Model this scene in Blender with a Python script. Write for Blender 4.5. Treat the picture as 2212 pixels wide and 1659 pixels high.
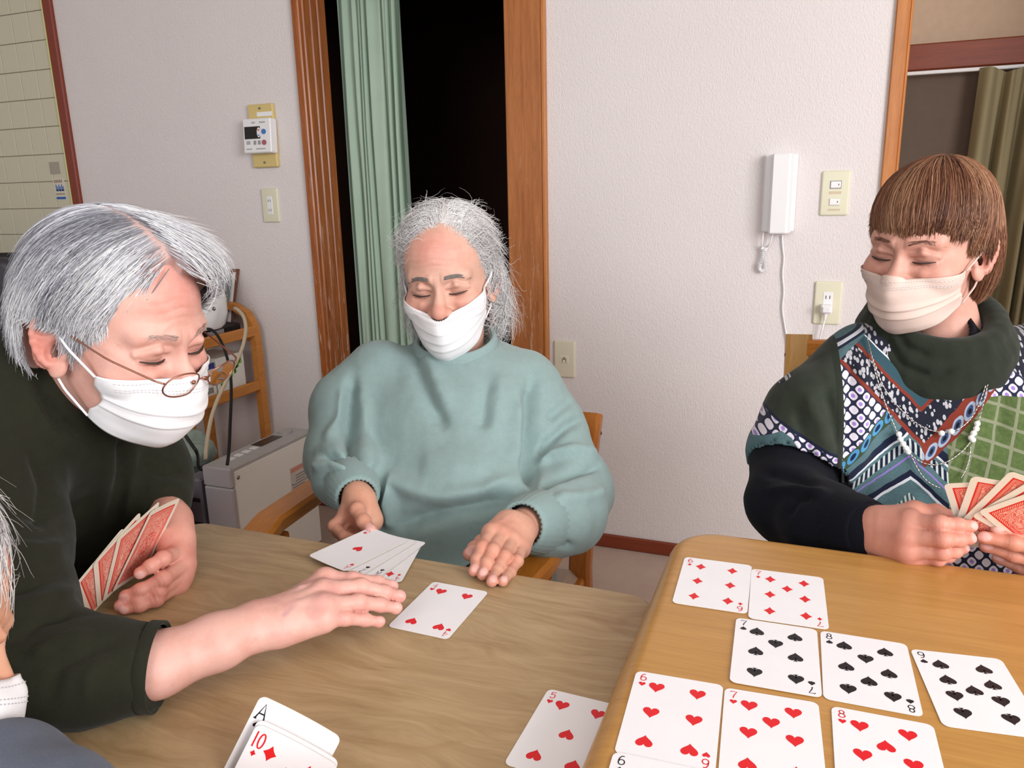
import bpy, math, random
import numpy as np
from mathutils import Vector, Matrix, noise as mnoise
random.seed(7)
RNG = np.random.default_rng(11)
for _o in list(bpy.data.objects):
    bpy.data.objects.remove(_o)
SC = bpy.context.scene
COL = SC.collection

# ------------------------------------------------------------------ camera
FPX = 1663.6843
PITCH, ROLL, YAW = 0.2428, -0.0226, 0.3766
CAM = np.array([0.0, 0.0, 1.131])
_fw = np.array([-math.sin(YAW) * math.cos(PITCH), math.cos(YAW) * math.cos(PITCH), -math.sin(PITCH)])
_r0 = np.array([math.cos(YAW), math.sin(YAW), 0.0])
_u0 = np.cross(_r0, _fw)
_r = math.cos(ROLL) * _r0 + math.sin(ROLL) * _u0
_u = -math.sin(ROLL) * _r0 + math.cos(ROLL) * _u0
cd = bpy.data.cameras.new('camera')
co = bpy.data.objects.new('camera', cd)
COL.objects.link(co)
cd.sensor_fit = 'HORIZONTAL'
cd.sensor_width = 36.0
cd.lens = 36.0 * FPX / 2212.0
cd.clip_start = 0.02
M = Matrix.Identity(4)
for i in range(3):
    M[i][0], M[i][1], M[i][2], M[i][3] = _r[i], _u[i], -_fw[i], CAM[i]
co.matrix_world = M
SC.camera = co

# ------------------------------------------------------------------ world, lamps, exposure
SC.view_settings.view_transform = 'Standard'
SC.view_settings.look = 'None'
SC.view_settings.gamma = 1.0
SC.view_settings.use_curve_mapping = False
SC.view_settings.exposure = 0.0
wd = bpy.data.worlds.new('world')
SC.world = wd
wd.use_nodes = True
bg = wd.node_tree.nodes['Background']
bg.inputs[0].default_value = (0.98, 0.99, 1.0, 1)
bg.inputs[1].default_value = 0.42


def area_lamp(name, loc, target, sx, sy, power, color):
    ld = bpy.data.lights.new(name, 'AREA')
    ld.shape = 'RECTANGLE'
    ld.size, ld.size_y = sx, sy
    ld.energy = power
    ld.color = color
    lo = bpy.data.objects.new(name, ld)
    COL.objects.link(lo)
    lo.location = loc
    d = Vector(target) - Vector(loc)
    lo.rotation_euler = d.to_track_quat('-Z', 'Y').to_euler()
    return lo


area_lamp('window_daylight', (2.15, -0.35, 1.55), (-0.6, 1.6, 0.95), 1.5, 1.3, 86.0, (0.985, 0.99, 1.0))
area_lamp('front_fill', (-0.5, -2.1, 1.75), (-0.4, 1.5, 0.8), 2.0, 1.2, 36.0, (0.985, 0.99, 1.0))  # added fill from the camera side; no window stands there

# ------------------------------------------------------------------ pixel helpers (metres out)


def ray(x, y):
    return _fw + _r * (x - 1106.0) / FPX + _u * (829.5 - y) / FPX


def P(x, y, d):
    return CAM + d * ray(x, y)


def PZ(x, y, z):
    R = ray(x, y)
    return CAM + R * (z - CAM[2]) / R[2]


def PY(x, y, Y):
    R = ray(x, y)
    return CAM + R * (Y / R[1])


def project(V):
    d = V - CAM
    z = d @ _fw
    return 1106.0 + FPX * (d @ _r) / z, 829.5 - FPX * (d @ _u) / z, z


def camdir(a, b, c):
    """world direction from (right, up, towards camera)"""
    v = a * _r + b * _u - c * _fw
    return v / np.linalg.norm(v)


def unit(v):
    v = np.asarray(v, float)
    return v / np.linalg.norm(v)


WY = 2.272      # wall plane
TL = 0.6883     # lower table top
TU = 0.7336     # upper table top

# ------------------------------------------------------------------ node kit


class NT:
    def __init__(s, name):
        s.m = bpy.data.materials.new(name)
        s.m.use_nodes = True
        s.t = s.m.node_tree
        s.b = s.t.nodes['Principled BSDF']

    def n(s, typ, **kw):
        nd = s.t.nodes.new(typ)
        for k, v in kw.items():
            if k.startswith('i_'):
                key = k[2:]
                key = int(key) if key.isdigit() else key.replace('_', ' ')
                s.put(nd.inputs[key], v)
            else:
                setattr(nd, k, v)
        return nd

    def put(s, sock, v):
        if isinstance(v, bpy.types.NodeSocket):
            s.t.links.new(v, sock)
        elif isinstance(v, (tuple, list)) and len(v) == 3 and sock.type == 'RGBA':
            sock.default_value = (*v, 1)
        else:
            sock.default_value = v

    def math(s, op, a, b=None, c=None, clamp=False):
        nd = s.n('ShaderNodeMath', operation=op, use_clamp=clamp)
        s.put(nd.inputs[0], a)
        if b is not None:
            s.put(nd.inputs[1], b)
        if c is not None:
            s.put(nd.inputs[2], c)
        return nd.outputs[0]

    def add(s, a, b): return s.math('ADD', a, b)
    def sub(s, a, b): return s.math('SUBTRACT', a, b)
    def mul(s, a, b): return s.math('MULTIPLY', a, b)
    def lt(s, a, b): return s.math('LESS_THAN', a, b)
    def gt(s, a, b): return s.math('GREATER_THAN', a, b)
    def absv(s, a): return s.math('ABSOLUTE', a)
    def sin(s, a): return s.math('SINE', a)

    def band(s, x, lo, hi):
        return s.mul(s.gt(x, lo), s.lt(x, hi))

    def mix(s, f, a, b, blend='MIX'):
        nd = s.n('ShaderNodeMix', data_type='RGBA', blend_type=blend)
        s.put(nd.inputs[0], f)
        s.put(nd.inputs[6], a)
        s.put(nd.inputs[7], b)
        return nd.outputs[2]

    def noise(s, vec, scale, detail=3.0, rough=0.55, dist=0.0):
        nd = s.n('ShaderNodeTexNoise', i_Scale=scale, i_Detail=detail, i_Roughness=rough, i_Distortion=dist)
        if vec is not None:
            s.put(nd.inputs['Vector'], vec)
        return nd.outputs[0]

    def ramp(s, fac, stops, interp='LINEAR'):
        nd = s.n('ShaderNodeValToRGB')
        cr = nd.color_ramp
        cr.interpolation = interp
        while len(cr.elements) < len(stops):
            cr.elements.new(0.5)
        for e, (p, c) in zip(cr.elements, stops):
            e.position = p
            e.color = (*c, 1) if len(c) == 3 else c
        s.put(nd.inputs[0], fac)
        return nd.outputs[0]

    def coord(s, out='Object'):
        return s.n('ShaderNodeTexCoord').outputs[out]

    def mapping(s, vec, scale=(1, 1, 1), rot=(0, 0, 0), loc=(0, 0, 0)):
        nd = s.n('ShaderNodeMapping')
        s.put(nd.inputs[0], vec)
        nd.inputs['Scale'].default_value = scale
        nd.inputs['Rotation'].default_value = rot
        nd.inputs['Location'].default_value = loc
        return nd.outputs[0]

    def xyz(s, vec):
        nd = s.n('ShaderNodeSeparateXYZ')
        s.put(nd.inputs[0], vec)
        return nd.outputs

    def comb(s, x, y, z):
        nd = s.n('ShaderNodeCombineXYZ')
        for i, v in enumerate((x, y, z)):
            s.put(nd.inputs[i], v)
        return nd.outputs[0]

    def attr(s, name, out=0):
        return s.n('ShaderNodeAttribute', attribute_name=name).outputs[out]

    def bump(s, h, strength=0.3, dist=0.001, normal=None):
        nd = s.n('ShaderNodeBump', i_Strength=strength, i_Distance=dist)
        s.put(nd.inputs['Height'], h)
        if normal is not None:
            s.put(nd.inputs['Normal'], normal)
        s.put(s.b.inputs['Normal'], nd.outputs[0])
        return nd.outputs[0]

    def out(s, color=None, rough=None, metal=None, spec=None, sheen=None):
        if color is not None:
            s.put(s.b.inputs['Base Color'], color)
        if rough is not None:
            s.put(s.b.inputs['Roughness'], rough)
        if metal is not None:
            s.put(s.b.inputs['Metallic'], metal)
        if spec is not None:
            s.put(s.b.inputs['Specular IOR Level'], spec)
        if sheen is not None:
            s.put(s.b.inputs['Sheen Weight'], sheen)
        return s.m


def lin(r, g, b):
    f = lambda c: ((c / 255.0 + 0.055) / 1.055) ** 2.4 if c > 10 else c / 255.0 / 12.92
    return (f(r), f(g), f(b))


def plain(name, rgb, rough=0.5, metal=0.0, spec=0.5, nscale=40.0, namt=0.12, bump=0.0, bscale=300.0):
    k = NT(name)
    v = k.coord()
    c = lin(*rgb)
    f = k.noise(v, nscale)
    lo = tuple(x * (1 - namt) for x in c)
    hi = tuple(min(1, x * (1 + namt)) for x in c)
    col = k.mix(f, lo, hi)
    if bump:
        k.bump(k.noise(v, bscale), bump, 0.001)
    return k.out(col, rough, metal, spec)


def wood(name, a, b, axis='Z', scale=1.0, rough=0.4, wear=None, spec=0.5):
    k = NT(name)
    v = k.coord()
    sc = {'X': (2, 26, 26), 'Y': (26, 2, 26), 'Z': (26, 26, 2)}[axis]
    m = k.mapping(v, tuple(q * scale for q in sc))
    f = k.noise(m, 3.0, 5.0, 0.65, 0.6)
    g = k.noise(m, 14.0, 3.0, 0.6, 0.2)
    f2 = k.mix(0.3, f, g)
    col = k.ramp(f2, [(0.3, lin(*a)), (0.7, lin(*b))])
    if wear:
        w = k.noise(k.mapping(v, (60, 60, 7)), 1.2, 6.0, 0.75, 0.3)
        z = k.xyz(v)[2]
        lowz = k.math('MULTIPLY_ADD', z, -1.1, wear[1], clamp=True)
        wf = k.mul(k.math('MULTIPLY_ADD', w, 14.0, -7.9, clamp=True), lowz)
        col = k.mix(wf, col, lin(*wear[0]))
    k.bump(f2, 0.12, 0.001)
    return k.out(col, rough, 0, spec)


# ------------------------------------------------------------------ mesh kit
class MB:
    def __init__(s):
        s.v, s.f, s.mi = [], [], []

    def put(s, vs, fs, mi=0, M=None):
        b = len(s.v)
        for p in vs:
            if M is not None:
                p = M @ Vector(p)
            s.v.append((float(p[0]), float(p[1]), float(p[2])))
        for f in fs:
            s.f.append([b + i for i in f])
            s.mi.append(mi)
        return s

    def box(s, lo, hi, b=0.0, mi=0, M=None):
        lo, hi = np.minimum(lo, hi), np.maximum(lo, hi)
        if b <= 0:
            x0, y0, z0 = lo
            x1, y1, z1 = hi
            vs = [(x0, y0, z0), (x1, y0, z0), (x1, y1, z0), (x0, y1, z0), (x0, y0, z1), (x1, y0, z1), (x1, y1, z1), (x0, y1, z1)]
            fs = [(0, 3, 2, 1), (4, 5, 6, 7), (0, 1, 5, 4), (1, 2, 6, 5), (2, 3, 7, 6), (3, 0, 4, 7)]
            return s.put(vs, fs, mi, M)
        bm_pts = []
        idx = {}
        b = min(b, float(min(hi - lo)) * 0.49)
        for sx in (0, 1):
            for sy in (0, 1):
                for sz in (0, 1):
                    c = np.array([hi[0] if sx else lo[0], hi[1] if sy else lo[1], hi[2] if sz else lo[2]])
                    sg = np.array([-1 if sx else 1, -1 if sy else 1, -1 if sz else 1])
                    for ax in range(3):
                        q = c + sg * b
                        q[ax] = c[ax]
                        idx[(sx, sy, sz, ax)] = len(bm_pts)
                        bm_pts.append(q)
        fs = []

        def quad(keys):
            fs.append([idx[k] for k in keys])
        for ax in range(3):
            o1, o2 = [a for a in range(3) if a != ax]
            for sd in (0, 1):
                ring = []
                for (a, c) in ((0, 0), (1, 0), (1, 1), (0, 1)):
                    t = [0, 0, 0]
                    t[ax], t[o1], t[o2] = sd, a, c
                    ring.append((*t, ax))
                quad(ring)
        for ax in range(3):           # edges along ax
            o1, o2 = [a for a in range(3) if a != ax]
            for a in (0, 1):
                for c in (0, 1):
                    t0 = [0, 0, 0]
                    t0[o1], t0[o2] = a, c
                    t1 = list(t0)
                    t1[ax] = 1
                    quad([(*t0, o1), (*t1, o1), (*t1, o2), (*t0, o2)])
        for sx in (0, 1):
            for sy in (0, 1):
                for sz in (0, 1):
                    quad([(sx, sy, sz, 0), (sx, sy, sz, 1), (sx, sy, sz, 2)])
        return s.put(bm_pts, fs, mi, M)

    def tube(s, pts, r, n=8, mi=0, cap=True):
        pts = np.asarray(pts, float)
        k = len(pts)
        rr = np.full(k, r) if np.isscalar(r) else np.asarray(r, float)
        T = np.gradient(pts, axis=0)
        T /= np.linalg.norm(T, axis=1)[:, None] + 1e-12
        up = np.array([0, 0, 1.0]) if abs(T[0][2]) < 0.9 else np.array([1.0, 0, 0])
        a = unit(np.cross(T[0], up))
        vs, fs = [], []
        for i in range(k):
            a = a - T[i] * (a @ T[i])
            a = unit(a)
            b = np.cross(T[i], a)
            for j in range(n):
                t = 2 * math.pi * j / n
                vs.append(pts[i] + rr[i] * (math.cos(t) * a + math.sin(t) * b))
        for i in range(k - 1):
            for j in range(n):
                fs.append((i * n + j, i * n + (j + 1) % n, (i + 1) * n + (j + 1) % n, (i + 1) * n + j))
        if cap:
            fs.append(tuple(range(n))[::-1])
            fs.append(tuple((k - 1) * n + j for j in range(n)))
        return s.put(vs, fs, mi)

    def prism(s, poly, z0, z1, mi=0, M=None, bev=0.0):
        """poly in xy, extruded along z; bev rounds the top rim"""
        n = len(poly)
        P_ = np.asarray(poly, float)
        levels = [(z0, 0.0)]
        if bev > 0:
            for t in np.linspace(0, 1, 6):
                levels.append((z1 - bev + bev * math.sin(t * math.pi / 2), bev * (1 - math.cos(t * math.pi / 2))))
        else:
            levels.append((z1, 0.0))
        nxt, prv = np.roll(P_, -1, 0), np.roll(P_, 1, 0)
        tn = nxt - prv
        nr = np.stack([-tn[:, 1], tn[:, 0]], 1)
        nr /= np.linalg.norm(nr, axis=1)[:, None] + 1e-12
        vs, fs = [], []
        for z, ins in levels:
            q = P_ + nr * ins
            vs += [(a, b, z) for a, b in q]
        for l in range(len(levels) - 1):
            for j in range(n):
                fs.append((l * n + j, l * n + (j + 1) % n, (l + 1) * n + (j + 1) % n, (l + 1) * n + j))
        fs.append(tuple(range(n))[::-1])
        fs.append(tuple((len(levels) - 1) * n + j for j in range(n)))
        return s.put(vs, fs, mi, M)

    def grid(s, G, mi=0, closed_u=False):
        """G: (nu, nv, 3) array of points"""
        nu, nv = G.shape[:2]
        fs = []
        for i in range(nu - 1 + (1 if closed_u else 0)):
            for j in range(nv - 1):
                i2 = (i + 1) % nu
                fs.append((i * nv + j, i2 * nv + j, i2 * nv + j + 1, i * nv + j + 1))
        return s.put(G.reshape(-1, 3), fs, mi)

    def sphere(s, c, r, nu=12, nv=8, mi=0):
        r = np.ones(3) * np.asarray(r, float)
        vs = [np.asarray(c) + r * (0, 0, -1)]
        for i in range(1, nv):
            t = math.pi * i / nv
            for j in range(nu):
                a = 2 * math.pi * j / nu
                vs.append(np.asarray(c) + r * (math.sin(t) * math.cos(a), math.sin(t) * math.sin(a), -math.cos(t)))
        vs.append(np.asarray(c) + r * (0, 0, 1))
        fs = []
        for j in range(nu):
            fs.append((0, 1 + (j + 1) % nu, 1 + j))
            fs.append((len(vs) - 1, len(vs) - 1 - nu + j, len(vs) - 1 - nu + (j + 1) % nu))
        for i in range(nv - 2):
            for j in range(nu):
                a, b = 1 + i * nu + j, 1 + i * nu + (j + 1) % nu
                fs.append((a, b, b + nu, a + nu))
        return s.put(vs, fs, mi)


def round_rect(x0, y0, x1, y1, r, n=5):
    out = []
    for cx, cy, a0 in ((x1 - r, y0 + r, -90), (x1 - r, y1 - r, 0), (x0 + r, y1 - r, 90), (x0 + r, y0 + r, 180)):
        for i in range(n + 1):
            a = math.radians(a0 + 90 * i / n)
            out.append((cx + r * math.cos(a), cy + r * math.sin(a)))
    return out


def tag(o, label=None, cat=None, group=None, kind=None):
    for k, v in (('label', label), ('category', cat), ('group', group), ('kind', kind)):
        if v:
            o[k] = v
    return o


BASES = {}


def empty(name, loc, label=None, cat=None, group=None, kind=None):
    o = bpy.data.objects.new(name, None)
    o.empty_display_size = 0.05
    COL.objects.link(o)
    o.location = loc
    BASES[o.name] = np.asarray(loc, float)
    return tag(o, label, cat, group, kind)


def link_mesh(name, me, mats, parent, org):
    o = bpy.data.objects.new(name, me)
    for m in (mats if isinstance(mats, (list, tuple)) else [mats]):
        me.materials.append(m)
    COL.objects.link(o)
    if parent is not None:
        o.parent = parent
        o.location = org - BASES[parent.name]
    else:
        o.location = org
    BASES[o.name] = np.asarray(org, float)
    return o


def obj(name, mb, mats, parent=None, org=None, smooth=None, label=None, cat=None, group=None, kind=None):
    """mb in world metres -> one object; origin at org, else the parent's origin, else its own base"""
    V = np.array(mb.v)
    if org is None:
        if parent is not None:
            org = BASES[parent.name]
        else:
            org = np.array([(V[:, 0].min() + V[:, 0].max()) / 2, (V[:, 1].min() + V[:, 1].max()) / 2, V[:, 2].min()])
    me = bpy.data.meshes.new(name)
    me.from_pydata((V - org).tolist(), [], mb.f)
    for p, i in zip(me.polygons, mb.mi):
        p.material_index = i
    bm_fix(me)
    if smooth is not None:
        for p in me.polygons:
            p.use_smooth = True
        if smooth < 180:
            me.set_sharp_from_angle(angle=math.radians(smooth))
    me.update()
    o = link_mesh(name, me, mats, parent, np.asarray(org, float))
    return tag(o, label, cat, group, kind)


import bmesh


def bm_fix(me):
    bm = bmesh.new()
    bm.from_mesh(me)
    bmesh.ops.recalc_face_normals(bm, faces=bm.faces)
    bm.to_mesh(me)
    bm.free()


def mesh_quads(name, V, Q, mats, parent=None, org=None, smooth=True, attrs=None, fmat=None):
    """fast path: V (n,3), Q (m,4) or (m,3)"""
    if org is None:
        org = BASES[parent.name] if parent is not None else np.array([V[:, 0].mean(), V[:, 1].mean(), V[:, 2].min()])
    me = bpy.data.meshes.new(name)
    k = Q.shape[1]
    me.vertices.add(len(V))
    me.vertices.foreach_set('co', (V - org).astype(np.float32).ravel())
    me.loops.add(Q.size)
    me.loops.foreach_set('vertex_index', Q.astype(np.int32).ravel())
    me.polygons.add(len(Q))
    me.polygons.foreach_set('loop_start', np.arange(0, Q.size, k, dtype=np.int32))
    me.polygons.foreach_set('use_smooth', np.full(len(Q), smooth))
    if fmat is not None:
        me.polygons.foreach_set('material_index', fmat.astype(np.int32))
    me.update(calc_edges=True)
    me.validate()
    for an, av in (attrs or {}).items():
        av = np.asarray(av, np.float32)
        if av.ndim == 2 and av.shape[1] == 3:
            a = me.attributes.new(an, 'FLOAT_COLOR', 'POINT')
            a.data.foreach_set('color', np.concatenate([av, np.ones((len(av), 1), np.float32)], 1).ravel())
        elif av.ndim == 2:
            a = me.attributes.new(an, 'FLOAT2', 'POINT')
            a.data.foreach_set('vector', av.ravel())
        else:
            a = me.attributes.new(an, 'FLOAT', 'POINT')
            a.data.foreach_set('value', av.ravel())
    return link_mesh(name, me, mats, parent, np.asarray(org, float))


# ------------------------------------------------------------------ implicit-surface kit
def smin(a, b, k):
    h = np.maximum(k - np.abs(a - b), 0.0)
    return np.minimum(a, b) - h * h / (4.0 * k)


def smax(a, b, k):
    return -smin(-a, -b, k)


def d_cap(X, Y, Z, a, b, ra, rb, flat=None):
    a = np.asarray(a, float)
    b = np.asarray(b, float)
    ba = b - a
    L2 = float(ba @ ba) + 1e-12
    px, py, pz = X - a[0], Y - a[1], Z - a[2]
    t = np.clip((px * ba[0] + py * ba[1] + pz * ba[2]) / L2, 0, 1)
    qx, qy, qz = px - t * ba[0], py - t * ba[1], pz - t * ba[2]
    d2 = qx * qx + qy * qy + qz * qz
    if flat is not None:
        nv, ratio = flat
        c = qx * nv[0] + qy * nv[1] + qz * nv[2]
        d2 = d2 + c * c * (ratio * ratio - 1)
    return np.sqrt(d2) - (ra + t * (rb - ra))


def d_ell(X, Y, Z, c, r, R=None):
    x, y, z = X - c[0], Y - c[1], Z - c[2]
    if R is not None:
        x, y, z = (x * R[0][0] + y * R[0][1] + z * R[0][2], x * R[1][0] + y * R[1][1] + z * R[1][2],
                   x * R[2][0] + y * R[2][1] + z * R[2][2])
    k0 = np.sqrt((x / r[0]) ** 2 + (y / r[1]) ** 2 + (z / r[2]) ** 2)
    k1 = np.sqrt((x / r[0] ** 2) ** 2 + (y / r[1] ** 2) ** 2 + (z / r[2] ** 2) ** 2) + 1e-9
    return k0 * (k0 - 1) / k1


class Field:
    def __init__(s, lo, hi, h):
        s.lo = np.asarray(lo, float)
        s.h = h
        n = np.ceil((np.asarray(hi) - s.lo) / h).astype(int) + 1
        s.ax = [s.lo[i] + h * np.arange(n[i]) for i in range(3)]
        s.D = np.full(n, 1.0)

    def sl(s, lo, hi):
        out, cs = [], []
        for i in range(3):
            a = int(np.clip(math.floor((lo[i] - s.lo[i]) / s.h), 0, s.D.shape[i]))
            b = int(np.clip(math.ceil((hi[i] - s.lo[i]) / s.h) + 1, 0, s.D.shape[i]))
            out.append(slice(a, b))
            sh = [1, 1, 1]
            sh[i] = -1
            cs.append(s.ax[i][a:b].reshape(sh))
        return tuple(out), cs

    def op(s, fn, lo, hi, k, sub=False):
        m = k + 3 * s.h
        S, c = s.sl(np.asarray(lo) - m, np.asarray(hi) + m)
        if 0 in s.D[S].shape:
            return
        d = fn(*c)
        if sub:
            s.D[S] = smax(s.D[S], -d, k)
        else:
            s.D[S] = smin(s.D[S], d, k)

    def cap(s, a, b, ra, rb, k=0.01, flat=None, sub=False):
        a, b = np.asarray(a, float), np.asarray(b, float)
        R = max(ra, rb)
        s.op(lambda X, Y, Z: d_cap(X, Y, Z, a, b, ra, rb, flat), np.minimum(a, b) - R, np.maximum(a, b) + R, k, sub)

    def ell(s, c, r, k=0.01, R=None, sub=False):
        m = max(r)
        s.op(lambda X, Y, Z: d_ell(X, Y, Z, c, r, R), np.asarray(c) - m, np.asarray(c) + m, k, sub)

    def rings(s, O, A, B, N, tab, k=0.03, power=2.0):
        """stack of (t, ca, cb, ra, rb) along N from O; A,B the cross axes"""
        tab = np.asarray(tab, float)

        def fn(X, Y, Z):
            px, py, pz = X - O[0], Y - O[1], Z - O[2]
            t = px * N[0] + py * N[1] + pz * N[2]
            a = px * A[0] + py * A[1] + pz * A[2]
            b = px * B[0] + py * B[1] + pz * B[2]
            g = [np.interp(t, tab[:, 0], tab[:, i]) for i in range(1, 5)]
            q = (np.abs((a - g[0]) / g[2]) ** power + np.abs((b - g[1]) / g[3]) ** power) ** (1.0 / power)
            d = (q - 1) * np.minimum(g[2], g[3])
            e = np.maximum(tab[0, 0] - t, t - tab[-1, 0])
            return smax(d, e, 0.02)
        m = np.abs(tab[:, 1:3]).max() + tab[:, 3:5].max()
        ends = [O + N * tab[0, 0], O + N * tab[-1, 0]]
        s.op(fn, np.minimum(*ends) - m, np.maximum(*ends) + m, k)

    def mesh(s):
        D = s.D
        S = D < 0
        cnt = np.zeros(tuple(np.array(D.shape) - 1), np.int8)
        offs = [(i, j, k) for i in (0, 1) for j in (0, 1) for k in (0, 1)]
        nx, ny, nz = D.shape
        for o in offs:
            cnt += S[o[0]:nx - 1 + o[0], o[1]:ny - 1 + o[1], o[2]:nz - 1 + o[2]]
        act = np.argwhere((cnt > 0) & (cnt < 8))
        vals = np.stack([D[act[:, 0] + o[0], act[:, 1] + o[1], act[:, 2] + o[2]] for o in offs], 1)
        acc = np.zeros((len(act), 3))
        num = np.zeros(len(act))
        for a in range(8):
            for b in range(a + 1, 8):
                df = [offs[b][i] - offs[a][i] for i in range(3)]
                if sum(abs(x) for x in df) != 1:
                    continue
                va, vb = vals[:, a], vals[:, b]
                m = (va < 0) != (vb < 0)
                t = np.where(m, va / np.where(m, va - vb, 1), 0)
                p = np.array(offs[a], float)[None] + t[:, None] * np.array(df, float)[None]
                acc += p * m[:, None]
                num += m
        V = s.lo + s.h * (act + acc / num[:, None])
        idx = np.full(cnt.shape, -1, np.int64)
        idx[act[:, 0], act[:, 1], act[:, 2]] = np.arange(len(act))
        quads = []
        for ax in range(3):
            o1, o2 = (ax + 1) % 3, (ax + 2) % 3
            lo_ = [slice(None)] * 3
            hi_ = [slice(None)] * 3
            lo_[ax], hi_[ax] = slice(0, -1), slice(1, None)
            ch = S[tuple(lo_)] != S[tuple(hi_)]
            e = np.argwhere(ch)
            e = e[(e[:, o1] > 0) & (e[:, o2] > 0) & (e[:, o1] < cnt.shape[o1]) & (e[:, o2] < cnt.shape[o2])]
            pos = S[e[:, 0], e[:, 1], e[:, 2]]
            cs = []
            for d1, d2 in ((1, 1), (0, 1), (0, 0), (1, 0)):
                q = e.copy()
                q[:, o1] -= d1
                q[:, o2] -= d2
                cs.append(idx[q[:, 0], q[:, 1], q[:, 2]])
            q = np.stack(cs, 1)
            q[~pos] = q[~pos][:, ::-1]
            quads.append(q)
        Q = np.concatenate(quads)
        Q = Q[(Q >= 0).all(1)]
        return V, Q


def normals(V, Q):
    n = np.cross(V[Q[:, 2]] - V[Q[:, 0]], V[Q[:, 3 if Q.shape[1] == 4 else 1]] - V[Q[:, 1 if Q.shape[1] == 4 else 0]])
    N = np.zeros_like(V)
    for i in range(Q.shape[1]):
        np.add.at(N, Q[:, i], n)
    return N / (np.linalg.norm(N, axis=1)[:, None] + 1e-12)


def relax(V, Q, it=2, lam=0.5):
    E = np.concatenate([Q[:, [0, 1]], Q[:, [1, 2]], Q[:, [2, 3]], Q[:, [3, 0]]])
    deg = np.bincount(E.ravel(), minlength=len(V)).astype(float)
    for _ in range(it):
        acc = np.stack([np.bincount(E[:, 0], V[E[:, 1], i], len(V)) + np.bincount(E[:, 1], V[E[:, 0], i], len(V)) for i in range(3)], 1)
        V = V + lam * (acc / np.maximum(deg, 1)[:, None] - V)
    return V


def seg_dist2d(x, y, path):
    best = np.full(len(x), 1e9)
    tt = np.zeros(len(x))
    path = np.asarray(path, float)
    L = np.linalg.norm(np.diff(path, axis=0), axis=1)
    cum = np.concatenate([[0], np.cumsum(L)]) / max(L.sum(), 1e-9)
    for i in range(len(path) - 1):
        a, b = path[i], path[i + 1]
        ab = b - a
        t = np.clip(((x - a[0]) * ab[0] + (y - a[1]) * ab[1]) / (ab @ ab + 1e-9), 0, 1)
        d = np.hypot(x - a[0] - t * ab[0], y - a[1] - t * ab[1])
        m = d < best
        best = np.where(m, d, best)
        tt = np.where(m, cum[i] + t * (cum[i + 1] - cum[i]), tt)
    return best, tt


def sculpt(V, Q, folds, soft=0.0):
    """real cloth folds: each (path seen from the table side, width px, height m)"""
    N = normals(V, Q)
    px, py, pz = project(V)
    to = CAM - V
    to /= np.linalg.norm(to, axis=1)[:, None]
    face = np.clip((N * to).sum(1) * 2.5, 0, 1)
    disp = np.zeros(len(V))
    for path, w, amp in folds:
        d, t = seg_dist2d(px, py, path)
        fade = np.clip(np.minimum(t, 1 - t) * 6, 0.15, 1)
        disp += amp * np.exp(-(d / w) ** 2) * fade
    return V + N * (disp * face)[:, None]


def wrinkle(V, Q, amp, scale, seed=0.0, stretch=(1, 1, 1)):
    N = normals(V, Q)
    st = Vector(stretch)
    out = np.empty(len(V))
    off = Vector((seed, seed * 1.7, -seed))
    for i, p in enumerate(V):
        q = Vector((p[0] * st[0], p[1] * st[1], p[2] * st[2])) * scale + off
        out[i] = mnoise.noise(q) + 0.5 * mnoise.noise(q * 2.1)
    return V + N * (out * amp)[:, None]


def frame(fwd, up):
    """local head frame: X right, Y forward, Z up -> 3x3 columns"""
    f = unit(fwd)
    x = unit(np.cross(f, up))
    z = np.cross(x, f)
    return np.stack([x, f, z], 1)
# ================================================================== the room
k = NT('wallpaper')
v = k.coord()
n1 = k.noise(k.mapping(v, (300, 300, 150)), 1.0, 3.0, 0.6)
n2 = k.noise(v, 3.0, 2.0)
k.bump(n1, 0.85, 0.0024)
M_WALL = k.out(k.mix(n2, lin(224, 217, 217), lin(231, 224, 223)), 0.85, 0, 0.2)
M_CEIL = plain('ceiling_paper', (225, 222, 216), 0.9)
k = NT('carpet')
v = k.coord()
n1 = k.noise(v, 420.0, 2.0, 0.7)
n2 = k.noise(v, 9.0, 3.0)
k.bump(n1, 0.8, 0.004)
M_CARPET = k.out(k.mix(k.mix(0.5, n1, n2), lin(176, 152, 140), lin(222, 200, 186)), 0.95, 0, 0.1)
M_FRAME = wood('door_frame_wood', (124, 62, 24), (180, 104, 48), 'Z', 1.0, 0.35, wear=((205, 165, 145), 1.62))
M_FRAME2 = wood('jamb_wood', (168, 100, 46), (200, 130, 66), 'Z', 1.0, 0.35)
M_BASE = wood('baseboard_wood', (112, 46, 24), (138, 62, 34), 'X', 1.0, 0.45)
M_LINT = wood('lintel_wood', (110, 44, 22), (140, 62, 32), 'X', 1.0, 0.5)
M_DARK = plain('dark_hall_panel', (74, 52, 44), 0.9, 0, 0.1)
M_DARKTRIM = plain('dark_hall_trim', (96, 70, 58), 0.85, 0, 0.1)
M_BROWNWALL = plain('dim_room_wall', (196, 170, 146), 0.9)
M_DOORPANEL = plain('dim_room_board', (96, 80, 68), 0.8)
M_TILE = plain('kitchen_tile', (206, 201, 178), 0.35, 0, 0.4, 6.0, 0.04)
M_GROUT = plain('tile_grout', (176, 168, 150), 0.9)
M_TRIMRED = plain('red_brown_trim', (128, 54, 36), 0.5)
M_BEAD = plain('pale_edge_bead', (226, 230, 150), 0.4)
M_BLACK = plain('black_plastic', (20, 20, 22), 0.45, 0, 0.4)
M_GREY = plain('grey_plastic', (150, 148, 150), 0.45)
M_WHITE = plain('white_plastic', (236, 236, 238), 0.4, 0, 0.5, 10, 0.02)
M_IVORY = plain('ivory_plate', (222, 219, 194), 0.45, 0, 0.5, 10, 0.02)
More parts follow.
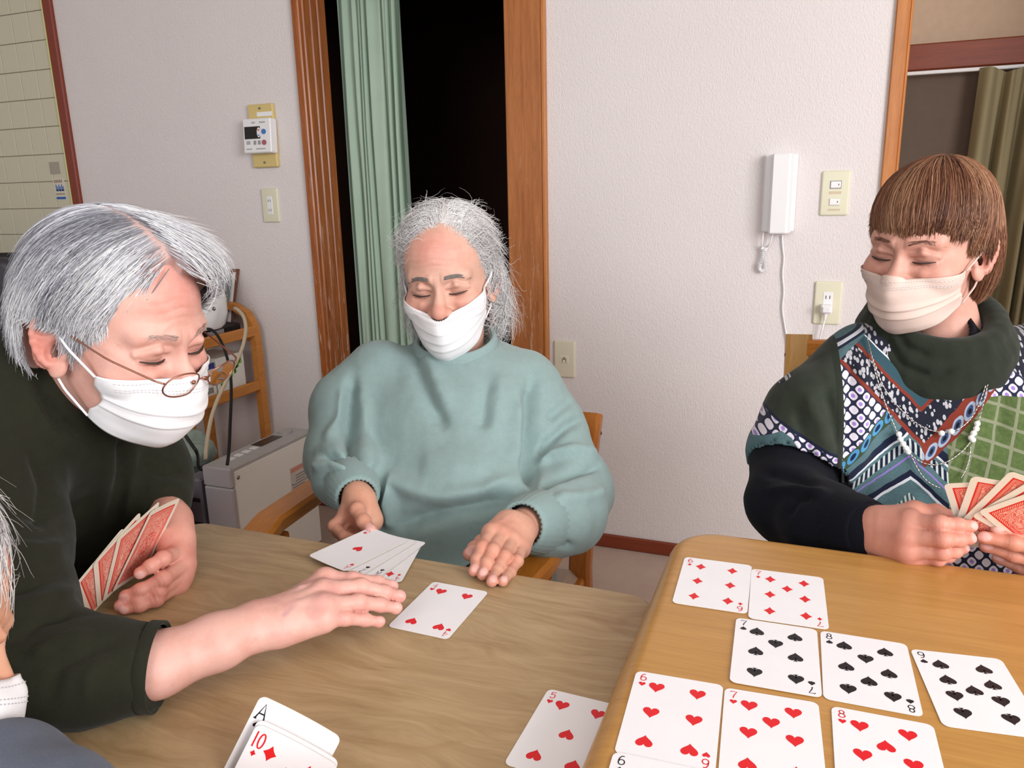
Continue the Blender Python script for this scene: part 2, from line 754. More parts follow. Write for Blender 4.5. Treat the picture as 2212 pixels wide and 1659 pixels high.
M_IVORY2 = plain('pale_ivory_plate', (218, 212, 190), 0.45, 0, 0.5, 10, 0.02)
M_TAN = plain('yellowed_bracket', (212, 190, 126), 0.5, 0, 0.4, 10, 0.03)
M_SLOT = plain('slot_dark', (40, 38, 36), 0.6)
M_METAL = plain('screw_metal', (150, 150, 152), 0.3, 1.0)

XW, XE = -1.629, -0.768      # outer edges of the doorway frame
DT = 1.86                    # doorway height at the frame's top
XJ = 0.142                   # right end of the wall
# floor and ceiling
obj('floor', MB().box((-3.6, -2.2, -0.05), (2.6, 4.2, 0.0)), M_CARPET, kind='structure')
obj('ceiling', MB().box((-3.6, -2.2, 2.32), (2.6, 4.2, 2.40)), M_CEIL, kind='structure')
mb = MB()
mb.box((-2.685, WY, 0), (XW, WY + 0.13, 2.32))
mb.box((XE, WY, 0), (XJ, WY + 0.13, 2.32))
mb.box((XW, WY, DT), (XE, WY + 0.13, 2.32))
wall = obj('wall_back', mb, M_WALL, kind='structure')
obj('wall_west', MB().box((-3.7, -2.2, 0), (-3.6, WY + 0.13, 2.32)), M_WALL, kind='structure')
obj('wall_right', MB().box((2.5, -2.2, 0), (2.6, -1.3, 2.32)).box((2.5, 0.7, 0), (2.6, 4.2, 2.32)).box((2.5, -1.3, 0), (2.6, 0.7, 0.8)).box((2.5, -1.3, 2.2), (2.6, 0.7, 2.32)), M_WALL, kind='structure')
obj('baseboard_back', MB().box((XE, WY - 0.012, 0), (XJ, WY, 0.046), 0.004).box((-2.68, WY - 0.012, 0), (XW, WY, 0.046), 0.004), M_BASE, kind='structure')
# small brown marks on the wallpaper are in the paper itself; the tiled kitchen wall
kt = obj('wall_left', MB().box((-3.6, WY + 0.006, 0), (-2.731, WY + 0.13, 2.32)), M_GROUT, kind='structure')
px_, pz_ = 0.0875, 0.1025
me_t = None
for i in range(9):
    for j in range(13):
        x1 = -2.735 - i * px_
        z0 = 0.909 + j * pz_
        if me_t is None:
            t = obj('tile', MB().box((x1 - px_ + 0.0022, WY - 0.002, z0), (x1, WY + 0.008, z0 + pz_ - 0.0022), 0.0015), M_TILE, kt,
                    org=None)
            me_t = t.data
            t0 = (x1, z0)
            BASE_T = t.location.copy()
        else:
            t = bpy.data.objects.new('tile', me_t)
            COL.objects.link(t)
            t.parent = kt
            t.location = BASE_T + Vector((x1 - t0[0], 0, z0 - t0[1]))
obj('trim_1', MB().box((-2.725, WY - 0.014, 0.1), (-2.682, WY + 0.004, 2.32), 0.004), M_TRIMRED, kind='structure')
obj('trim_2', MB().box((-2.735, WY - 0.010, 0.89), (-2.725, WY + 0.004, 2.32), 0.002), M_BEAD, kind='structure')
# stickers on the tiles
st = empty('tile_sticker', (-2.79, WY - 0.003, 1.143), 'white sticker with blue lettering on the kitchen tiles by the red trim', 'sticker')
obj('backing', MB().box((-2.822, WY - 0.0034, 1.143), (-2.763, WY - 0.002, 1.226)), plain('sticker_paper', (214, 208, 190), 0.7), st)
M_BLUEINK = plain('blue_ink', (40, 96, 176), 0.6)
mb = MB()
for a in range(3):
    x = -2.811 + a * 0.015
    mb.box((x, WY - 0.0042, 1.178), (x + 0.004, WY - 0.0034, 1.203)).box((x + 0.007, WY - 0.0042, 1.178), (x + 0.011, WY - 0.0034, 1.196)).box((x, WY - 0.0042, 1.178), (x + 0.012, WY - 0.0034, 1.184))
mb.box((-2.816, WY - 0.0042, 1.147), (-2.766, WY - 0.0034, 1.156))
obj('blue_print', mb, M_BLUEINK, st)
mb = MB()
for a in range(5):
    mb.box((-2.815 + a * 0.009, WY - 0.0042, 1.210), (-2.810 + a * 0.009, WY - 0.0034, 1.221))
for a in range(7):
    mb.box((-2.815 + a * 0.007, WY - 0.0042, 1.164), (-2.811 + a * 0.007, WY - 0.0034, 1.170))
obj('small_print', mb, plain('sticker_ink', (150, 120, 110), 0.7), st, kind='stuff')
gs = obj('grey_sticker', MB().box((-2.829, WY - 0.0034, 1.243), (-2.776, WY - 0.002, 1.289)), plain('grey_sticker_paper', (168, 160, 146), 0.7, 0, .3, 200, .3))
tag(gs, 'small square grey sticker on the kitchen tiles above the blue one', 'sticker')

# doorway: moulded left jamb with sliding-door grooves, right casing, head
RX = -1.600
lj = empty('door_1', (XW, WY, 0), kind='structure')
mb = MB()
mb.box((XW, WY - 0.016, 0), (RX, WY + 0.03, DT + 0.05), 0.004)
obj('casing', mb, M_FRAME, lj)
for i, (y0, y1, off) in enumerate(((WY + 0.003, WY + 0.044, 0.0), (WY + 0.048, WY + 0.083, -0.002), (WY + 0.087, WY + 0.135, -0.001))):
    obj('jamb_strip', MB().box((XW + 0.004, y0, 0), (RX + 0.004 + off, y1, DT), 0.004), M_FRAME, lj)
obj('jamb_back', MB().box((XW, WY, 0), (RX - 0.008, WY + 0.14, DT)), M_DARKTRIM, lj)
obj('head', MB().box((XW, WY - 0.012, DT), (XE, WY + 0.03, DT + 0.09), 0.004).box((RX, WY + 0.03, DT - 0.05), (-0.893, WY + 0.14, DT + 0.05), 0.003), M_FRAME, lj)
M_FRAME3 = wood('casing_wood', (146, 82, 36), (186, 118, 62), 'Z', 1.0, 0.35, wear=((205, 165, 140), 1.5))
rc = obj('casing', MB().box((-0.893, WY - 0.018, 0), (-0.780, WY + 0.04, DT + 0.02), 0.003), M_FRAME3, lj)
obj('casing_edge', MB().box((-0.780, WY - 0.020, 0), (XE, WY + 0.002, DT + 0.02), 0.003), M_FRAME2, lj)
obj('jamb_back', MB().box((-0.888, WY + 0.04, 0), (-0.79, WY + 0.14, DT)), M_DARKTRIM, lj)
# dark hall behind the doorway
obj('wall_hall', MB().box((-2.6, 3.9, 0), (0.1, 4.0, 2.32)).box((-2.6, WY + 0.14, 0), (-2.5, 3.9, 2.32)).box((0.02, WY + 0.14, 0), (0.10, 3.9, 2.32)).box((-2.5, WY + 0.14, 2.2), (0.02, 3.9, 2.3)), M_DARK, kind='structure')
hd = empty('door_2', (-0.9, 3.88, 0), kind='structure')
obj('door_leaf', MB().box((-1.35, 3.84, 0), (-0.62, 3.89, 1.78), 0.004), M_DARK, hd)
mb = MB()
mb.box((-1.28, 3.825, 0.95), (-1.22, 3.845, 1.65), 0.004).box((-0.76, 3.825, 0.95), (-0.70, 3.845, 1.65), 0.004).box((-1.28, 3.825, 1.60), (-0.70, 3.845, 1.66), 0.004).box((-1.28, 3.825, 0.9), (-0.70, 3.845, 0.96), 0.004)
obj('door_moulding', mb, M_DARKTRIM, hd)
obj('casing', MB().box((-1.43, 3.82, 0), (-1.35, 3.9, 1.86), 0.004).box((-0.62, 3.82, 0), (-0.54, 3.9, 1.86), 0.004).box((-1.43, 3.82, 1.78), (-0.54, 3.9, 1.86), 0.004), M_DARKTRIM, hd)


def curtain(name, x0, x1, y, ztop, zbot, nfold, amp, seed, mat, label, lean=0.0):
    rng = np.random.default_rng(int(seed * 10))
    nu, nv = nfold * 14, 36
    u = np.linspace(0, 1, nu)
    z = np.linspace(ztop, zbot, nv)
    warp = u + 0.055 * np.sin(u * 2 * math.pi * 1.5 + seed) + 0.03 * np.sin(u * 17 + 2 * seed)
    amps = amp * (0.65 + 0.5 * np.interp(u, np.linspace(0, 1, nfold + 1), rng.uniform(0.2, 1.1, nfold + 1)))
    G = np.zeros((nu, nv, 3))
    for j in range(nv):
        t = j / (nv - 1)
        ph = 2 * math.pi * nfold * warp + 0.5 * math.sin(3 * t + seed)
        pinch = min(1.0, 0.45 + 2.2 * t)
        yy = amps * pinch * np.sin(ph) + 0.25 * amps * np.sin(2.3 * ph + 5 * t)
        xx = x0 + (x1 - x0) * (u + 0.012 * np.cos(ph) * pinch) + lean * t
        G[:, j, 0] = xx
        G[:, j, 1] = y + yy
        G[:, j, 2] = z[j] + (0.008 * np.sin(ph * 0.5) if j == 0 else 0)
    th = 0.002
    mb = MB().grid(G)
    G2 = G.copy()
    G2[:, :, 1] += th
    mb.grid(G2)
    o = obj(name, mb, mat, smooth=180)
    return tag(o, label, 'curtain')


k = NT('green_curtain_cloth')
v = k.coord()
k.bump(k.noise(k.mapping(v, (900, 900, 300)), 1.0), 0.15, 0.0006)
M_GCURT = k.out(k.mix(k.noise(v, 4.0), lin(158, 180, 162), lin(180, 202, 184)), 0.9, 0, 0.1)
k = NT('olive_curtain_cloth')
v = k.coord()
k.bump(k.noise(k.mapping(v, (900, 900, 300)), 1.0), 0.15, 0.0006)
M_OCURT = k.out(k.mix(k.noise(v, 4.0), lin(132, 122, 92), lin(150, 138, 108)), 0.9, 0, 0.1)
curtain('curtain', -1.592, -1.345, 2.47, 1.80, 0.02, 8, 0.022, 3.1, M_GCURT, 'pale green pleated curtain gathered at the left of the dark doorway')
obj('curtain_rail', MB().tube([(-1.62, 2.47, 1.815), (-0.85, 2.47, 1.815)], 0.009, 8), M_GREY, label='slim curtain rail inside the dark doorway', cat='rail')

# right opening into the dim room
obj('trim_3', MB().box((XJ, WY - 0.012, 0), (0.174, WY + 0.15, 2.32), 0.003).box((0.174, WY - 0.004, 0), (0.181, WY + 0.15, 2.32), 0.002), M_FRAME2, kind='structure')
FY = 3.0
obj('wall_far', MB().box((0.10, FY, 0), (2.5, FY + 0.1, 2.32)), M_BROWNWALL, kind='structure')
obj('wall_side_and_light_block', MB().box((0.86, WY + 0.02, 0), (2.5, WY + 0.14, 2.32)).box((0.10, WY + 0.15, 0), (0.14, FY, 2.32)), M_BROWNWALL, kind='structure')  # wall beyond the opening added out of view to block window light
obj('trim_4', MB().box((0.14, FY - 0.06, 1.485), (2.5, FY, 1.565), 0.004), M_LINT, kind='structure')
obj('door_3', MB().box((0.14, FY - 0.03, 0), (0.62, FY - 0.002, 1.485), 0.003), M_DOORPANEL, kind='structure')
obj('curtain_rail', MB().tube([(0.15, FY - 0.085, 1.474), (1.2, FY - 0.085, 1.474)], 0.006, 8), M_WHITE, label='thin white curtain rail under the brown lintel', cat='rail')
curtain('curtain', 0.435, 0.80, FY - 0.10, 1.468, 0.02, 7, 0.034, 1.4, M_OCURT, 'dim olive green curtain hanging from the white rail at right', lean=-0.03)


# ------------------------------------------------------------------ wall fittings
def plate(name, cx, cz, w, h, label, cat, mat=M_IVORY):
    e = empty(name, (cx, WY, cz - h / 2), label, cat)
    mb = MB().prism(round_rect(-w / 2, -h / 2, w / 2, h / 2, 0.006), 0.0, 0.0075, bev=0.005,
                    M=Matrix.Translation((cx, WY, cz)) @ Matrix.Rotation(math.pi / 2, 4, 'X'))
    obj('cover_plate', mb, mat, e, smooth=40)
    return e


def at_wall(mb, cx, cz, x0, z0, x1, z1, d0, d1, b=0.0):
    mb.box((cx + x0, WY - d1, cz + z0), (cx + x1, WY - d0, cz + z1), b)
    return mb


e = plate('wall_outlet', -1.789, 1.108, 0.070, 0.116, 'ivory double power outlet low left of the doorway, nothing plugged in', 'outlet')
obj('socket_face', at_wall(MB(), -1.789, 1.108, -0.0115, -0.031, 0.0115, 0.031, 0.005, 0.0085, 0.001), M_WHITE, e)
for s in (-0.016, 0.016):
    for x in (-0.0045, 0.0045):
        obj('slot', at_wall(MB(), -1.789, 1.108, x - 0.0009, s - 0.0042, x + 0.0009, s + 0.0042, 0.008, 0.0088), M_SLOT, e)
e = plate('wall_outlet', 0.037, 0.820, 0.070, 0.118, 'ivory power outlet with a white plug in it, below the light switch', 'outlet')
obj('socket_face', at_wall(MB(), 0.037, 0.820, -0.0125, -0.031, 0.0125, 0.031, 0.005, 0.0085, 0.001), M_WHITE, e)
for x in (-0.005, 0.005):
    obj('slot', at_wall(MB(), 0.037, 0.820, x - 0.001, 0.012, x + 0.001, 0.021, 0.008, 0.0088), M_SLOT, e)
e = plate('light_switch', 0.035, 1.112, 0.070, 0.116, 'ivory light switch plate with two small rockers beside the door phone', 'light switch')
for s in (0.022, -0.022):
    obj('switch_frame', at_wall(MB(), 0.035, 1.112, -0.0145, s - 0.0105, 0.0145, s + 0.0105, 0.006, 0.0085, 0.001), M_GREY if s > 0 else M_IVORY2, e)
    r = obj('rocker', at_wall(MB(), 0.035, 1.112, -0.0125, s - 0.0085, 0.0125, s + 0.0085, 0.0075, 0.011, 0.0015), M_WHITE, e)
    obj('indicator', at_wall(MB(), 0.035, 1.112, 0.0065, s - 0.002, 0.0085, s + 0.002, 0.0105, 0.0114), M_SLOT, r)
for z0_, z1_ in ((-0.002, 0.005), (-0.045, -0.040)):
    obj('caption_strip', at_wall(MB(), 0.035, 1.112, -0.015, z0_, 0.015, z1_, 0.007, 0.0079), plain('faded_caption', (206, 190, 164), 0.7), e)
e = plate('telephone_jack', -0.717, 0.620, 0.069, 0.118, 'pale ivory telephone jack plate at the foot of the right door post', 'jack', M_IVORY2)
obj('jack_face', at_wall(MB(), -0.717, 0.620, -0.014, -0.012, 0.014, 0.012, 0.005, 0.0088, 0.001), M_IVORY, e)
obj('jack_port', at_wall(MB(), -0.717, 0.620, -0.007, -0.009, 0.007, 0.004, 0.0085, 0.0094).box((-0.717 - .003, WY - .0094, .624), (-0.717 + .003, WY - .0085, .628)), plain('jack_port_shade', (150, 138, 110), 0.6), e)
obj('latch', at_wall(MB(), -0.717, 0.620, -0.0035, -0.009, 0.0035, -0.002, 0.0090, 0.0100), M_WHITE, e)

# heater controller: yellowed bracket, white unit tilted out, screen, buttons
e = empty('heater_controller', (-1.785, WY, 1.24), 'white wall controller with a black screen on a yellowed bracket', 'controller')
obj('bracket', MB().box((-1.838, WY - 0.016, 1.236), (-1.735, WY, 1.442), 0.003), M_TAN, e)
for z in (1.428, 1.252):
    obj('screw', MB().tube([(-1.786, WY - 0.016, z), (-1.786, WY - 0.019, z)], 0.004, 10), M_METAL, e)
obj('paper_label', MB().box((-1.800, WY - 0.0168, 1.402), (-1.738, WY - 0.016, 1.416)), M_WHITE, e)
T = Matrix.Translation((-1.785, WY, 1.335)) @ Matrix.Rotation(math.radians(-4), 4, 'X')
un = obj('unit', MB().box((-0.057, -0.046, -0.056), (0.057, -0.012, 0.056), 0.003, M=T), M_WHITE, e)
obj('screen', MB().box((-0.050, -0.0468, -0.010), (0.014, -0.045, 0.030), M=T), plain('controller_screen', (14, 16, 18), 0.2), un)
k2 = MB()
k2.put([(0.009 + 0.0075 * math.cos(t) , -0.0474, 0.010 + 0.0165 * math.sin(t)) for t in np.linspace(0, 2 * math.pi, 20)[:-1]], [tuple(range(19))], 0, T)
obj('mode_switch', k2, M_WHITE, un)
obj('mode_marks', MB().box((0.005, -0.0479, 0.015), (0.012, -0.0475, 0.020), M=T), plain('orange_mark', (222, 96, 70), 0.5), un)
obj('mode_marks', MB().box((0.005, -0.0479, -0.002), (0.012, -0.0475, 0.003), M=T), plain('blue_mark', (92, 150, 214), 0.5), un)


def knob(mb, x, z, r, y0, y1, T):
    pts = [T @ Vector((x, y0, z)), T @ Vector((x, y1, z))]
    return mb.tube([tuple(p) for p in pts], r, 14)


obj('blue_button', knob(MB(), 0.030, 0.012, 0.0085, -0.0455, -0.049, T), plain('blue_button', (70, 120, 190), 0.4), un)
obj('red_button', knob(MB(), 0.030, -0.023, 0.0085, -0.0455, -0.049, T), plain('red_button', (168, 92, 104), 0.4), un)
for x in (-0.008, 0.010):
    obj('grey_button', MB().box((x - 0.005, -0.0485, -0.029), (x + 0.005, -0.0455, -0.016), 0.001, M=T), M_GREY, un)
obj('print', MB().box((-0.02, -0.0464, 0.040), (-0.005, -0.0459, 0.045), M=T).box((0.012, -0.0464, 0.040), (0.036, -0.0459, 0.045), M=T).box((-0.044, -0.0464, -0.028), (-0.028, -0.0459, -0.016), M=T).box((-0.046, -0.0464, -0.045), (-0.022, -0.0459, -0.041), M=T).box((-0.005, -0.0464, -0.045), (0.034, -0.0459, -0.041), M=T), plain('faint_print', (172, 172, 176), 0.6), un, kind='stuff')

# door phone handset with coiled cord
e = empty('door_phone', (-0.103, WY, 1.01), 'white wall door phone handset with a coiled cord, right of the doorway', 'door phone')
obj('base', MB().box((-0.146, WY - 0.020, 1.012), (-0.062, WY, 1.216), 0.004), M_WHITE, e)
T = Matrix.Translation((-0.099, WY, 1.113)) @ Matrix.Rotation(math.radians(0), 4, 'X')
sec = [(-0.030, -0.018), (-0.027, -0.050), (-0.022, -0.056), (0.016, -0.056), (0.022, -0.050), (0.030, -0.018)]
mb = MB()
vs = []
for z, s in ((-0.103, 0.97), (-0.100, 1.0), (0.100, 1.0), (0.103, 0.97)):
    vs += [(x * s, y * (1 if s == 1 else 0.97), z) for x, y in sec]
fs = []
for l in range(3):
    for j in range(6):
        fs.append((l * 6 + j, l * 6 + (j + 1) % 6, l * 6 + 6 + (j + 1) % 6, l * 6 + 6 + j))
fs += [tuple(range(6)), tuple(range(18, 24))]
mb.put(vs, fs, 0, T)
obj('handset', mb, M_WHITE, e)
mb = MB()
mb.tube([(-0.139, WY - 0.03, 1.012), (-0.141, WY - 0.022, 0.985), (-0.143, WY - 0.02, 0.970)], 0.0022, 8)
mb.tube([(-0.114, WY - 0.03, 1.012), (-0.119, WY - 0.022, 0.985), (-0.128, WY - 0.02, 0.972)], 0.0022, 8)
# coil: loop down and back
pts = []
path = np.array([(-0.143, 0.970), (-0.139, 0.966), (-0.139, 0.945), (-0.144, 0.925), (-0.146, 0.912), (-0.139, 0.904), (-0.131, 0.910), (-0.130, 0.925), (-0.135, 0.945), (-0.134, 0.964), (-0.128, 0.972)])
tt = np.linspace(0, 1, len(path))
NN = 900
for s in np.linspace(0, 1, NN):
    x, z = np.interp(s, tt, path[:, 0]), np.interp(s, tt, path[:, 1])
    s2 = min(1, s + 0.01)
    dx, dz = np.interp(s2, tt, path[:, 0]) - x, np.interp(s2, tt, path[:, 1]) - z
    L = math.hypot(dx, dz) + 1e-9
    nx, nz = -dz / L, dx / L
    a = s * 2 * math.pi * 46
    pts.append((x + 0.0046 * nx * math.cos(a), WY - 0.014 + 0.0046 * math.sin(a), z + 0.0046 * nz * math.cos(a)))
mb.tube(pts, 0.0013, 5)
obj('coiled_cord', mb, M_WHITE, e, smooth=180)
# its power lead, and the plug lead
cord = []
for x, y in ((1690, 505), (1690, 530), (1695, 560), (1689, 590), (1695, 630), (1689, 662), (1693, 690), (1700, 730), (1706, 790), (1720, 900), (1740, 1000)):
    cord.append(tuple(PY(x, y, WY - 0.006)))
cm = np.array(cord)
ts = np.linspace(0, len(cm) - 1, 60)
cm2 = np.stack([np.interp(ts, np.arange(len(cm)), cm[:, i]) for i in range(3)], 1)
ker = np.ones(7) / 7
cm3 = np.stack([np.convolve(np.pad(cm2[:, i], 3, 'edge'), ker, 'valid') for i in range(3)], 1)
obj('power_lead', MB().tube(cm3, 0.0024, 8), M_WHITE, e, smooth=180)
pl = empty('power_plug', (0.030, WY - 0.009, 0.79), 'white plug and lead in the lower right wall outlet', 'plug')
obj('plug_body', MB().box((0.020, WY - 0.034, 0.795), (0.050, WY - 0.009, 0.818), 0.004).box((0.024, WY - 0.040, 0.797), (0.046, WY - 0.03, 0.814), 0.003), M_WHITE, pl)
obj('strain_relief', MB().tube([(0.034, WY - 0.022, 0.797), (0.033, WY - 0.022, 0.775)], [0.006, 0.0035], 10), M_WHITE, pl, smooth=60)
obj('lead', MB().tube([(0.033, WY - 0.022, 0.776), (0.027, WY - 0.020, 0.74), (0.02, WY - 0.014, 0.70), (0.016, WY - 0.010, 0.60), (0.010, WY - 0.008, 0.3), (0.0, WY - 0.012, 0.06)], 0.0025, 8), M_WHITE, pl, smooth=180)

# ------------------------------------------------------------------ kitchen corner, far left
e = empty('kitchen_counter', (-3.2, 2.0, 0), 'dark kitchen counter below the cream tiles at far left', 'counter')
obj('cabinet', MB().box((-3.6, 1.82, 0), (-2.74, WY, 0.85), 0.004), M_BLACK, e)
obj('worktop', MB().box((-3.6, 1.80, 0.85), (-2.74, WY, 0.895), 0.006), plain('dark_worktop', (44, 40, 40), 0.35), e)
# black microwave-like box on the counter's left (rounded dark case) and pale strap
dk = plain('dark_case', (46, 44, 52), 0.45, 0, 0.5)
e = empty('desk_chair', (-2.35, 1.55, 0), 'black office chair with rounded padded back at far left', 'chair')
cc = P(2, 640, 2.12)
bx, by, bz = cc
T = Matrix.Translation((bx, by, bz)) @ Matrix.Rotation(math.radians(24), 4, 'Z') @ Matrix.Rotation(math.pi / 2, 4, 'X')
obj('backrest', MB().prism(round_rect(-0.16, -0.10, 0.058, 0.105, 0.03), -0.03, 0.03, bev=0.02, M=T), dk, e, smooth=40)
obj('frame', MB().prism(round_rect(-0.17, -0.15, 0.085, 0.115, 0.04), -0.06, -0.028, bev=0.01, M=T), M_BLACK, e, smooth=40)
obj('upright', MB().box((bx - 0.03, by - 0.01, 0.40), (bx + 0.01, by + 0.03, bz - 0.1), 0.005), plain('pale_bar', (150, 145, 130), 0.5), e)
obj('seat', MB().prism(round_rect(bx - 0.22, by - 0.42, bx + 0.22, by + 0.02, 0.06), 0.36, 0.42, bev=0.03), M_BLACK, e, smooth=40)
obj('gas_column', MB().tube([(bx, by - 0.2, 0.06), (bx, by - 0.2, 0.36)], 0.025, 12), M_BLACK, e)
for i in range(5):
    a = i * 2 * math.pi / 5
    obj('leg', MB().tube([(bx, by - 0.2, 0.07), (bx + 0.24 * math.cos(a), by - 0.2 + 0.24 * math.sin(a), 0.03)], [0.02, 0.015], 8).sphere((bx + 0.24 * math.cos(a), by - 0.2 + 0.24 * math.sin(a), 0.028), 0.027), M_BLACK, e)

# ------------------------------------------------------------------ wooden rack with things on it
M_RACK = wood('rack_wood', (176, 106, 40), (206, 138, 62), 'Y', 1.0, 0.4)
RXp = -1.875
e = empty('wooden_rack', (RXp - 0.14, 2.0, 0), 'orange wooden rack with round shouldered ends in the corner behind the panel heater', 'rack')
for yb in (2.225, 1.862):
    # side end: a rounded frame (post + curved top)
    pts = [(RXp, yb, 0.0), (RXp, yb, 0.60), (RXp - 0.004, yb, 0.68), (RXp - 0.03, yb, 0.728), (RXp - 0.08, yb, 0.755), (RXp - 0.17, yb, 0.76), (RXp - 0.23, yb, 0.74), (RXp - 0.26, yb, 0.69), (RXp - 0.265, yb, 0.6), (RXp - 0.265, yb, 0.0)]
    pa = np.array(pts)
    tq = np.linspace(0, len(pa) - 1, 40)
    pa = np.stack([np.interp(tq, np.arange(len(pa)), pa[:, i]) for i in range(3)], 1)
    mb = MB()
    n = len(pa)
    d = np.gradient(pa, axis=0)
    nn = np.stack([d[:, 2], 0 * d[:, 0], -d[:, 0]], 1)
    nn /= np.linalg.norm(nn, axis=1)[:, None]
    hw = np.array([0, 0.016, 0])
    ring = [pa + nn * 0.012 + hw, pa - nn * 0.012 + hw, pa - nn * 0.012 - hw, pa + nn * 0.012 - hw]
    G = np.stack(ring, 0)
    mb.grid(G, closed_u=True)
    mb.put(G[:, 0], [(0, 1, 2, 3)]).put(G[:, -1], [(0, 1, 2, 3)])
    obj('end_frame', mb, M_RACK, e, smooth=40)
    obj('cross_bar', MB().box((RXp - 0.26, yb - 0.012, 0.63), (RXp - 0.006, yb + 0.012, 0.655), 0.003), M_RACK, e)
for z in (0.662, 0.462, 0.14):
    obj('shelf', MB().box((RXp - 0.255, 1.862, z), (RXp - 0.006, 2.225, z + 0.012), 0.002), M_RACK, e)
    obj('shelf_lip', MB().box((RXp - 0.006, 1.862, z - 0.012), (RXp + 0.010, 2.225, z + 0.026), 0.004), M_RACK, e)
# things on its top shelf
ZT = 0.674
e = obj('flat_black_device', MB().box((RXp - 0.20, 1.93, ZT), (RXp - 0.03, 2.19, ZT + 0.030), 0.006), M_BLACK, label='flat black device lying on the top shelf of the wooden rack', cat='device')
obj('grille', MB().box((RXp - 0.03, 2.02, ZT + 0.006), (RXp - 0.028, 2.10, ZT + 0.022), 0.0008), M_GREY, e)
c0 = P(466, 655, 2.62)
e = empty('desk_fan_heater', (c0[0], c0[1], ZT + 0.031), 'rounded glossy white appliance on the black device on the rack', 'appliance')
T = Matrix.Translation((c0[0] - 0.03, c0[1] - 0.02, ZT + 0.031))
rr = MB()
prof = [(0.0, 0.052), (0.012, 0.066), (0.05, 0.078), (0.10, 0.078), (0.15, 0.070), (0.18, 0.05), (0.192, 0.0)]
G = np.array([[(r * math.cos(a) * 0.85, r * math.sin(a), z) for z, r in prof] for a in np.linspace(0, 2 * math.pi, 28)[:-1]])
rr.grid(G + np.array(T.translation), closed_u=True)
rr.put([tuple(np.array((r_ * 0.85 * math.cos(a), r_ * math.sin(a), 0)) + np.array(T.translation)) for a in np.linspace(0, 2 * math.pi, 28)[:-1] for r_ in (0.052,)], [tuple(range(27))])
obj('shell', rr, plain('glossy_white', (238, 240, 240), 0.12, 0, 0.6, 8, 0.02), e, smooth=180)
obj('button', MB().sphere(P(462, 667, 2.52), (0.007, 0.004, 0.007)), M_METAL, e, smooth=180)
# clipboard leaning on the wall
a0, a1 = PY(446, 578, WY - 0.03), PY(524, 590, WY - 0.006)
e = empty('clipboard', (-1.985, WY - 0.05, ZT), 'brown clipboard with white papers leaning on the wall behind the rack', 'clipboard')
bl, br = np.array((-2.16, WY - 0.035, ZT + 0.0)), np.array((-1.985, WY - 0.035, ZT + 0.0))
tl, tr = np.array((-2.16, WY - 0.004, 0.885)), np.array((-1.953, WY - 0.004, 0.885))
mb = MB()
nrm = np.array((0, -1, 0.15))


def slab(mb, q, th):
    q = [np.asarray(a) for a in q]
    n_ = unit(np.cross(q[1] - q[0], q[3] - q[0])) * th
    b = [a + n_ for a in q]
    return mb.put(q + b, [(0, 1, 2, 3), (7, 6, 5, 4), (0, 4, 5, 1), (1, 5, 6, 2), (2, 6, 7, 3), (3, 7, 4, 0)])


obj('board', slab(mb, (bl, br, tr, tl), 0.003), plain('clipboard_brown', (120, 72, 48), 0.5), e)
off = np.array((0, -0.005, -0.012))
obj('papers', slab(MB(), (bl + off, br + off - (0.012, 0, 0), tr + off - (0.014, 0, 0), tl + off), 0.004), M_WHITE, e)
off = np.array((0.0, -0.012, -0.012))
obj('sleeve', slab(MB(), (bl + off, br + off - (0.022, 0, 0), tr + off - (0.024, 0, 0.0), tl + off), 0.0015), plain('grey_sleeve', (120, 128, 124), 0.2), e)
# boxes on the middle shelf
ZM = 0.474
M_CARTON = plain('carton_white', (226, 226, 220), 0.6, 0, .4, 20, .04)
M_LEAF = plain('print_green', (122, 184, 70), 0.6)
M_NAVY = plain('print_navy', (52, 56, 130), 0.6)


def carton(y0, y1, x0, x1, z0, h, label, prints):
    e = empty('carton', ((x0 + x1) / 2, (y0 + y1) / 2, z0), label, 'box')
    obj('box', MB().box((x0, y0, z0), (x1, y1, z0 + h), 0.002), M_CARTON, e)
    for nm, m_, rects in prints:
        mb = MB()
        for (ya, za, yb, zb) in rects:
            mb.box((x1 - 0.0005, ya, z0 + za), (x1 + 0.0008, yb, z0 + zb))
        obj(nm, mb, m_, e)
    return e


rng = np.random.default_rng(5)
carton(2.045, 2.185, -2.05, -1.905, ZM, 0.125, 'white carton with green leaf print on the rack middle shelf, by the wall', [('leaf_print', M_LEAF, [(2.047 + 0.105 * t + rng.uniform(-.002, .012), 0.015 + 0.07 * t + rng.uniform(-.008, .02), 2.047 + 0.105 * t + 0.018, 0.028 + 0.085 * t) for t in np.linspace(0, 1, 22)])])
carton(1.925, 2.035, -2.05, -1.905, ZM, 0.115, 'white carton with blue top band and barcode on the rack middle shelf', [('top_band', M_NAVY, [(1.925, 0.095, 2.035, 0.115)]), ('small_print', M_GREY, [(1.935, 0.03, 1.965, 0.034), (1.935, 0.04, 1.975, 0.044), (1.94, 0.05, 1.965, 0.054)]), ('barcode', M_SLOT, [(1.985 + i * 0.006, 0.012, 1.9875 + i * 0.006, 0.032) for i in range(6)] + [(1.99, 0.045, 2.015, 0.057)])])
carton(1.878, 1.918, -2.02, -1.895, ZM, 0.085, 'low narrow carton with blue and green print at the open end of the rack shelf', [('blue_print', plain('print_blue', (70, 130, 190), 0.6), [(1.881 + 0.007 * i, 0.02, 1.886 + 0.007 * i, 0.035) for i in range(5)]), ('leaf_print', M_LEAF, [(1.880 + 0.0075 * i, 0.05 + 0.006 * (i % 2), 1.886 + 0.0075 * i, 0.062) for i in range(5)])])


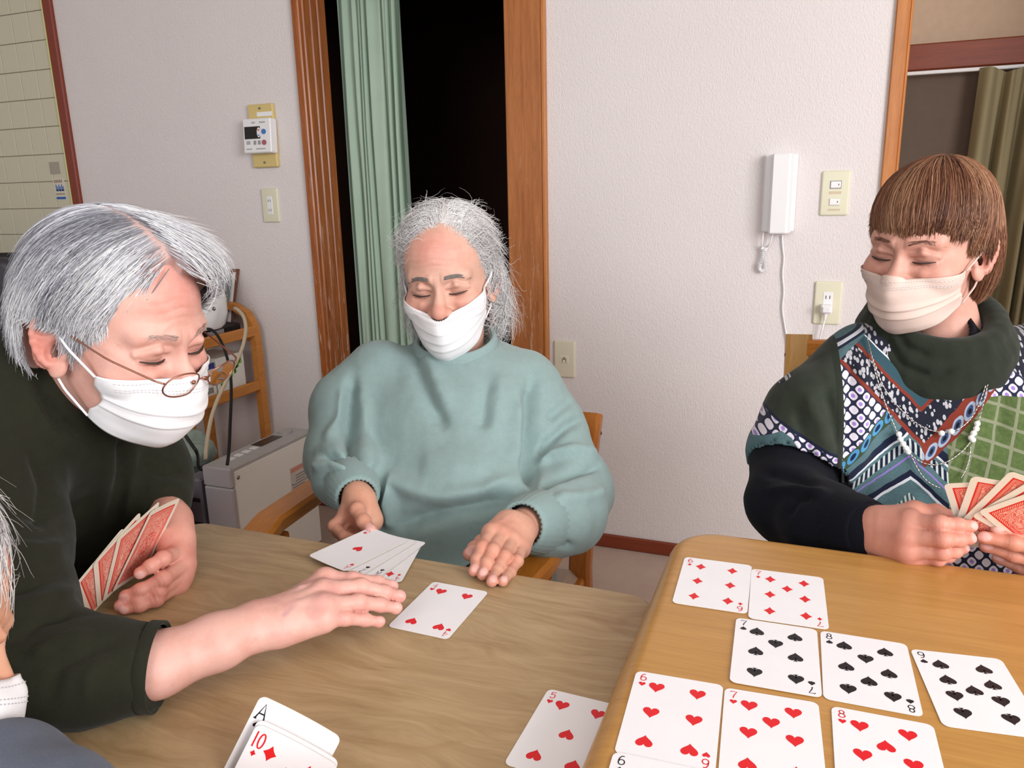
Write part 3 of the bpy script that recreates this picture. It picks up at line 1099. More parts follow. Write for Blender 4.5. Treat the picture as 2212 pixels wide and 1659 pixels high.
def smooth_path(pts, n=60, w=9):
    p = np.array(pts, float)
    ts = np.linspace(0, len(p) - 1, n)
    q = np.stack([np.interp(ts, np.arange(len(p)), p[:, i]) for i in range(3)], 1)
    kk = np.ones(w) / w
    return np.stack([np.convolve(np.pad(q[:, i], w // 2, 'edge'), kk, 'valid') for i in range(3)], 1)


pts = [P(505, 664, 2.50), P(520, 672, 2.45), P(533, 695, 2.4), P(530, 730, 2.35), P(520, 765, 2.3), P(500, 800, 2.25), P(480, 840, 2.2), P(462, 880, 2.15), P(452, 920, 2.1), P(446, 960, 2.08), P(443, 1000, 2.06)]
obj('beige_cable', MB().tube(smooth_path(pts), 0.0055, 10), plain('beige_rubber', (196, 182, 158), 0.5), label='thick beige cable looping down in front of the wooden rack', cat='cable', smooth=180)
pts = [P(445, 710, 2.4), P(462, 712, 2.4), P(480, 740, 2.38), P(492, 775, 2.34), P(499, 810, 2.3), P(500, 860, 2.22), P(497, 910, 2.15), P(495, 975, 2.08), P(490, 1010, 2.06)]
obj('black_cable', MB().tube(smooth_path(pts), 0.0045, 10), M_BLACK, label='black cable hanging straight down across the rack shelves', cat='cable', smooth=180)
pts = [P(380, 900, 2.0), P(390, 925, 2.0), P(410, 955, 2.0), P(428, 980, 1.99), np.array((-1.63, 1.63, 0.375)), np.array((-1.63, 1.66, 0.358))]
obj('black_cable', MB().tube(smooth_path(pts), 0.0045, 10), M_BLACK, label='short black cable slanting down left of the panel heater', cat='cable', smooth=180)

# panel heater (long axis runs to the wall)
HX0, HX1, HY0, HY1, HZ = -1.560, -1.462, 1.585, 1.955, 0.412
e = empty('panel_heater', ((HX0 + HX1) / 2, (HY0 + HY1) / 2, 0), 'white panel heater with grey control top standing by the seated woman', 'heater')
obj('side_panel', MB().box((HX1 - 0.012, HY0 + 0.004, 0.03), (HX1, HY1, HZ - 0.012), 0.003), plain('heater_panel', (236, 236, 231), 0.45, 0, .4, 10, .02), e)
M_SILV = plain('silver_paint', (188, 184, 188), 0.35, 0.3, 0.5, 10, .03)
obj('body', MB().box((HX0 + 0.006, HY0 + 0.03, 0.03), (HX1 - 0.012, HY1 - 0.004, HZ - 0.014)), plain('heater_body', (120, 118, 120), 0.5), e)
obj('end_panel', MB().box((HX0, HY0 - 0.012, 0.03), (HX1 + 0.001, HY0 + 0.006, HZ - 0.06), 0.004), M_SILV, e)
obj('end_cap', MB().box((HX0, HY0 - 0.013, HZ - 0.058), (HX1 + 0.001, HY0 + 0.006, HZ), 0.004), M_SILV, e)
tp = obj('control_top', MB().box((HX0, HY0, HZ - 0.016), (HX1, HY1 + 0.004, HZ), 0.004), plain('heater_grey', (178, 176, 176), 0.45), e)
obj('display', MB().box((-1.548, 1.765, HZ - 0.001), (-1.508, 1.865, HZ + 0.0012)), plain('heater_display', (34, 32, 34), 0.25), tp)
for y in (1.635, 1.668, 1.701, 1.734):
    obj('button', MB().box((-1.530, y, HZ - 0.001), (-1.508, y + 0.02, HZ + 0.0025), 0.001), M_WHITE, tp)
obj('dial', MB().tube([(-1.527, 1.902, HZ), (-1.527, 1.902, HZ + 0.006)], 0.021, 20), plain('dial_grey', (172, 170, 170), 0.35), tp, smooth=40)
for y in (1.602, 1.938):
    obj('screw', MB().sphere((HX1 + 0.001, y, HZ - 0.034), (0.003, 0.006, 0.006), 12, 6), M_METAL, e, smooth=180)
obj('warning_label', MB().box((HX1 - 0.0002, 1.825, 0.215), (HX1 + 0.0006, 1.945, 0.325)), plain('label_paper', (206, 202, 196), 0.6), e)
mb = MB()
for i in range(9):
    w = rng.uniform(0.04, 0.085)
    mb.box((HX1, 1.832 + (0.018 if i > 5 else 0), 0.222 + i * 0.0088), (HX1 + 0.0011, 1.832 + w + 0.02, 0.226 + i * 0.0088))
mb.box((HX1, 1.828, 0.222), (HX1 + 0.0011, 1.848, 0.255)).box((HX1, 1.828, 0.268), (HX1 + 0.0011, 1.834, 0.274))
obj('label_text', mb, plain('label_ink', (150, 148, 146), 0.7), e, kind='stuff')
obj('label_heading', MB().box((HX1, 1.828, 0.308), (HX1 + 0.0011, 1.90, 0.322)), plain('label_red', (216, 150, 134), 0.7), e)
obj('foot', MB().box((HX0 - 0.03, HY0 + 0.03, 0), (HX1 + 0.03, HY0 + 0.07, 0.03), 0.006), M_SILV, e)
obj('foot', MB().box((HX0 - 0.03, HY1 - 0.07, 0), (HX1 + 0.03, HY1 - 0.03, 0.03), 0.006), M_SILV, e)

# second grey unit beside the heater's end (dark slotted case), bags on the floor crate
e = empty('grey_air_unit', (-1.66, 1.62, 0), 'grey slotted case standing left of the panel heater', 'device')
obj('case', MB().box((-1.660, 1.60, 0), (-1.600, 1.86, 0.355), 0.006), plain('grey_case', (118, 112, 122), 0.4), e)
for z in (0.285, 0.21):
    obj('slot', MB().box((-1.655, 1.5985, z), (-1.606, 1.601, z + 0.012)), M_SLOT, e)


def bag(name, c, r, mat, label, seed, cat='bag'):
    f = Field(np.array(c) - np.array(r) * 1.5, np.array(c) + np.array(r) * 1.5, 0.008)
    f.ell(c, r, 0.01)
    V, Q = f.mesh()
    V = wrinkle(V, Q, min(r) * 0.28, 9.0, seed)
    V = wrinkle(V, Q, min(r) * 0.10, 26.0, seed + 3)
    V[:, 2] = np.maximum(V[:, 2], c[2] - r[2] * 0.8)
    o = mesh_quads(name, V, Q, mat)
    return tag(o, label, cat)


k = NT('thin_green_plastic')
v = k.coord()
k.bump(k.noise(v, 60.0), 0.5, 0.003)
k.b.inputs['Transmission Weight'].default_value = 0.25
M_BAGG = k.out(k.mix(k.noise(v, 20.0), lin(132, 150, 138), lin(176, 196, 184)), 0.25, 0, 0.5)
k = NT('printed_bag')
v = k.coord()
n_ = k.noise(v, 22.0, 2.0, 0.5, 0.6)
M_BAGB = k.out(k.ramp(n_, [(0.0, lin(210, 205, 212)), (0.53, lin(200, 196, 206)), (0.56, lin(70, 92, 160)), (0.62, lin(208, 200, 206)), (1.0, lin(190, 180, 186))]), 0.35)
obj('storage_crate', MB().box((-2.08, 1.40, 0), (-1.69, 1.82, 0.30), 0.01), plain('crate_brown', (104, 74, 56), 0.7), label='brown crate holding plastic bags below the wooden rack', cat='crate')
bag('plastic_bag', (-1.80, 1.73, 0.375), (0.12, 0.10, 0.075), M_BAGG, 'crumpled pale green plastic bag behind the panel heater', 1.0)
bag('printed_plastic_bag', (-1.77, 1.52, 0.33), (0.115, 0.12, 0.05), M_BAGB, 'white plastic bag with blue marks left of the panel heater', 4.0)
bag('blue_pouch', (-1.63, 1.50, 0.305), (0.055, 0.05, 0.045), plain('blue_cloth', (58, 74, 132), 0.8), 'small blue cloth pouch beside the grey case', 7.0, 'pouch')
bag('red_cloth', (-1.63, 1.47, 0.235), (0.06, 0.06, 0.035), plain('red_cloth', (150, 30, 34), 0.8), 'folded red cloth below the blue pouch', 9.0, 'cloth')
bag('paper_bag', (-1.98, 1.72, 0.40), (0.11, 0.10, 0.11), plain('pale_paper_bag', (202, 190, 182), 0.7), 'pale crumpled paper bag behind the black cable', 12.0)
# ================================================================== tables
def table_wood(name, dark):
    k = NT(name)
    v = k.coord()
    if dark:
        warp = k.noise(k.mapping(v, (3.0, 7.0, 3.0)), 1.6, 3.0, 0.5)
        w2 = k.n('ShaderNodeVectorMath', operation='MULTIPLY_ADD')
        k.put(w2.inputs[0], k.n('ShaderNodeTexNoise', i_Vector=k.mapping(v, (4.0, 9.0, 4.0)), i_Scale=1.0, i_Detail=3.0).outputs[1])
        w2.inputs[1].default_value = (0.10, 0.10, 0.0)
        k.put(w2.inputs[2], v)
        f = k.noise(k.mapping(w2.outputs[0], (6, 52, 20)), 1.4, 6.0, 0.62, 0.5)
        g = k.noise(k.mapping(w2.outputs[0], (30, 330, 60)), 1.0, 3.0, 0.6)
        col = k.ramp(k.mix(0.22, f, g), [(0.22, lin(139, 111, 77)), (0.42, lin(167, 139, 101)), (0.60, lin(183, 156, 118)), (0.8, lin(197, 172, 135))])
        patch = k.noise(k.mapping(v, (5, 12, 5)), 1.3, 4.0, 0.6, 0.8)
        pf = k.math('MULTIPLY_ADD', patch, 7.0, -4.25, clamp=True)
        col = k.mix(k.mul(pf, 0.55), col, lin(140, 98, 56))
        worn = k.math('MULTIPLY_ADD', k.noise(k.mapping(v, (6, 30, 6)), 1.7, 4.0, 0.7), 5.0, -2.9, clamp=True)
        col = k.mix(k.mul(worn, 0.4), col, lin(176, 160, 134))
        k.bump(f, 0.10, 0.001)
        return k.out(col, 0.42, 0, 0.45)
    f = k.noise(k.mapping(v, (3, 46, 20)), 2.2, 5.0, 0.6, 0.25)
    g = k.noise(k.mapping(v, (14, 400, 60)), 1.0, 2.0, 0.6)
    col = k.ramp(k.mix(0.3, f, g), [(0.28, lin(176, 126, 62)), (0.7, lin(202, 152, 84))])
    k.bump(f, 0.04, 0.001)
    return k.out(col, 0.30, 0, 0.5)


M_TLOW = table_wood('worn_table_wood', True)
M_TUP = table_wood('honey_table_wood', False)
M_TLIP = wood('table_lip_wood', (184, 128, 60), (204, 150, 80), 'Y', 0.7, 0.3)


def table(name, x0, y0, x1, y1, z, th, mat, leg_mat, label, rad, lip=None):
    e = empty(name, ((x0 + x1) / 2, (y0 + y1) / 2, 0), label, 'table')
    obj('tabletop', MB().prism(round_rect(x0, y0, x1, y1, rad, 8), z - th, z, bev=0.010 if lip is None else 0.020), mat, e, smooth=50)
    obj('apron', MB().box((x0 + 0.06, y0 + 0.06, z - th - 0.07), (x1 - 0.06, y1 - 0.06, z - th), 0.003), leg_mat, e)
    for x in (x0 + 0.08, x1 - 0.08):
        for y in (y0 + 0.08, y1 - 0.08):
            obj('leg', MB().box((x - 0.028, y - 0.028, 0), (x + 0.028, y + 0.028, z - th), 0.006), leg_mat, e)
    return e


XU = -0.136
table('worn_wooden_table', -0.806, -0.02, -0.138, 0.787, TL, 0.030, M_TLOW, M_TLOW, 'worn grey brown wooden table at left, the lower of the two', 0.035)
table('honey_wooden_table', XU, -0.02, 1.05, 0.886, TU, 0.040, M_TUP, M_TUP, 'smooth honey coloured wooden table at right, the higher one', 0.055, lip=True)

# ================================================================== playing cards
CW, CH, CT = 0.0715, 0.10355, 0.0004
k = NT('card_face')
v = k.coord()
M_FACE = k.out(k.mix(k.noise(v, 30.0), lin(236, 235, 240), lin(243, 242, 246)), 0.42, 0, 0.4)
k = NT('card_cream_shaded_rim')
M_EDGE = k.out(lin(206, 194, 172), 0.6)  # cream rim, painted darker for the shade between stacked cards
M_RED = plain('card_red_ink', (222, 28, 38), 0.4, 0, 0.4, 50, 0.04)
M_BLK = plain('card_black_ink', (28, 24, 30), 0.4, 0, 0.4, 50, 0.04)
k = NT('card_back_print')
v = k.coord()
o_ = k.xyz(v)
ax, ay = k.absv(o_[0]), k.absv(o_[1])
sym = k.comb(ax, ay, 0.0)
vo = k.n('ShaderNodeTexVoronoi', feature='DISTANCE_TO_EDGE', i_Scale=330.0)
nz = k.n('ShaderNodeTexNoise', i_Scale=140.0, i_Detail=2.0)
k.put(nz.inputs['Vector'], sym)
wv = k.n('ShaderNodeVectorMath', operation='MULTIPLY_ADD')
k.put(wv.inputs[0], nz.outputs[1])
wv.inputs[1].default_value = (0.012, 0.012, 0.0)
k.put(wv.inputs[2], sym)
k.put(vo.inputs['Vector'], wv.outputs[0])
ring = k.sin(k.mul(k.noise(sym, 120.0, 1.0, 0.5, 1.5), 70.0))
fil = k.math('MAXIMUM', k.lt(vo.outputs['Distance'], 0.085), k.gt(ring, 0.62))
diag = k.gt(k.sin(k.mul(k.add(ax, k.mul(ay, 1.0)), 2600.0)), 0.1)
inb = k.band(k.math('MAXIMUM', k.sub(ax, CW / 2 - 0.0118), k.sub(ay, CH / 2 - 0.0118)), 0.0, 0.0032)
ins = k.lt(k.math('MAXIMUM', k.sub(ax, CW / 2 - 0.0118), k.sub(ay, CH / 2 - 0.0118)), 0.0)
ornament = k.math('MAXIMUM', k.mul(fil, ins), k.mul(k.mul(diag, inb), 1.0))
lines = k.math('MAXIMUM', k.band(k.math('MAXIMUM', k.sub(ax, CW / 2 - 0.0075), k.sub(ay, CH / 2 - 0.0075)), -0.0005, 0.0),
               k.band(k.math('MAXIMUM', k.sub(ax, CW / 2 - 0.0118), k.sub(ay, CH / 2 - 0.0118)), -0.0006, 0.0))
redzone = k.lt(k.math('MAXIMUM', k.sub(ax, CW / 2 - 0.0068), k.sub(ay, CH / 2 - 0.0068)), 0.0)
cream = lin(228, 216, 196)
colr = k.mix(k.mul(ornament, 0.78), lin(218, 58, 44), lin(240, 196, 176))
colr = k.mix(lines, colr, lin(214, 40, 36))
M_BACK = k.out(k.mix(redzone, k.mix(k.noise(v, 60.0), lin(226, 216, 198), lin(236, 228, 214)), colr), 0.42, 0, 0.4)


def card_z(x, y, curl):
    return curl[0] * (x / (CW / 2)) ** 2 + curl[1] * (y / (CH / 2)) ** 2 + curl[2] * (x / (CW / 2)) * (y / (CH / 2))


def card_mesh(curl, back_up):
    r = 0.0055
    ys = np.concatenate([-CH / 2 + r * (1 - np.cos(np.linspace(0, math.pi / 2, 5))), np.linspace(-CH / 2 + r, CH / 2 - r, 9)[1:-1], CH / 2 - r * (1 - np.cos(np.linspace(math.pi / 2, 0, 5)))])
    mb = MB()
    tops, bots = [], []
    for y in ys:
        e_ = max(0.0, abs(y) - (CH / 2 - r))
        hw = CW / 2 - r + math.sqrt(max(0, r * r - e_ * e_))
        xs = np.linspace(-hw, hw, 9)
        tops.append([(x, y, card_z(x, y, curl) + CT / 2) for x in xs])
        bots.append([(x, y, card_z(x, y, curl) - CT / 2) for x in xs])
    T_, B_ = np.array(tops), np.array(bots)
    n0 = T_.shape[0] * T_.shape[1]
    mb.grid(T_, mi=1 if back_up else 0)
    mb.grid(B_, mi=0 if back_up else 1)
    nv = T_.shape[1]
    nu = T_.shape[0]
    rim = [(0, j) for j in range(nv)] + [(i, nv - 1) for i in range(1, nu)] + [(nu - 1, j) for j in range(nv - 2, -1, -1)] + [(i, 0) for i in range(nu - 2, 0, -1)]
    ids = [i * nv + j for i, j in rim]
    for a in range(len(ids)):
        b = (a + 1) % len(ids)
        mb.f.append([ids[a], ids[b], n0 + ids[b], n0 + ids[a]])
        mb.mi.append(2)
    return mb


def pip_poly(suit):
    if suit == 'D':
        out = []
        cs = [(0, 0.56), (0.44, 0), (0, -0.56), (-0.44, 0)]
        for i in range(4):
            a, b = np.array(cs[i]), np.array(cs[(i + 1) % 4])
            for t in (0, 0.25, 0.5, 0.75):
                p = a + (b - a) * t
                out.append(p * (1 - 0.16 * math.sin(math.pi * t)))
        return [np.array(out)]
    h = []
    for t in np.linspace(0, 2 * math.pi, 37)[:-1]:
        x = 16 * math.sin(t) ** 3
        y = 13 * math.cos(t) - 5 * math.cos(2 * t) - 2 * math.cos(3 * t) - math.cos(4 * t)
        h.append((x / 32.0, y / 29.0 + 0.09))
    h = np.array(h)
    if suit == 'H':
        return [h]
    s = h * np.array([1, -1]) + np.array([0, 0.06])
    stem = np.array([(-0.045, -0.1), (-0.045, -0.33), (-0.09, -0.46), (-0.16, -0.52), (0.16, -0.52), (0.09, -0.46), (0.045, -0.33), (0.045, -0.1)])
    if suit == 'C':
        out = [stem]
        for cx, cy in ((0, 0.27), (-0.25, -0.08), (0.25, -0.08)):
            out.append(np.array([(cx + 0.24 * math.cos(a), cy + 0.24 * math.sin(a)) for a in np.linspace(0, 2 * math.pi, 20)[:-1]]))
        return out
    return [s, stem]


def arc(cx, cy, rx, ry, a0, a1, n=14):
    return [(cx + rx * math.cos(math.radians(a)), cy + ry * math.sin(math.radians(a))) for a in np.linspace(a0, a1, n)]


GLYPH = {
    '2': [arc(0, 0.22, 0.34, 0.27, 160, -35) + [(-0.34, -0.48), (0.38, -0.48)]],
    '4': [[(0.18, -0.5), (0.18, 0.5), (-0.4, -0.2), (0.42, -0.2)], [(0.02, -0.5), (0.34, -0.5)]],
    '5': [[(0.32, 0.47), (-0.26, 0.47), (-0.30, 0.04)] + arc(0, -0.16, 0.36, 0.32, 140, -155)],
    '6': [arc(0, -0.20, 0.36, 0.29, 0, 360, 22), arc(0.06, -0.1, 0.42, 0.6, 178, 70)],
    '7': [[(-0.38, 0.34), (-0.36, 0.46), (0.38, 0.46), (0.02, -0.12), (-0.06, -0.5)]],
    '8': [arc(0, 0.24, 0.28, 0.24, 0, 360, 20), arc(0, -0.24, 0.36, 0.26, 0, 360, 22)],
    '9': [arc(0, 0.20, 0.36, 0.29, 0, 360, 22), arc(-0.06, 0.1, 0.42, 0.6, -2, -110)],
    'A': [[(-0.40, -0.5), (0, 0.5), (0.40, -0.5)], [(-0.25, -0.14), (0.25, -0.14)], [(-0.52, -0.5), (-0.26, -0.5)], [(0.26, -0.5), (0.52, -0.5)]],
    '10': [[(-0.36, -0.5), (-0.36, 0.5)], arc(0.22, 0, 0.24, 0.46, 0, 360, 26)],
}


def strokes(mb, glyph, cx, cy, w, h, th, rot, zf):
    for line in GLYPH[glyph]:
        L = np.array(line) * (w, h)
        tg = np.gradient(L, axis=0)
        tg /= np.linalg.norm(tg, axis=1)[:, None] + 1e-12
        nr = np.stack([-tg[:, 1], tg[:, 0]], 1)
        a, b = L + nr * th / 2, L - nr * th / 2
        c_, s_ = math.cos(rot), math.sin(rot)
        vs = []
        for p, q in zip(a, b):
            for u in (p, q):
                x, y = cx + c_ * u[0] - s_ * u[1], cy + s_ * u[0] + c_ * u[1]
                vs.append((x, y, zf(x, y)))
        mb.put(vs, [(2 * i, 2 * i + 1, 2 * i + 3, 2 * i + 2) for i in range(len(L) - 1)])


def put_pip(mb, suit, cx, cy, size, rot, zf):
    for poly in pip_poly(suit):
        c_, s_ = math.cos(rot), math.sin(rot)
        p = poly * size
        vs = [(cx + c_ * a - s_ * b, cy + s_ * a + c_ * b) for a, b in p]
        m = np.mean(vs, 0)
        V_ = [(m[0], m[1], zf(*m))] + [(a, b, zf(a, b)) for a, b in vs]
        n = len(vs)
        mb.put(V_, [(0, 1 + i, 1 + (i + 1) % n) for i in range(n)])


R_, C_ = 0.315, 0.23
LAY = {'A': [(0, 0, 0)],
       '2': [(0, R_, 0), (0, -R_, 1)],
       '4': [(-C_, R_, 0), (C_, R_, 0), (-C_, -R_, 1), (C_, -R_, 1)],
       '5': [(-C_, R_, 0), (C_, R_, 0), (0, 0, 1), (-C_, -R_, 1), (C_, -R_, 1)],
       '6': [(-C_, R_, 0), (C_, R_, 0), (-C_, 0, 0), (C_, 0, 0), (-C_, -R_, 1), (C_, -R_, 1)],
       '7': [(-C_, R_, 0), (C_, R_, 0), (0, R_ / 2, 0), (-C_, 0, 0), (C_, 0, 0), (-C_, -R_, 1), (C_, -R_, 1)],
       '8': [(-C_, R_, 0), (C_, R_, 0), (0, R_ / 2, 1), (-C_, 0, 0), (C_, 0, 0), (0, -R_ / 2, 0), (-C_, -R_, 1), (C_, -R_, 1)],
       '9': [(-C_, R_, 0), (C_, R_, 0), (-C_, R_ / 3, 0), (C_, R_ / 3, 0), (0, 0, 0), (-C_, -R_ / 3, 1), (C_, -R_ / 3, 1), (-C_, -R_, 1), (C_, -R_, 1)],
       '10': [(-C_, R_, 0), (C_, R_, 0), (-C_, R_ / 3, 0), (C_, R_ / 3, 0), (0, R_ * .66, 0), (0, -R_ * .66, 1), (-C_, -R_ / 3, 1), (C_, -R_ / 3, 1), (-C_, -R_, 1), (C_, -R_, 1)]}


def card(rank, suit, R, c, label, group, curl=(0, 0, 0), back_up=False, gh=0.0088, gw=0.0062, center_flip=False):
    mb = card_mesh(curl, back_up)
    me = bpy.data.meshes.new('playing_card')
    me.from_pydata(mb.v, [], mb.f)
    for p, i in zip(me.polygons, mb.mi):
        p.material_index = i
        p.use_smooth = i != 2
    bm_fix(me)
    me.set_sharp_from_angle(angle=math.radians(30))
    for m in (M_FACE, M_BACK, M_EDGE):
        me.materials.append(m)
    o = bpy.data.objects.new('playing_card', me)
    COL.objects.link(o)
    MW = Matrix.Identity(4)
    for i in range(3):
        for j in range(3):
            MW[i][j] = R[i][j]
        MW[i][3] = c[i]
    o.matrix_world = MW
    tag(o, label, 'card', group)
    if rank and not back_up:
        zf = lambda x, y: card_z(x, y, curl) + CT / 2 + 0.00012
        ink = M_RED if suit in 'HD' else M_BLK

        def print_on(nm, pm):
            ps = bpy.data.meshes.new(nm)
            ps.from_pydata(pm.v, [], pm.f)
            ps.materials.append(ink)
            po = bpy.data.objects.new(nm, ps)
            COL.objects.link(po)
            po.parent = o

        for px, py, inv in LAY[rank]:
            if center_flip and px == 0:
                inv = 1 - inv
            pm = MB()
            put_pip(pm, suit, px * CW, py * CH, 0.0128 if rank != 'A' else 0.0135, math.pi if inv else 0, zf)
            print_on('pip', pm)
        yi = 0.425 * CH if gh < 0.01 else CH / 2 - 0.0055 - gh / 2
        for s in (1, -1):
            rot = 0 if s > 0 else math.pi
            pm = MB()
            put_pip(pm, suit, s * -0.398 * CW, s * (yi - gh * 0.5 - 0.0050), 0.0056, rot, zf)
            print_on('small_pip', pm)
            pm = MB()
            strokes(pm, rank, s * -0.398 * CW, s * yi, gw, gh, 0.0009 if gh < 0.01 else 0.0013, rot, zf)
            print_on('rank_mark', pm)
    return o


def flatR(a):
    return np.array([[math.cos(a), -math.sin(a), 0], [math.sin(a), math.cos(a), 0], [0, 0, 1.0]])


GU = 'cards laid out face up on the honey table'
S_ = 1.17
for rank, suit, x, y, a, lab, dz, cf in (
    ('6', 'H', -0.0685 * S_, 0.4478 * S_, 0.0568, 'six of hearts face up at the left edge of the honey table', 0.0, False),
    ('6', 'D', -0.0651 * S_, 0.6393 * S_, 0.035, 'six of diamonds face up near the back left corner of the honey table', 0.0, False),
    ('7', 'D', -0.0034 * S_, 0.6352 * S_, 0.0483, 'seven of diamonds face up right of the six of diamonds', 0.00015, False),
    ('7', 'S', -0.0084 * S_, 0.5439 * S_, 0.0425, 'seven of spades face up in front of the seven of diamonds', 0.0006, True),
    ('8', 'S', 0.0543 * S_, 0.5461 * S_, 0.0234, 'eight of spades face up right of the seven of spades', 0.0, False),
):
    card(rank, suit, flatR(a), (x, y, TU + CT / 2 + 0.0004 + dz), lab, GU, center_flip=cf)


def lay(rank, suit, tl, tr, bl, z, lab, grp, **kw):
    """card lying flat at height z with its corner marks at these places"""
    a, b, g = PZ(*tl, z), PZ(*tr, z), PZ(*bl, z)
    ex = unit(b - a)
    ang = math.atan2(ex[1], ex[0])
    ey = unit(a - g)
    ang2 = math.atan2(-ey[0], ey[1])
    ang = (ang + 1.4 * ang2) / 2.4
    R = flatR(ang)
    c = a + R @ np.array([CW / 2, -CH / 2, 0])
    c2 = g + R @ np.array([CW / 2, CH / 2, 0])
    c = (c + c2) / 2
    return card(rank, suit, R, (c[0], c[1], z), lab, grp, **kw)


zc = TU + CT / 2 + 0.0004
lay('9', 'S', (1966, 1401), (2153, 1421), (2036, 1570), zc, 'nine of spades face up at the right end of the spades row', GU)
lay('7', 'H', (1568, 1480), (1776, 1512), (1548, 1686), zc, 'seven of hearts face up right of the six of hearts', GU)
lay('8', 'H', (1797, 1523), (2020, 1563), (1806, 1735), zc, 'eight of hearts face up right of the seven of hearts', GU)
lay('6', 'S', (1320, 1643), (1530, 1688), (1262, 1844), zc + 0.0005, 'six of spades mostly out of view in front of the six of hearts', GU)
card('4', 'H', flatR(-0.018), (-0.3076 * S_, 0.5806 * S_, TL + CT / 2 + 0.0004), 'four of hearts lying alone on the worn table', 'cards on the worn table')
lay('5', 'H', (1184, 1490), (1352, 1530), (1089, 1648), TL + 0.0006, 'five of hearts on the worn table half under the honey table edge', 'cards on the worn table')

# middle woman's cards, lying over the table edge
GM = 'cards held by the woman in the green sweater'
R0 = np.array([[-0.9367, -0.3487, 0.0315], [0.3483, -0.9372, -0.0184], [0.0359, -0.0062, 0.9993]])
def edge_card(rank, suit, tl, bl, z, lab):
    a, b = PZ(*tl, z), PZ(*bl, z)
    ey = unit(a - b)
    R = flatR(math.atan2(-ey[0], ey[1]))
    c = a + R @ np.array([CW / 2, -CH / 2, 0])
    return card(rank, suit, R, (c[0], c[1], z), lab, GM, curl=(0.0008, 0.0, 0.0))


edge_card('4', 'D', (867, 1259), (909, 1183), TL + 0.0014, 'four of diamonds lowest in the fan under the woman in green, red index showing')
edge_card('A', 'C', (818, 1249), (922, 1173), TL + 0.0034, 'black ace second lowest in the fan of the woman in green')
edge_card('2', 'S', (783, 1243), (905, 1168), TL + 0.0054, 'two of spades just under the ace of hearts')
edge_card('A', 'H', (746, 1236), (882, 1169), TL + 0.0074, 'ace of hearts on top of the fan, under the thumb of the woman in green')

# left person's fan, backs to the camera
GL = 'red backed cards held by the person with glasses'
R4 = np.array([[-0.3292, 0.3959, 0.8572], [0.9294, 0.2965, 0.2199], [-0.1671, 0.8691, -0.4656]])
c4 = np.array([-0.6977, 0.6064, 0.7485])
R4[:, 2] = np.cross(R4[:, 0], R4[:, 1])
card(None, None, R4, c4, 'red backed card nearest the thumb, front of the fan held at left', GL, back_up=True, curl=(0.0012, 0, 0))


def plane_pt(p, c, n):
    R = ray(*p)
    return CAM + R * (((c - CAM) @ n) / (R @ n))


nrm = R4[:, 2]
if nrm @ (CAM - c4) < 0:
    nrm = -nrm
for i, (tl, bl, lab) in enumerate((((256, 1156), (219, 1309), 'second red backed card of the fan held at left'), ((200, 1204), (211, 1326), 'third red backed card of the fan held at left'), ((157, 1257), (194, 1345), 'rearmost red backed card of the fan held at left, half hidden by the sleeve'))):
    cc = c4 - nrm * 0.0012 * (i + 1)
    a, b = plane_pt(tl, cc, nrm), plane_pt(bl, cc, nrm)
    ey = unit(a - b)
    ex = unit(np.cross(ey, R4[:, 2]))
    m = (a + b) / 2 + ex * CW / 2
    card(None, None, np.stack([ex, ey, np.cross(ex, ey)], 1), m, lab, GL, back_up=True)

# right woman's fan
GR = 'red backed cards held by the woman in the patterned top'
FD = 0.83
piv = P(2082, 1138, FD)
rh = unit(piv - CAM)
uperp = unit(_u - rh * (_u @ rh))
tl_ = math.radians(50)
EN = -math.cos(tl_) * rh - math.sin(tl_) * uperp
for i, (tl, bl, at_top, lab) in enumerate((((2038, 1045), (2062, 1120), True, 'leftmost'), ((2099, 1028), (2067, 1119), True, 'second'), ((2182, 1017), (2079, 1121), True, 'third'), ((2212, 1046), (2098, 1115), False, 'fourth'), ((2212, 1068), (2112, 1104), False, 'front'))):
    cc = piv + EN * (0.0014 * i - 0.004)
    a, b = plane_pt(tl, cc, EN), plane_pt(bl, cc, EN)
    ey = unit(a - b)
    ex = unit(np.cross(ey, EN))
    m = (a - ey * CH / 2 if at_top else b + ey * CH / 2) + ex * CW / 2
    card(None, None, np.stack([ex, ey, np.cross(ex, ey)], 1), m, (lab + ' red backed card from the left in the fan held at right') if i < 4 else 'front red backed card, rightmost of the fan held at right', GR, back_up=True)

# the cards held close to the camera
GN = 'cards held by the person at the lower left edge'
ND = 0.50
fz = unit(CAM - P(620, 1640, ND))


def near_card(rank, suit, tl, tr, bl, d, dr, lab):
    a, b = P(*tl, d), P(*bl, d + 0.01)
    ey = unit(a - b)
    ex = P(*tr, dr) - a
    ex = unit(ex - ey * (ex @ ey))
    n = np.cross(ex, ey)
    c = a + ex * CW / 2 - ey * CH / 2
    return card(rank, suit, np.stack([ex, ey, n], 1), c, lab, GN, gh=0.0142, gw=0.0092, curl=(0.002, 0, 0)), (ex, ey, n, c)


_, near_frame = near_card('A', 'S', (566, 1498), (741, 1602), (486, 1657), 0.604, 0.604, 'ace of spades rearmost of the three cards at the bottom edge')
near_card('9', 'C', (561, 1549), (736, 1653), (481, 1708), 0.602, 0.602, 'card between the ace of spades and the ten of diamonds at the bottom edge')
near_card('10', 'D', (558, 1559), (733, 1663), (478, 1718), 0.60, 0.60, 'ten of diamonds in front of the ace at the bottom edge')
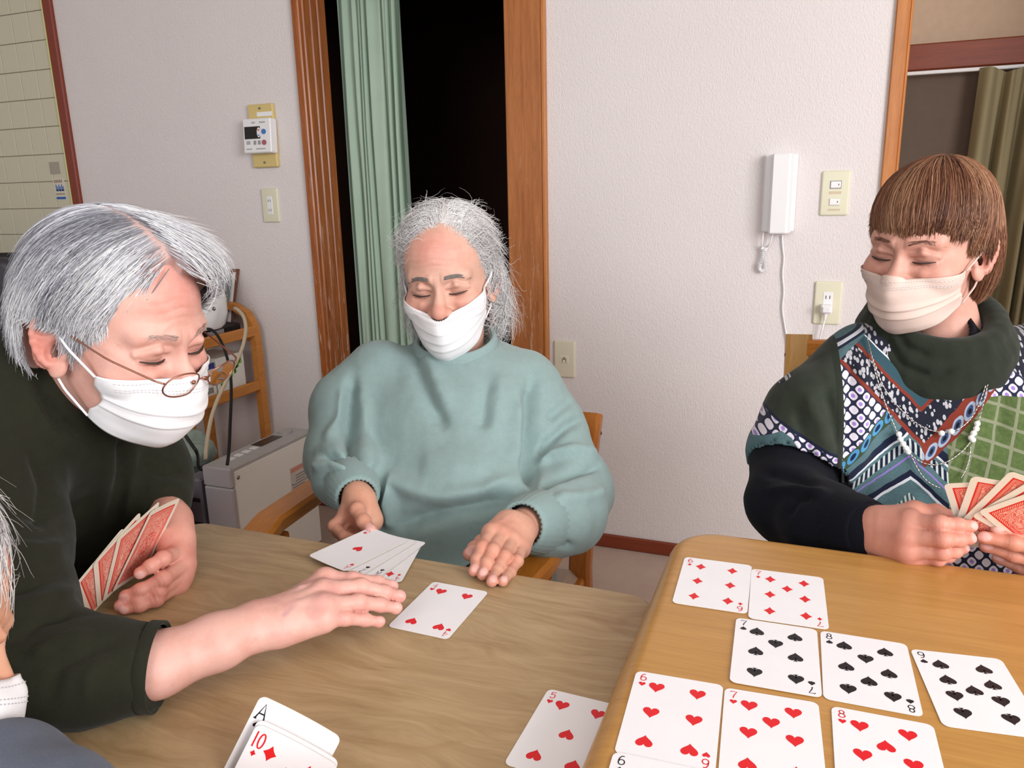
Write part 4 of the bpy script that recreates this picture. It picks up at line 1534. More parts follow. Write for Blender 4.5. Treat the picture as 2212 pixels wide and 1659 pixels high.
# ================================================================== people: shared builders
def skin_mat(name, tone):
    k = NT(name)
    v = k.coord()
    c = k.attr('Col')
    n1 = k.noise(v, 26.0, 4.0, 0.6)
    n2 = k.noise(v, 140.0, 3.0, 0.6)
    blot = k.ramp(n1, [(0.3, (0.90, 0.80, 0.77)), (0.55, (1.0, 1.0, 1.0)), (0.75, (1.06, 1.03, 1.0))])
    col = k.mix(1.0, c, blot, 'MULTIPLY')
    spots = k.math('MULTIPLY_ADD', k.noise(v, 75.0, 2.0, 0.5), 9.0, -6.3, clamp=True)
    col = k.mix(k.mul(spots, 0.35), col, tuple(x * 0.5 for x in lin(*tone)))
    vo = k.n('ShaderNodeTexVoronoi', feature='DISTANCE_TO_EDGE', i_Scale=520.0)
    k.put(vo.inputs['Vector'], v)
    h = k.add(k.mul(k.math('MINIMUM', vo.outputs['Distance'], 0.25), 0.8), n2)
    k.bump(h, 0.32, 0.0009)
    k.b.inputs['Subsurface Weight'].default_value = 0.12
    k.b.inputs['Subsurface Radius'].default_value = (1.0, 0.35, 0.2)
    k.b.inputs['Subsurface Scale'].default_value = 0.006
    return k.out(col, 0.5, 0, 0.4)


def hair_mat(name, sheen=0.5):
    k = NT(name)
    c = k.attr('Col')
    k.out(c, 0.5 if sheen else 0.4, 0, 0.3, sheen)
    tr = k.n('ShaderNodeBsdfTranslucent')
    k.put(tr.inputs[0], c)
    mx = k.n('ShaderNodeMixShader')
    mx.inputs[0].default_value = 0.22
    k.t.links.new(k.b.outputs[0], mx.inputs[1])
    k.t.links.new(tr.outputs[0], mx.inputs[2])
    k.t.links.new(mx.outputs[0], k.t.nodes['Material Output'].inputs['Surface'])
    return k.m


def cloth_mat(name, a, b, ns=60.0, fs=900.0, bump=0.35, sheen=0.15, rough=0.9, rib=None):
    k = NT(name)
    v = k.coord()
    n1 = k.noise(v, ns, 4.0, 0.6)
    n2 = k.noise(v, fs, 2.0, 0.7)
    k.bump(n2, bump, 0.0012)
    return k.out(k.mix(k.mix(0.55, n1, n2), lin(*a), lin(*b)), rough, 0, 0.15, sheen)


M_HAIR = M_WHITE_HAIR = hair_mat('white_hair')
M_BROWN_HAIR = hair_mat('brown_hair', 0.0)
M_MASKW = plain('mask_white', (240, 239, 242), 0.75, 0, 0.2, 60, 0.02, 0.12, 900)
M_LASH = plain('dark_lash', (60, 44, 40), 0.7)
M_TROUS = cloth_mat('dark_trousers', (36, 36, 42), (48, 48, 54))


def join(parts):
    """[(V, Q, col)] -> one"""
    Vs, Qs, Cs, n = [], [], [], 0
    for V, Q, c in parts:
        Vs.append(V)
        Qs.append(Q + n)
        Cs.append(c)
        n += len(V)
    return np.concatenate(Vs), np.concatenate(Qs), np.concatenate(Cs)


def tone_arr(n, rgb):
    return np.tile(np.array(lin(*rgb)), (n, 1))


def blend_col(col, w, rgb):
    return col * (1 - w[:, None]) + np.array(lin(*rgb))[None] * w[:, None]


# ------------------------------------------------------------------ heads
def head(C, R, sc, tone, neck, blush=1.0, brow_h=1.0, closed=True, res=0.0017):
    """C centre, R local frame, neck: world point of the neck base -> V, Q, col (world)"""
    nl = R.T @ (np.asarray(neck) - C) / sc
    lo = np.minimum((-0.10, -0.125, -0.135), nl - 0.065)
    hi = np.maximum((0.10, 0.14, 0.145), nl + 0.065)
    f = Field(lo, hi, res)
    f.ell((0, -0.015, 0.045), (0.074, 0.095, 0.088), 0.01)
    f.ell((0, 0.020, -0.018), (0.065, 0.079, 0.088), 0.03)
    f.ell((0, 0.040, -0.066), (0.049, 0.050, 0.040), 0.03)
    f.ell((0, 0.080, -0.095), (0.020, 0.020, 0.018), 0.02)
    f.ell((0, 0.040, 0.052), (0.057, 0.050, 0.048), 0.03)
    f.cap((0, -0.025, -0.05), nl, 0.050, 0.056, 0.025)
    for s in (-1, 1):
        f.ell((s * 0.042, 0.064, -0.022), (0.026, 0.028, 0.024), 0.02)
        f.cap((s * 0.012, 0.094, 0.026), (s * 0.044, 0.078, 0.027), 0.009, 0.009, 0.016)
    f.cap((0, 0.090, 0.016), (0, 0.112, -0.022), 0.0075, 0.0105, 0.014)
    for s in (-1, 1):
        f.ell((s * 0.031, 0.106, 0.007), (0.021, 0.021, 0.0145), 0.013, sub=True)
    f.ell((0, 0.115, -0.027), (0.0130, 0.0125, 0.0115), 0.007)
    for s in (-1, 1):
        f.ell((s * 0.0135, 0.105, -0.031), (0.0085, 0.0095, 0.0085), 0.006)
        f.ell((s * 0.031, 0.0790, 0.005), (0.0165, 0.0145, 0.0125), 0.004)           # lidded eye
        f.cap((s * 0.0165, 0.0905, -0.004), (s * 0.031, 0.0938, -0.0025), 0.0013, 0.0016, 0.002)   # lower lid rim
        f.cap((s * 0.031, 0.0938, -0.0025), (s * 0.047, 0.0850, 0.000), 0.0016, 0.0013, 0.002)
        f.cap((s * 0.018, 0.0890, -0.012), (s * 0.032, 0.0900, -0.0165), 0.0035, 0.004, 0.009)      # bag
        f.cap((s * 0.032, 0.0900, -0.0165), (s * 0.046, 0.0810, -0.012), 0.004, 0.003, 0.009)
        f.cap((s * 0.016, 0.0930, 0.0105), (s * 0.031, 0.0950, 0.0150), 0.0018, 0.0024, 0.008)      # fold over lid
        f.cap((s * 0.031, 0.0955, 0.0155), (s * 0.050, 0.0815, 0.0080), 0.0024, 0.0018, 0.008)
        f.cap((s * 0.017, 0.0955, -0.0005), (s * 0.045, 0.0885, 0.001), 0.0009, 0.0009, 0.002, sub=True)
    f.cap((-0.022, 0.092, -0.060), (0.022, 0.092, -0.060), 0.0065, 0.0065, 0.012)
    f.cap((-0.018, 0.090, -0.071), (0.018, 0.090, -0.071), 0.0070, 0.0070, 0.010)
    f.cap((-0.024, 0.101, -0.0655), (0.024, 0.101, -0.0655), 0.0018, 0.0018, 0.003, sub=True)
    # ears
    for s in (-1, 1):
        e1, e2 = unit((s * 0.46, -0.87, 0.10)), unit((0, -0.20, 0.98))
        o = np.array((s * 0.0700, 0.006, -0.008))
        nn = unit(np.cross(e1, e2))
        Rm = np.stack([e1, nn, e2])
        f.ell(o + e1 * 0.015, (0.0185, 0.0035, 0.029), 0.004, Rm)
        ring = [o + e1 * (0.0140 + 0.0185 * math.cos(a)) + e2 * (0.0035 + 0.0285 * math.sin(a)) * 1.0 for a in np.radians(np.linspace(165, -70, 13))]
        out_n = nn if nn[0] * s > 0 else -nn
        for a, b in zip(ring[:-1], ring[1:]):
            f.cap(a + out_n * 0.0035, b + out_n * 0.0035, 0.0038, 0.0038, 0.0025)
        f.ell(o + e1 * 0.010 - e2 * 0.027, (0.0085, 0.0050, 0.0105), 0.006, Rm)
        ah = [o + e1 * (0.016 + 0.0085 * math.cos(a)) + e2 * (-0.002 + 0.017 * math.sin(a)) for a in np.radians(np.linspace(80, -80, 7))]
        for a, b in zip(ah[:-1], ah[1:]):
            f.cap(a + out_n * 0.0025, b + out_n * 0.0025, 0.0026, 0.0026, 0.004)
        f.ell(o + e1 * 0.011 - e2 * 0.005 + out_n * 0.0045, (0.0085, 0.0075, 0.0125), 0.003, Rm, sub=True)
        f.ell(o + e1 * 0.017 + e2 * 0.017 + out_n * 0.004, (0.0085, 0.0045, 0.0070), 0.003, Rm, sub=True)
        f.ell(o + e1 * 0.001 - e2 * 0.008, (0.004, 0.004, 0.006), 0.004, Rm)
    V, Q = f.mesh()
    V = relax(V, Q, 1, 0.35)
    # forehead lines and crow's feet
    N = normals(V, Q)
    x, y, z = V.T
    fr = (y > 0.03) * np.clip((z - 0.03) / 0.01, 0, 1) * np.clip(1 - np.abs(x) / 0.055, 0, 1)
    wob = 0.0016 * np.sin(x * 120 + 1.2) + 0.002 * np.cos(x * 60)
    d = np.zeros(len(V))
    for zl, am in ((0.046, 0.0007), (0.056, 0.0009), (0.066, 0.0008), (0.076, 0.0005)):
        d -= am * np.exp(-((z - zl - wob) / 0.0021) ** 2)
    d *= fr
    gl = np.exp(-((np.abs(x) - 0.006) / 0.0022) ** 2) * np.clip(1 - np.abs(z - 0.026) / 0.012, 0, 1) * (y > 0.06)
    d -= 0.0010 * gl
    V = V + N * d[:, None]
    # complexion
    col = tone_arr(len(V), tone)
    def spot(c, r, w, rgb):
        nonlocal col
        q = np.sqrt((((V - np.array(c)) / np.array(r)) ** 2).sum(1))
        col = blend_col(col, w * np.clip(1 - q, 0, 1) ** 0.7 * blush, rgb)
    for s in (-1, 1):
        spot((s * 0.042, 0.085, -0.025), (0.035, 0.04, 0.03), 0.45, (212, 128, 112))
        spot((s * 0.085, -0.02, -0.01), (0.022, 0.035, 0.042), 0.75, (206, 116, 100))
        spot((s * 0.031, 0.09, 0.004), (0.022, 0.02, 0.014), 0.4, (176, 116, 100))
        spot((s * 0.031, 0.092, -0.003), (0.019, 0.012, 0.003), 0.7, (130, 78, 66))
    spot((0, 0.118, -0.026), (0.02, 0.022, 0.018), 0.6, (214, 124, 110))
    spot((0, 0.08, 0.075), (0.06, 0.05, 0.035), 0.55, (228, 150, 140))
    spot((0, 0.10, -0.066), (0.028, 0.02, 0.013), 0.7, (178, 92, 90))
    return C + sc * (V @ R.T), Q, col


def to_world(L, C, R, sc):
    return np.asarray(C) + sc * (np.asarray(L, float) @ R.T)


def face_bits(person, C, R, sc, lash=True, brow=(96, 92, 90), brow_n=70, seed=1, droop=0.0, brow_w=0.0004):
    rng = np.random.default_rng(seed)
    for s in (-1, 1):
        if lash:
            pts = [(s * x, y, z) for x, y, z in ((0.0160, 0.0910, -0.0005), (0.0215, 0.0938, -0.0010), (0.031, 0.0955, -0.0006), (0.040, 0.0922, 0.0004), (0.0475, 0.0865, 0.0015))]
            o = obj('eyelashes', MB().tube(to_world(pts, C, R, sc), [0.0006, 0.0012, 0.0015, 0.0013, 0.0006], 6), M_LASH, person, smooth=180)
        if brow is not None:
            mb = MB()
            for i in range(brow_n):
                t = rng.uniform(0, 1)
                x = 0.012 + 0.036 * t
                y = 0.1035 - 0.020 * t ** 1.7
                z = 0.0275 + 0.0055 * math.sin(t * 2.6) - 0.003 * t + rng.uniform(-0.0028, 0.0028) - droop * t
                L = rng.uniform(0.006, 0.010)
                dx, dz = 0.9 * L, L * (0.45 - 0.9 * t)
                p = np.array([(s * x, y, z), (s * (x + dx * 0.5), y - 0.002 * t - 0.0015 + 0.0024, z + dz * 0.6), (s * (x + dx), y - 0.007 * t - 0.003 + 0.0012, z + dz * 0.8)])
                mb.tube(to_world(p, C, R, sc), [brow_w, brow_w, brow_w * 0.3], 3, cap=False)
            obj('eyebrow', mb, plain('eyebrow_hair', brow, 0.7), person, smooth=180, kind='stuff')


def head_sdf(p):
    X, Y, Z = p.T
    d = d_ell(X, Y, Z, (0, -0.015, 0.045), (0.074, 0.095, 0.088))
    d = smin(d, d_ell(X, Y, Z, (0, 0.020, -0.018), (0.065, 0.079, 0.088)), 0.03)
    d = smin(d, d_ell(X, Y, Z, (0, 0.040, -0.066), (0.049, 0.050, 0.040)), 0.03)
    d = smin(d, d_ell(X, Y, Z, (0, 0.080, -0.095), (0.020, 0.020, 0.018)), 0.02)
    d = smin(d, d_cap(X, Y, Z, (0, 0.090, 0.016), (0, 0.112, -0.022), 0.0075, 0.0105), 0.014)
    for s in (-1, 1):
        d = smin(d, d_ell(X, Y, Z, (s * 0.042, 0.064, -0.022), (0.026, 0.028, 0.024)), 0.02)
    d = smin(d, d_ell(X, Y, Z, (0, 0.115, -0.027), (0.0130, 0.0125, 0.0115)), 0.007)
    return d


def grad(fn, p, e=0.0008):
    g = np.stack([fn(p + np.eye(3)[i] * e) - fn(p - np.eye(3)[i] * e) for i in range(3)], 1)
    return g / (np.linalg.norm(g, axis=1)[:, None] + 1e-12)


def mask(person, C, R, sc, mat, top=-0.018, chin=-0.128, side_top=-0.030, side_bot=-0.088, ys=0.038, peak=0.006, pleat=0.0016, side_w=0.068, ear_pts=True, pleat_v=(0.36, 0.56, 0.74), asym=0.0):
    """pleated mask, wrapped over nose and chin; real sheet with thickness"""
    nu, nv = 57, 45
    us, vs = np.linspace(-1, 1, nu), np.linspace(0, 1, nv)
    G = np.zeros((nu, nv, 3))
    for i, u in enumerate(us):
        au = abs(u)
        zt = top + (side_top - top) * au ** 1.25 + asym * u
        zb = chin + (side_bot - chin) * au ** 1.7 + asym * u
        for j, v in enumerate(vs):
            z = zt + (zb - zt) * v
            yc = np.interp(v, [0, 0.10, 0.25, 0.45, 0.7, 0.9, 1.0], [0.118, 0.131, 0.134, 0.130, 0.122, 0.108, 0.094])
            yside = ys + (0.012 if 0.2 < v < 0.8 else 0.0) * math.sin((v - 0.2) / 0.6 * math.pi) - 0.022 * v
            e = 1 - au ** (1.35 + 0.5 * v)
            y = yside + (yc - yside) * e
            x = side_w * math.sin(u * 1.45) / math.sin(1.45) * (1 - 0.10 * v)
            G[i, j] = (x, y, z)
    p = G.reshape(-1, 3)
    for _ in range(3):                                   # stay outside the face
        d = head_sdf(p)
        g = grad(head_sdf, p)
        push = np.clip(0.0035 - d, 0, 0.03)
        p = p + g * push[:, None]
    G = p.reshape(nu, nv, 3)
    for it in range(2):
        G[1:-1, 1:-1] = 0.5 * G[1:-1, 1:-1] + 0.125 * (G[2:, 1:-1] + G[:-2, 1:-1] + G[1:-1, 2:] + G[1:-1, :-2])
    for it in range(5):
        G[1:-1, 1:-1] = 0.4 * G[1:-1, 1:-1] + 0.15 * (G[2:, 1:-1] + G[:-2, 1:-1] + G[1:-1, 2:] + G[1:-1, :-2])
        p = G.reshape(-1, 3)
        d = head_sdf(p)
        p = p + grad(head_sdf, p) * np.clip(0.0025 - d, 0, 0.03)[:, None]
        G = p.reshape(nu, nv, 3)
    N = np.cross(np.gradient(G, axis=0), np.gradient(G, axis=1))
    N /= np.linalg.norm(N, axis=2)[:, :, None] + 1e-12
    if (N[nu // 2, nv // 2] @ np.array([0, 1, 0])) < 0:
        N = -N
    for j, v in enumerate(vs):                           # pleats: saw-tooth steps, crumples
        s = 0.0
        for pv in pleat_v:
            q = v - pv
            if -0.10 < q <= 0:
                s += (q + 0.10) / 0.10
        for i, u in enumerate(us):
            soft = 1 - 0.6 * abs(u) ** 3
            G[i, j] += N[i, j] * (pleat * s * soft + 0.0010 * math.sin(u * 9 + v * 7) * v + 0.0008 * mnoise.noise(Vector((u * 4, v * 5, 3.3 + top * 10))))
    G2 = G - N * 0.0012
    A = MB().grid(to_world(G.reshape(-1, 3), C, R, sc).reshape(nu, nv, 3))
    A.grid(to_world(G2.reshape(-1, 3), C, R, sc).reshape(nu, nv, 3))
    n0 = nu * nv
    for i in range(nu - 1):
        for j in (0, nv - 1):
            a, b = i * nv + j, (i + 1) * nv + j
            A.f.append([a, b, n0 + b, n0 + a])
            A.mi.append(0)
    for j in range(nv - 1):
        for i in (0, nu - 1):
            a, b = i * nv + j, i * nv + j + 1
            A.f.append([a, b, n0 + b, n0 + a])
            A.mi.append(0)
    m = obj('face_mask', A, mat, person, smooth=180)
    # stitched seams: rows of little dashes, and the welded ends
    mb = MB()
    for vv in (0.045, 0.115, 0.145):
        for i in np.arange(-0.80, 0.81, 0.035):
            a, b = i, i + 0.018
            pts = []
            for u in (a, b):
                fi = (u + 1) / 2 * (nu - 1)
                fj = vv * (nv - 1)
                i0, j0 = int(fi), int(fj)
                q = G[i0, j0] * (1 - (fi - i0)) + G[min(i0 + 1, nu - 1), j0] * (fi - i0)
                q2 = G[i0, j0 + 1] * (1 - (fi - i0)) + G[min(i0 + 1, nu - 1), j0 + 1] * (fi - i0)
                pts.append(q * (1 - (fj - j0)) + q2 * (fj - j0) + N[i0, j0] * 0.0004)
            mb.tube(to_world(pts, C, R, sc), 0.00045, 4)
    obj('stitching', mb, plain('mask_stitch', (206, 200, 204), 0.8), m, kind='stuff')
    if ear_pts:
        for s, col_i in ((-1, 0), (1, nu - 1)):
            top_p, bot_p = G[col_i, 1], G[col_i, nv - 2]
            ear_t = np.array((s * 0.0800, -0.012, 0.022))
            ear_m = np.array((s * 0.0830, -0.026, 0.000))
            ear_b = np.array((s * 0.0740, -0.014, -0.030))
            path = np.array([top_p, (top_p + ear_t) / 2 + (s * 0.004, 0, 0), ear_t, ear_m, ear_b, (bot_p + ear_b) / 2 + (s * 0.004, 0, 0), bot_p])
            ts = np.linspace(0, 6, 40)
            q = np.stack([np.interp(ts, np.arange(7), path[:, i]) for i in range(3)], 1)
            obj('ear_loop', MB().tube(to_world(q, C, R, sc), 0.0014, 6), mat, m, smooth=180)
    return m, G


# ------------------------------------------------------------------ hair
def strands(name, person, C, R, sc, vol, roots, dirfn, L, off, palette, seed, nseg=13, rad=0.0006, stop=None, wave=0.0, wave_n=2.0, tip_lift=0.0, jitter=0.12, clump=0.0):
    """roots (n,3) local on/near the scalp; each strand follows dirfn along the surface vol = off"""
    rng = np.random.default_rng(seed)
    n = len(roots)
    p = roots.copy()
    L = np.broadcast_to(np.asarray(L, float), (n,)).copy()
    base_off = np.broadcast_to(np.asarray(off, float), (n,)) + rng.uniform(-0.0012, 0.0016, n)
    ph = rng.uniform(0, 2 * math.pi, n)
    jit = rng.normal(0, jitter, (n, 3))
    path = np.zeros((n, nseg, 3))
    nrm = np.zeros((n, nseg, 3))
    alive = np.ones(n)
    lift = rng.uniform(0, 1, n) ** 3 * tip_lift
    for k_ in range(nseg):
        t = k_ / (nseg - 1)
        g = grad(vol, p)
        d = vol(p)
        target = base_off * min(1.0, 0.25 + 3.0 * t) + lift * t * t
        p = p - g * (d - target)[:, None]
        path[:, k_] = p
        nrm[:, k_] = g
        v = dirfn(p, t) + jit * (0.6 + t)
        v = v - g * (v * g).sum(1)[:, None]
        v /= np.linalg.norm(v, axis=1)[:, None] + 1e-9
        side = np.cross(g, v)
        v = v + side * (wave * np.sin(ph + t * wave_n * 2 * math.pi))[:, None]
        if stop is not None:
            alive = alive * (~stop(p)).astype(float)
            step = np.where(alive > 0, L / (nseg - 1), 0.0006)
        else:
            step = L / (nseg - 1)
        p = p + v * step[:, None]
    T = np.gradient(path, axis=1)
    T /= np.linalg.norm(T, axis=2)[:, :, None] + 1e-9
    S = np.cross(T, nrm)
    S /= np.linalg.norm(S, axis=2)[:, :, None] + 1e-9
    tp = 1 - 0.75 * np.linspace(0, 1, nseg) ** 2
    tp[0] = 0.7
    rr = rad * rng.uniform(0.7, 1.35, n)[:, None] * tp[None]
    ring = np.stack([path + S * rr[:, :, None], path + nrm * (rr * 0.9)[:, :, None], path - S * rr[:, :, None]], 2)   # n,seg,3,3
    V = ring.reshape(-1, 3)
    idx = np.arange(n * nseg * 3).reshape(n, nseg, 3)
    Q = []
    for j in range(3):
        j2 = (j + 1) % 3
        Q.append(np.stack([idx[:, :-1, j], idx[:, 1:, j], idx[:, 1:, j2], idx[:, :-1, j2]], -1).reshape(-1, 4))
    Q = np.concatenate(Q)
    pal = np.array([lin(*c) for c in palette])
    if clump > 0:
        cn = np.array([mnoise.noise(Vector(r_) * clump) for r_ in roots]) * 1.1 + 0.5
        w = np.clip(cn + rng.normal(0, 0.22, n), 0, 0.999) * (len(pal) - 1)
    else:
        w = rng.uniform(0, 0.999, n) * (len(pal) - 1)
    i0 = w.astype(int)
    cc = pal[i0] * (1 - (w - i0))[:, None] + pal[i0 + 1] * (w - i0)[:, None]
    cc = cc * rng.uniform(0.9, 1.08, n)[:, None]
    col = np.repeat(cc, nseg * 3, 0)
    return mesh_quads(name, to_world(V, C, R, sc), Q, M_HAIR, person, attrs={'Col': col})


def scalp_roots(n, vol, keep, seed, c=(0, -0.015, 0.045), zmin=-0.3):
    rng = np.random.default_rng(seed)
    out = []
    tot = 0
    while tot < n:
        d = rng.normal(size=(n * 2, 3))
        d /= np.linalg.norm(d, axis=1)[:, None]
        d = d[d[:, 2] > zmin * 3]
        p = np.array(c) + d * 0.085
        for _ in range(5):
            p = p - grad(vol, p) * vol(p)[:, None]
        p = p[keep(p)]
        out.append(p)
        tot += len(p)
    return np.concatenate(out)[:n]


def cap_mesh(name, person, C, R, sc, vol, cut, rgb, off=-0.003, res=0.0035, scalp=None, part=None):
    f = Field((-0.125, -0.15, -0.15), (0.125, 0.13, 0.165), res)
    X, Y, Z = [a.reshape([-1 if i == j else 1 for j in range(3)]) for i, a in enumerate(f.ax)]
    X, Y, Z = np.broadcast_arrays(X, Y, Z)
    p = np.stack([X.ravel(), Y.ravel(), Z.ravel()], 1)
    d = vol(p) - off
    f.D = smax(d, cut(p), 0.008).reshape(X.shape)
    V, Q = f.mesh()
    col = tone_arr(len(V), rgb)
    if scalp is not None:
        w = np.clip((cut(V) + 0.022) / 0.020, 0, 1)
        if part is not None:
            w = np.maximum(w, np.clip(1 - np.abs(V[:, 0] - part[0]) / 0.010, 0, 1) * (V[:, 1] > part[1]) * (V[:, 2] > 0.06))
        col = blend_col(col, 0.8 * w, scalp)
    return mesh_quads(name, to_world(V, C, R, sc), Q, M_HAIR, person, attrs={'Col': col})


# ------------------------------------------------------------------ hands
FR = {'thumb': (0.0105, 0.0098, 0.0092, 0.0078), 'index': (0.0092, 0.0082, 0.0072, 0.0060), 'middle': (0.0094, 0.0084, 0.0074, 0.0062),
      'ring': (0.0090, 0.0079, 0.0070, 0.0058), 'pinky': (0.0082, 0.0070, 0.0062, 0.0052)}


def hand(fore, wrist, fingers, dorsal, tone, sc=1.0, thenar=None, veins=0.0, red=(206, 112, 98), res=0.0016, wrist_r=0.024, palm_r=0.0125, nails=True, extra=None):
    """fore: [(point, radius)...] from elbow side down to the wrist; fingers: name -> [mcp, pip, dip, tip] (thumb: cmc, mcp, ip, tip)"""
    dorsal = unit(dorsal)
    allp = [np.asarray(p) for p, r in fore] + [np.asarray(wrist)] + [np.asarray(q) for f_ in fingers.values() for q in f_]
    A = np.array(allp)
    f = Field(A.min(0) - 0.045, A.max(0) + 0.045, res)
    wrist = np.asarray(wrist, float)
    # forearm
    chain = [(np.asarray(p, float), r) for p, r in fore] + [(wrist, wrist_r * 0.80)]
    for (a, ra), (b, rb) in zip(chain[:-1], chain[1:]):
        ax = unit(b - a)
        nv = unit(dorsal - ax * (ax @ dorsal))
        f.cap(a, b, ra, rb, 0.012, (nv, 1.12))
    mcps = [fingers[k_][0] for k_ in ('index', 'middle', 'ring', 'pinky') if k_ in fingers]
    cross = unit(np.asarray(mcps[-1]) - np.asarray(mcps[0])) if len(mcps) > 1 else unit(np.cross(dorsal, mcps[0] - wrist))
    for i, m in enumerate(mcps):
        m = np.asarray(m, float)
        w_off = wrist + cross * (i - (len(mcps) - 1) / 2) * 0.0095 * sc
        f.cap(w_off - dorsal * 0.002, m - dorsal * 0.0035, 0.0150 * sc, palm_r * sc, 0.014)
    if thenar is not None:
        for a, b, ra, rb in thenar:
            f.cap(a, b, ra * sc, rb * sc, 0.012)
    palm = f.D.copy()
    out = f.D.copy()
    for nm, ch in fingers.items():
        ch = [np.asarray(q, float) for q in ch]
        rad = [r * sc for r in FR[nm]]
        lo = np.min(ch, 0) - 0.03
        hi = np.max(ch, 0) + 0.03
        S, cs = f.sl(lo, hi)
        d = np.full(palm[S].shape, 1.0)
        for i in range(3):
            d = smin(d, d_cap(*cs, ch[i], ch[i + 1], rad[i], rad[i + 1]), 0.0035)
        # pad of the tip
        tdir = unit(ch[3] - ch[2])
        dn = unit(dorsal - tdir * (tdir @ dorsal)) if nm != 'thumb' else unit(np.cross(tdir, np.cross(dorsal, tdir)))
        d = smin(d, d_ell(*cs, ch[3] - dn * 0.001, (rad[3] * 1.08,) * 3), 0.003)
        for j in (1, 2):
            d = smin(d, d_ell(*cs, ch[j] + dn * 0.0006, (rad[j] * 1.05,) * 3), 0.004)
        if nm != 'thumb':
            d = smin(d, d_ell(*cs, ch[0] + dorsal * 0.0025, (rad[0] * 1.0,) * 3), 0.006)
        u = smin(palm[S], d, 0.008)
        out[S] = smin(out[S], u, 0.0012)
    f.D = out
    if extra is not None:
        extra(f)
    vsegs = []
    if veins > 0:
        for i, m in enumerate(mcps):
            m = np.asarray(m, float)
            a = m + dorsal * 0.0065
            b = wrist + cross * (i - 1.5) * 0.006 + dorsal * 0.0125
            f.cap(a, a + (b - a) * 0.8, 0.0022, 0.0016, 0.007)
        rng = np.random.default_rng(3)
        for i in range(3):
            m0 = np.asarray(mcps[i], float)
            m1 = np.asarray(mcps[i + 1], float)
            q0 = (m0 + m1) / 2 + dorsal * 0.006
            q1 = wrist + cross * (rng.uniform(-0.014, 0.014)) + dorsal * 0.0155
            mid = (q0 + q1) / 2 + cross * rng.uniform(-0.006, 0.006) + dorsal * 0.0022
            f.cap(q0, mid, 0.0015 * veins, 0.0019 * veins, 0.004)
            f.cap(mid, q1, 0.0019 * veins, 0.0016 * veins, 0.004)
            vsegs += [(q0, mid), (mid, q1), (q0, (np.asarray(mcps[i], float) + q0) / 2 + dorsal * 0.003), (mid, mid + (q1 - q0) * 0.3 + cross * 0.008)]
    V, Q = f.mesh()
    V = relax(V, Q, 1, 0.4)
    N = normals(V, Q)
    col = tone_arr(len(V), tone)
    disp = np.zeros(len(V))
    for nm, ch in fingers.items():
        ch = [np.asarray(q, float) for q in ch]
        rad = [r * sc for r in FR[nm]]
        for j, w in ((0, 0.22), (1, 0.28), (2, 0.18)):
            if nm == 'thumb' and j == 0:
                continue
            q = np.linalg.norm(V - ch[j], axis=1) / (rad[j] * 1.9)
            col = blend_col(col, w * np.clip(1.25 - q, 0, 1), red)
        tdir = unit(ch[3] - ch[2])
        q = np.linalg.norm(V - ch[3], axis=1) / (rad[3] * 2.2)
        col = blend_col(col, 0.35 * np.clip(1.2 - q, 0, 1), red)
        ref = dorsal
        if nm == 'thumb' and 'thumb_dorsal' in globals() and thumb_dorsal is not None:
            ref = thumb_dorsal
        dn = unit(ref - tdir * (tdir @ ref))
        # knuckle creases
        for j in (1, 2):
            axd = unit(ch[j + 1] - ch[j - 1])
            s_ = (V - ch[j]) @ axd
            near = np.clip(1 - np.linalg.norm(V - ch[j], axis=1) / (rad[j] * 1.7), 0, 1)
            up = np.clip((N @ dn) * 2, 0, 1)
            disp -= 0.0006 * near ** 0.5 * up * (np.cos(s_ / 0.0034 * 2 * math.pi) * 0.5 + 0.5)
        if nails:
            nc = ch[3] + dn * rad[3] * 0.92 + tdir * rad[3] * 0.15
            cr = np.cross(tdir, dn)
            e = ((V - nc) @ tdir / (rad[3] * 1.05)) ** 2 + ((V - nc) @ cr / (rad[3] * 0.80)) ** 2
            facing = np.clip((N @ dn - 0.25) * 4, 0, 1)
            w = np.clip((1.15 - e) * 4, 0, 1) * facing * (np.linalg.norm(V - nc, axis=1) < rad[3] * 1.6)
            col = blend_col(col, 0.75 * w, (226, 180, 174))
            disp += 0.0004 * w
    V = V + N * disp[:, None]
    if veins > 0:
        hn = np.array([mnoise.noise(Vector(p_) * 55.0) for p_ in V])
        md = np.mean(np.array(mcps), 0)
        mid = (wrist + md) / 2
        w = np.clip(1.2 - np.linalg.norm(V - mid, axis=1) / 0.055, 0, 1) * np.clip((N @ dorsal) * 2, 0, 1) * np.clip(hn * 4.0 + 0.25, 0, 1)
        col = blend_col(col, 0.36 * veins * w, (184, 122, 122))
        for a, b in vsegs:
            ab = b - a
            tt = np.clip((V - a) @ ab / (ab @ ab), 0, 1)
            dd = np.linalg.norm(V - a - tt[:, None] * ab, axis=1)
            col = blend_col(col, 0.38 * min(1, veins) * np.clip(1 - (dd - 0.001) / 0.003, 0, 1) * np.clip((N @ dorsal) * 2, 0, 1), (150, 112, 128))
    return V, Q, col


thumb_dorsal = None


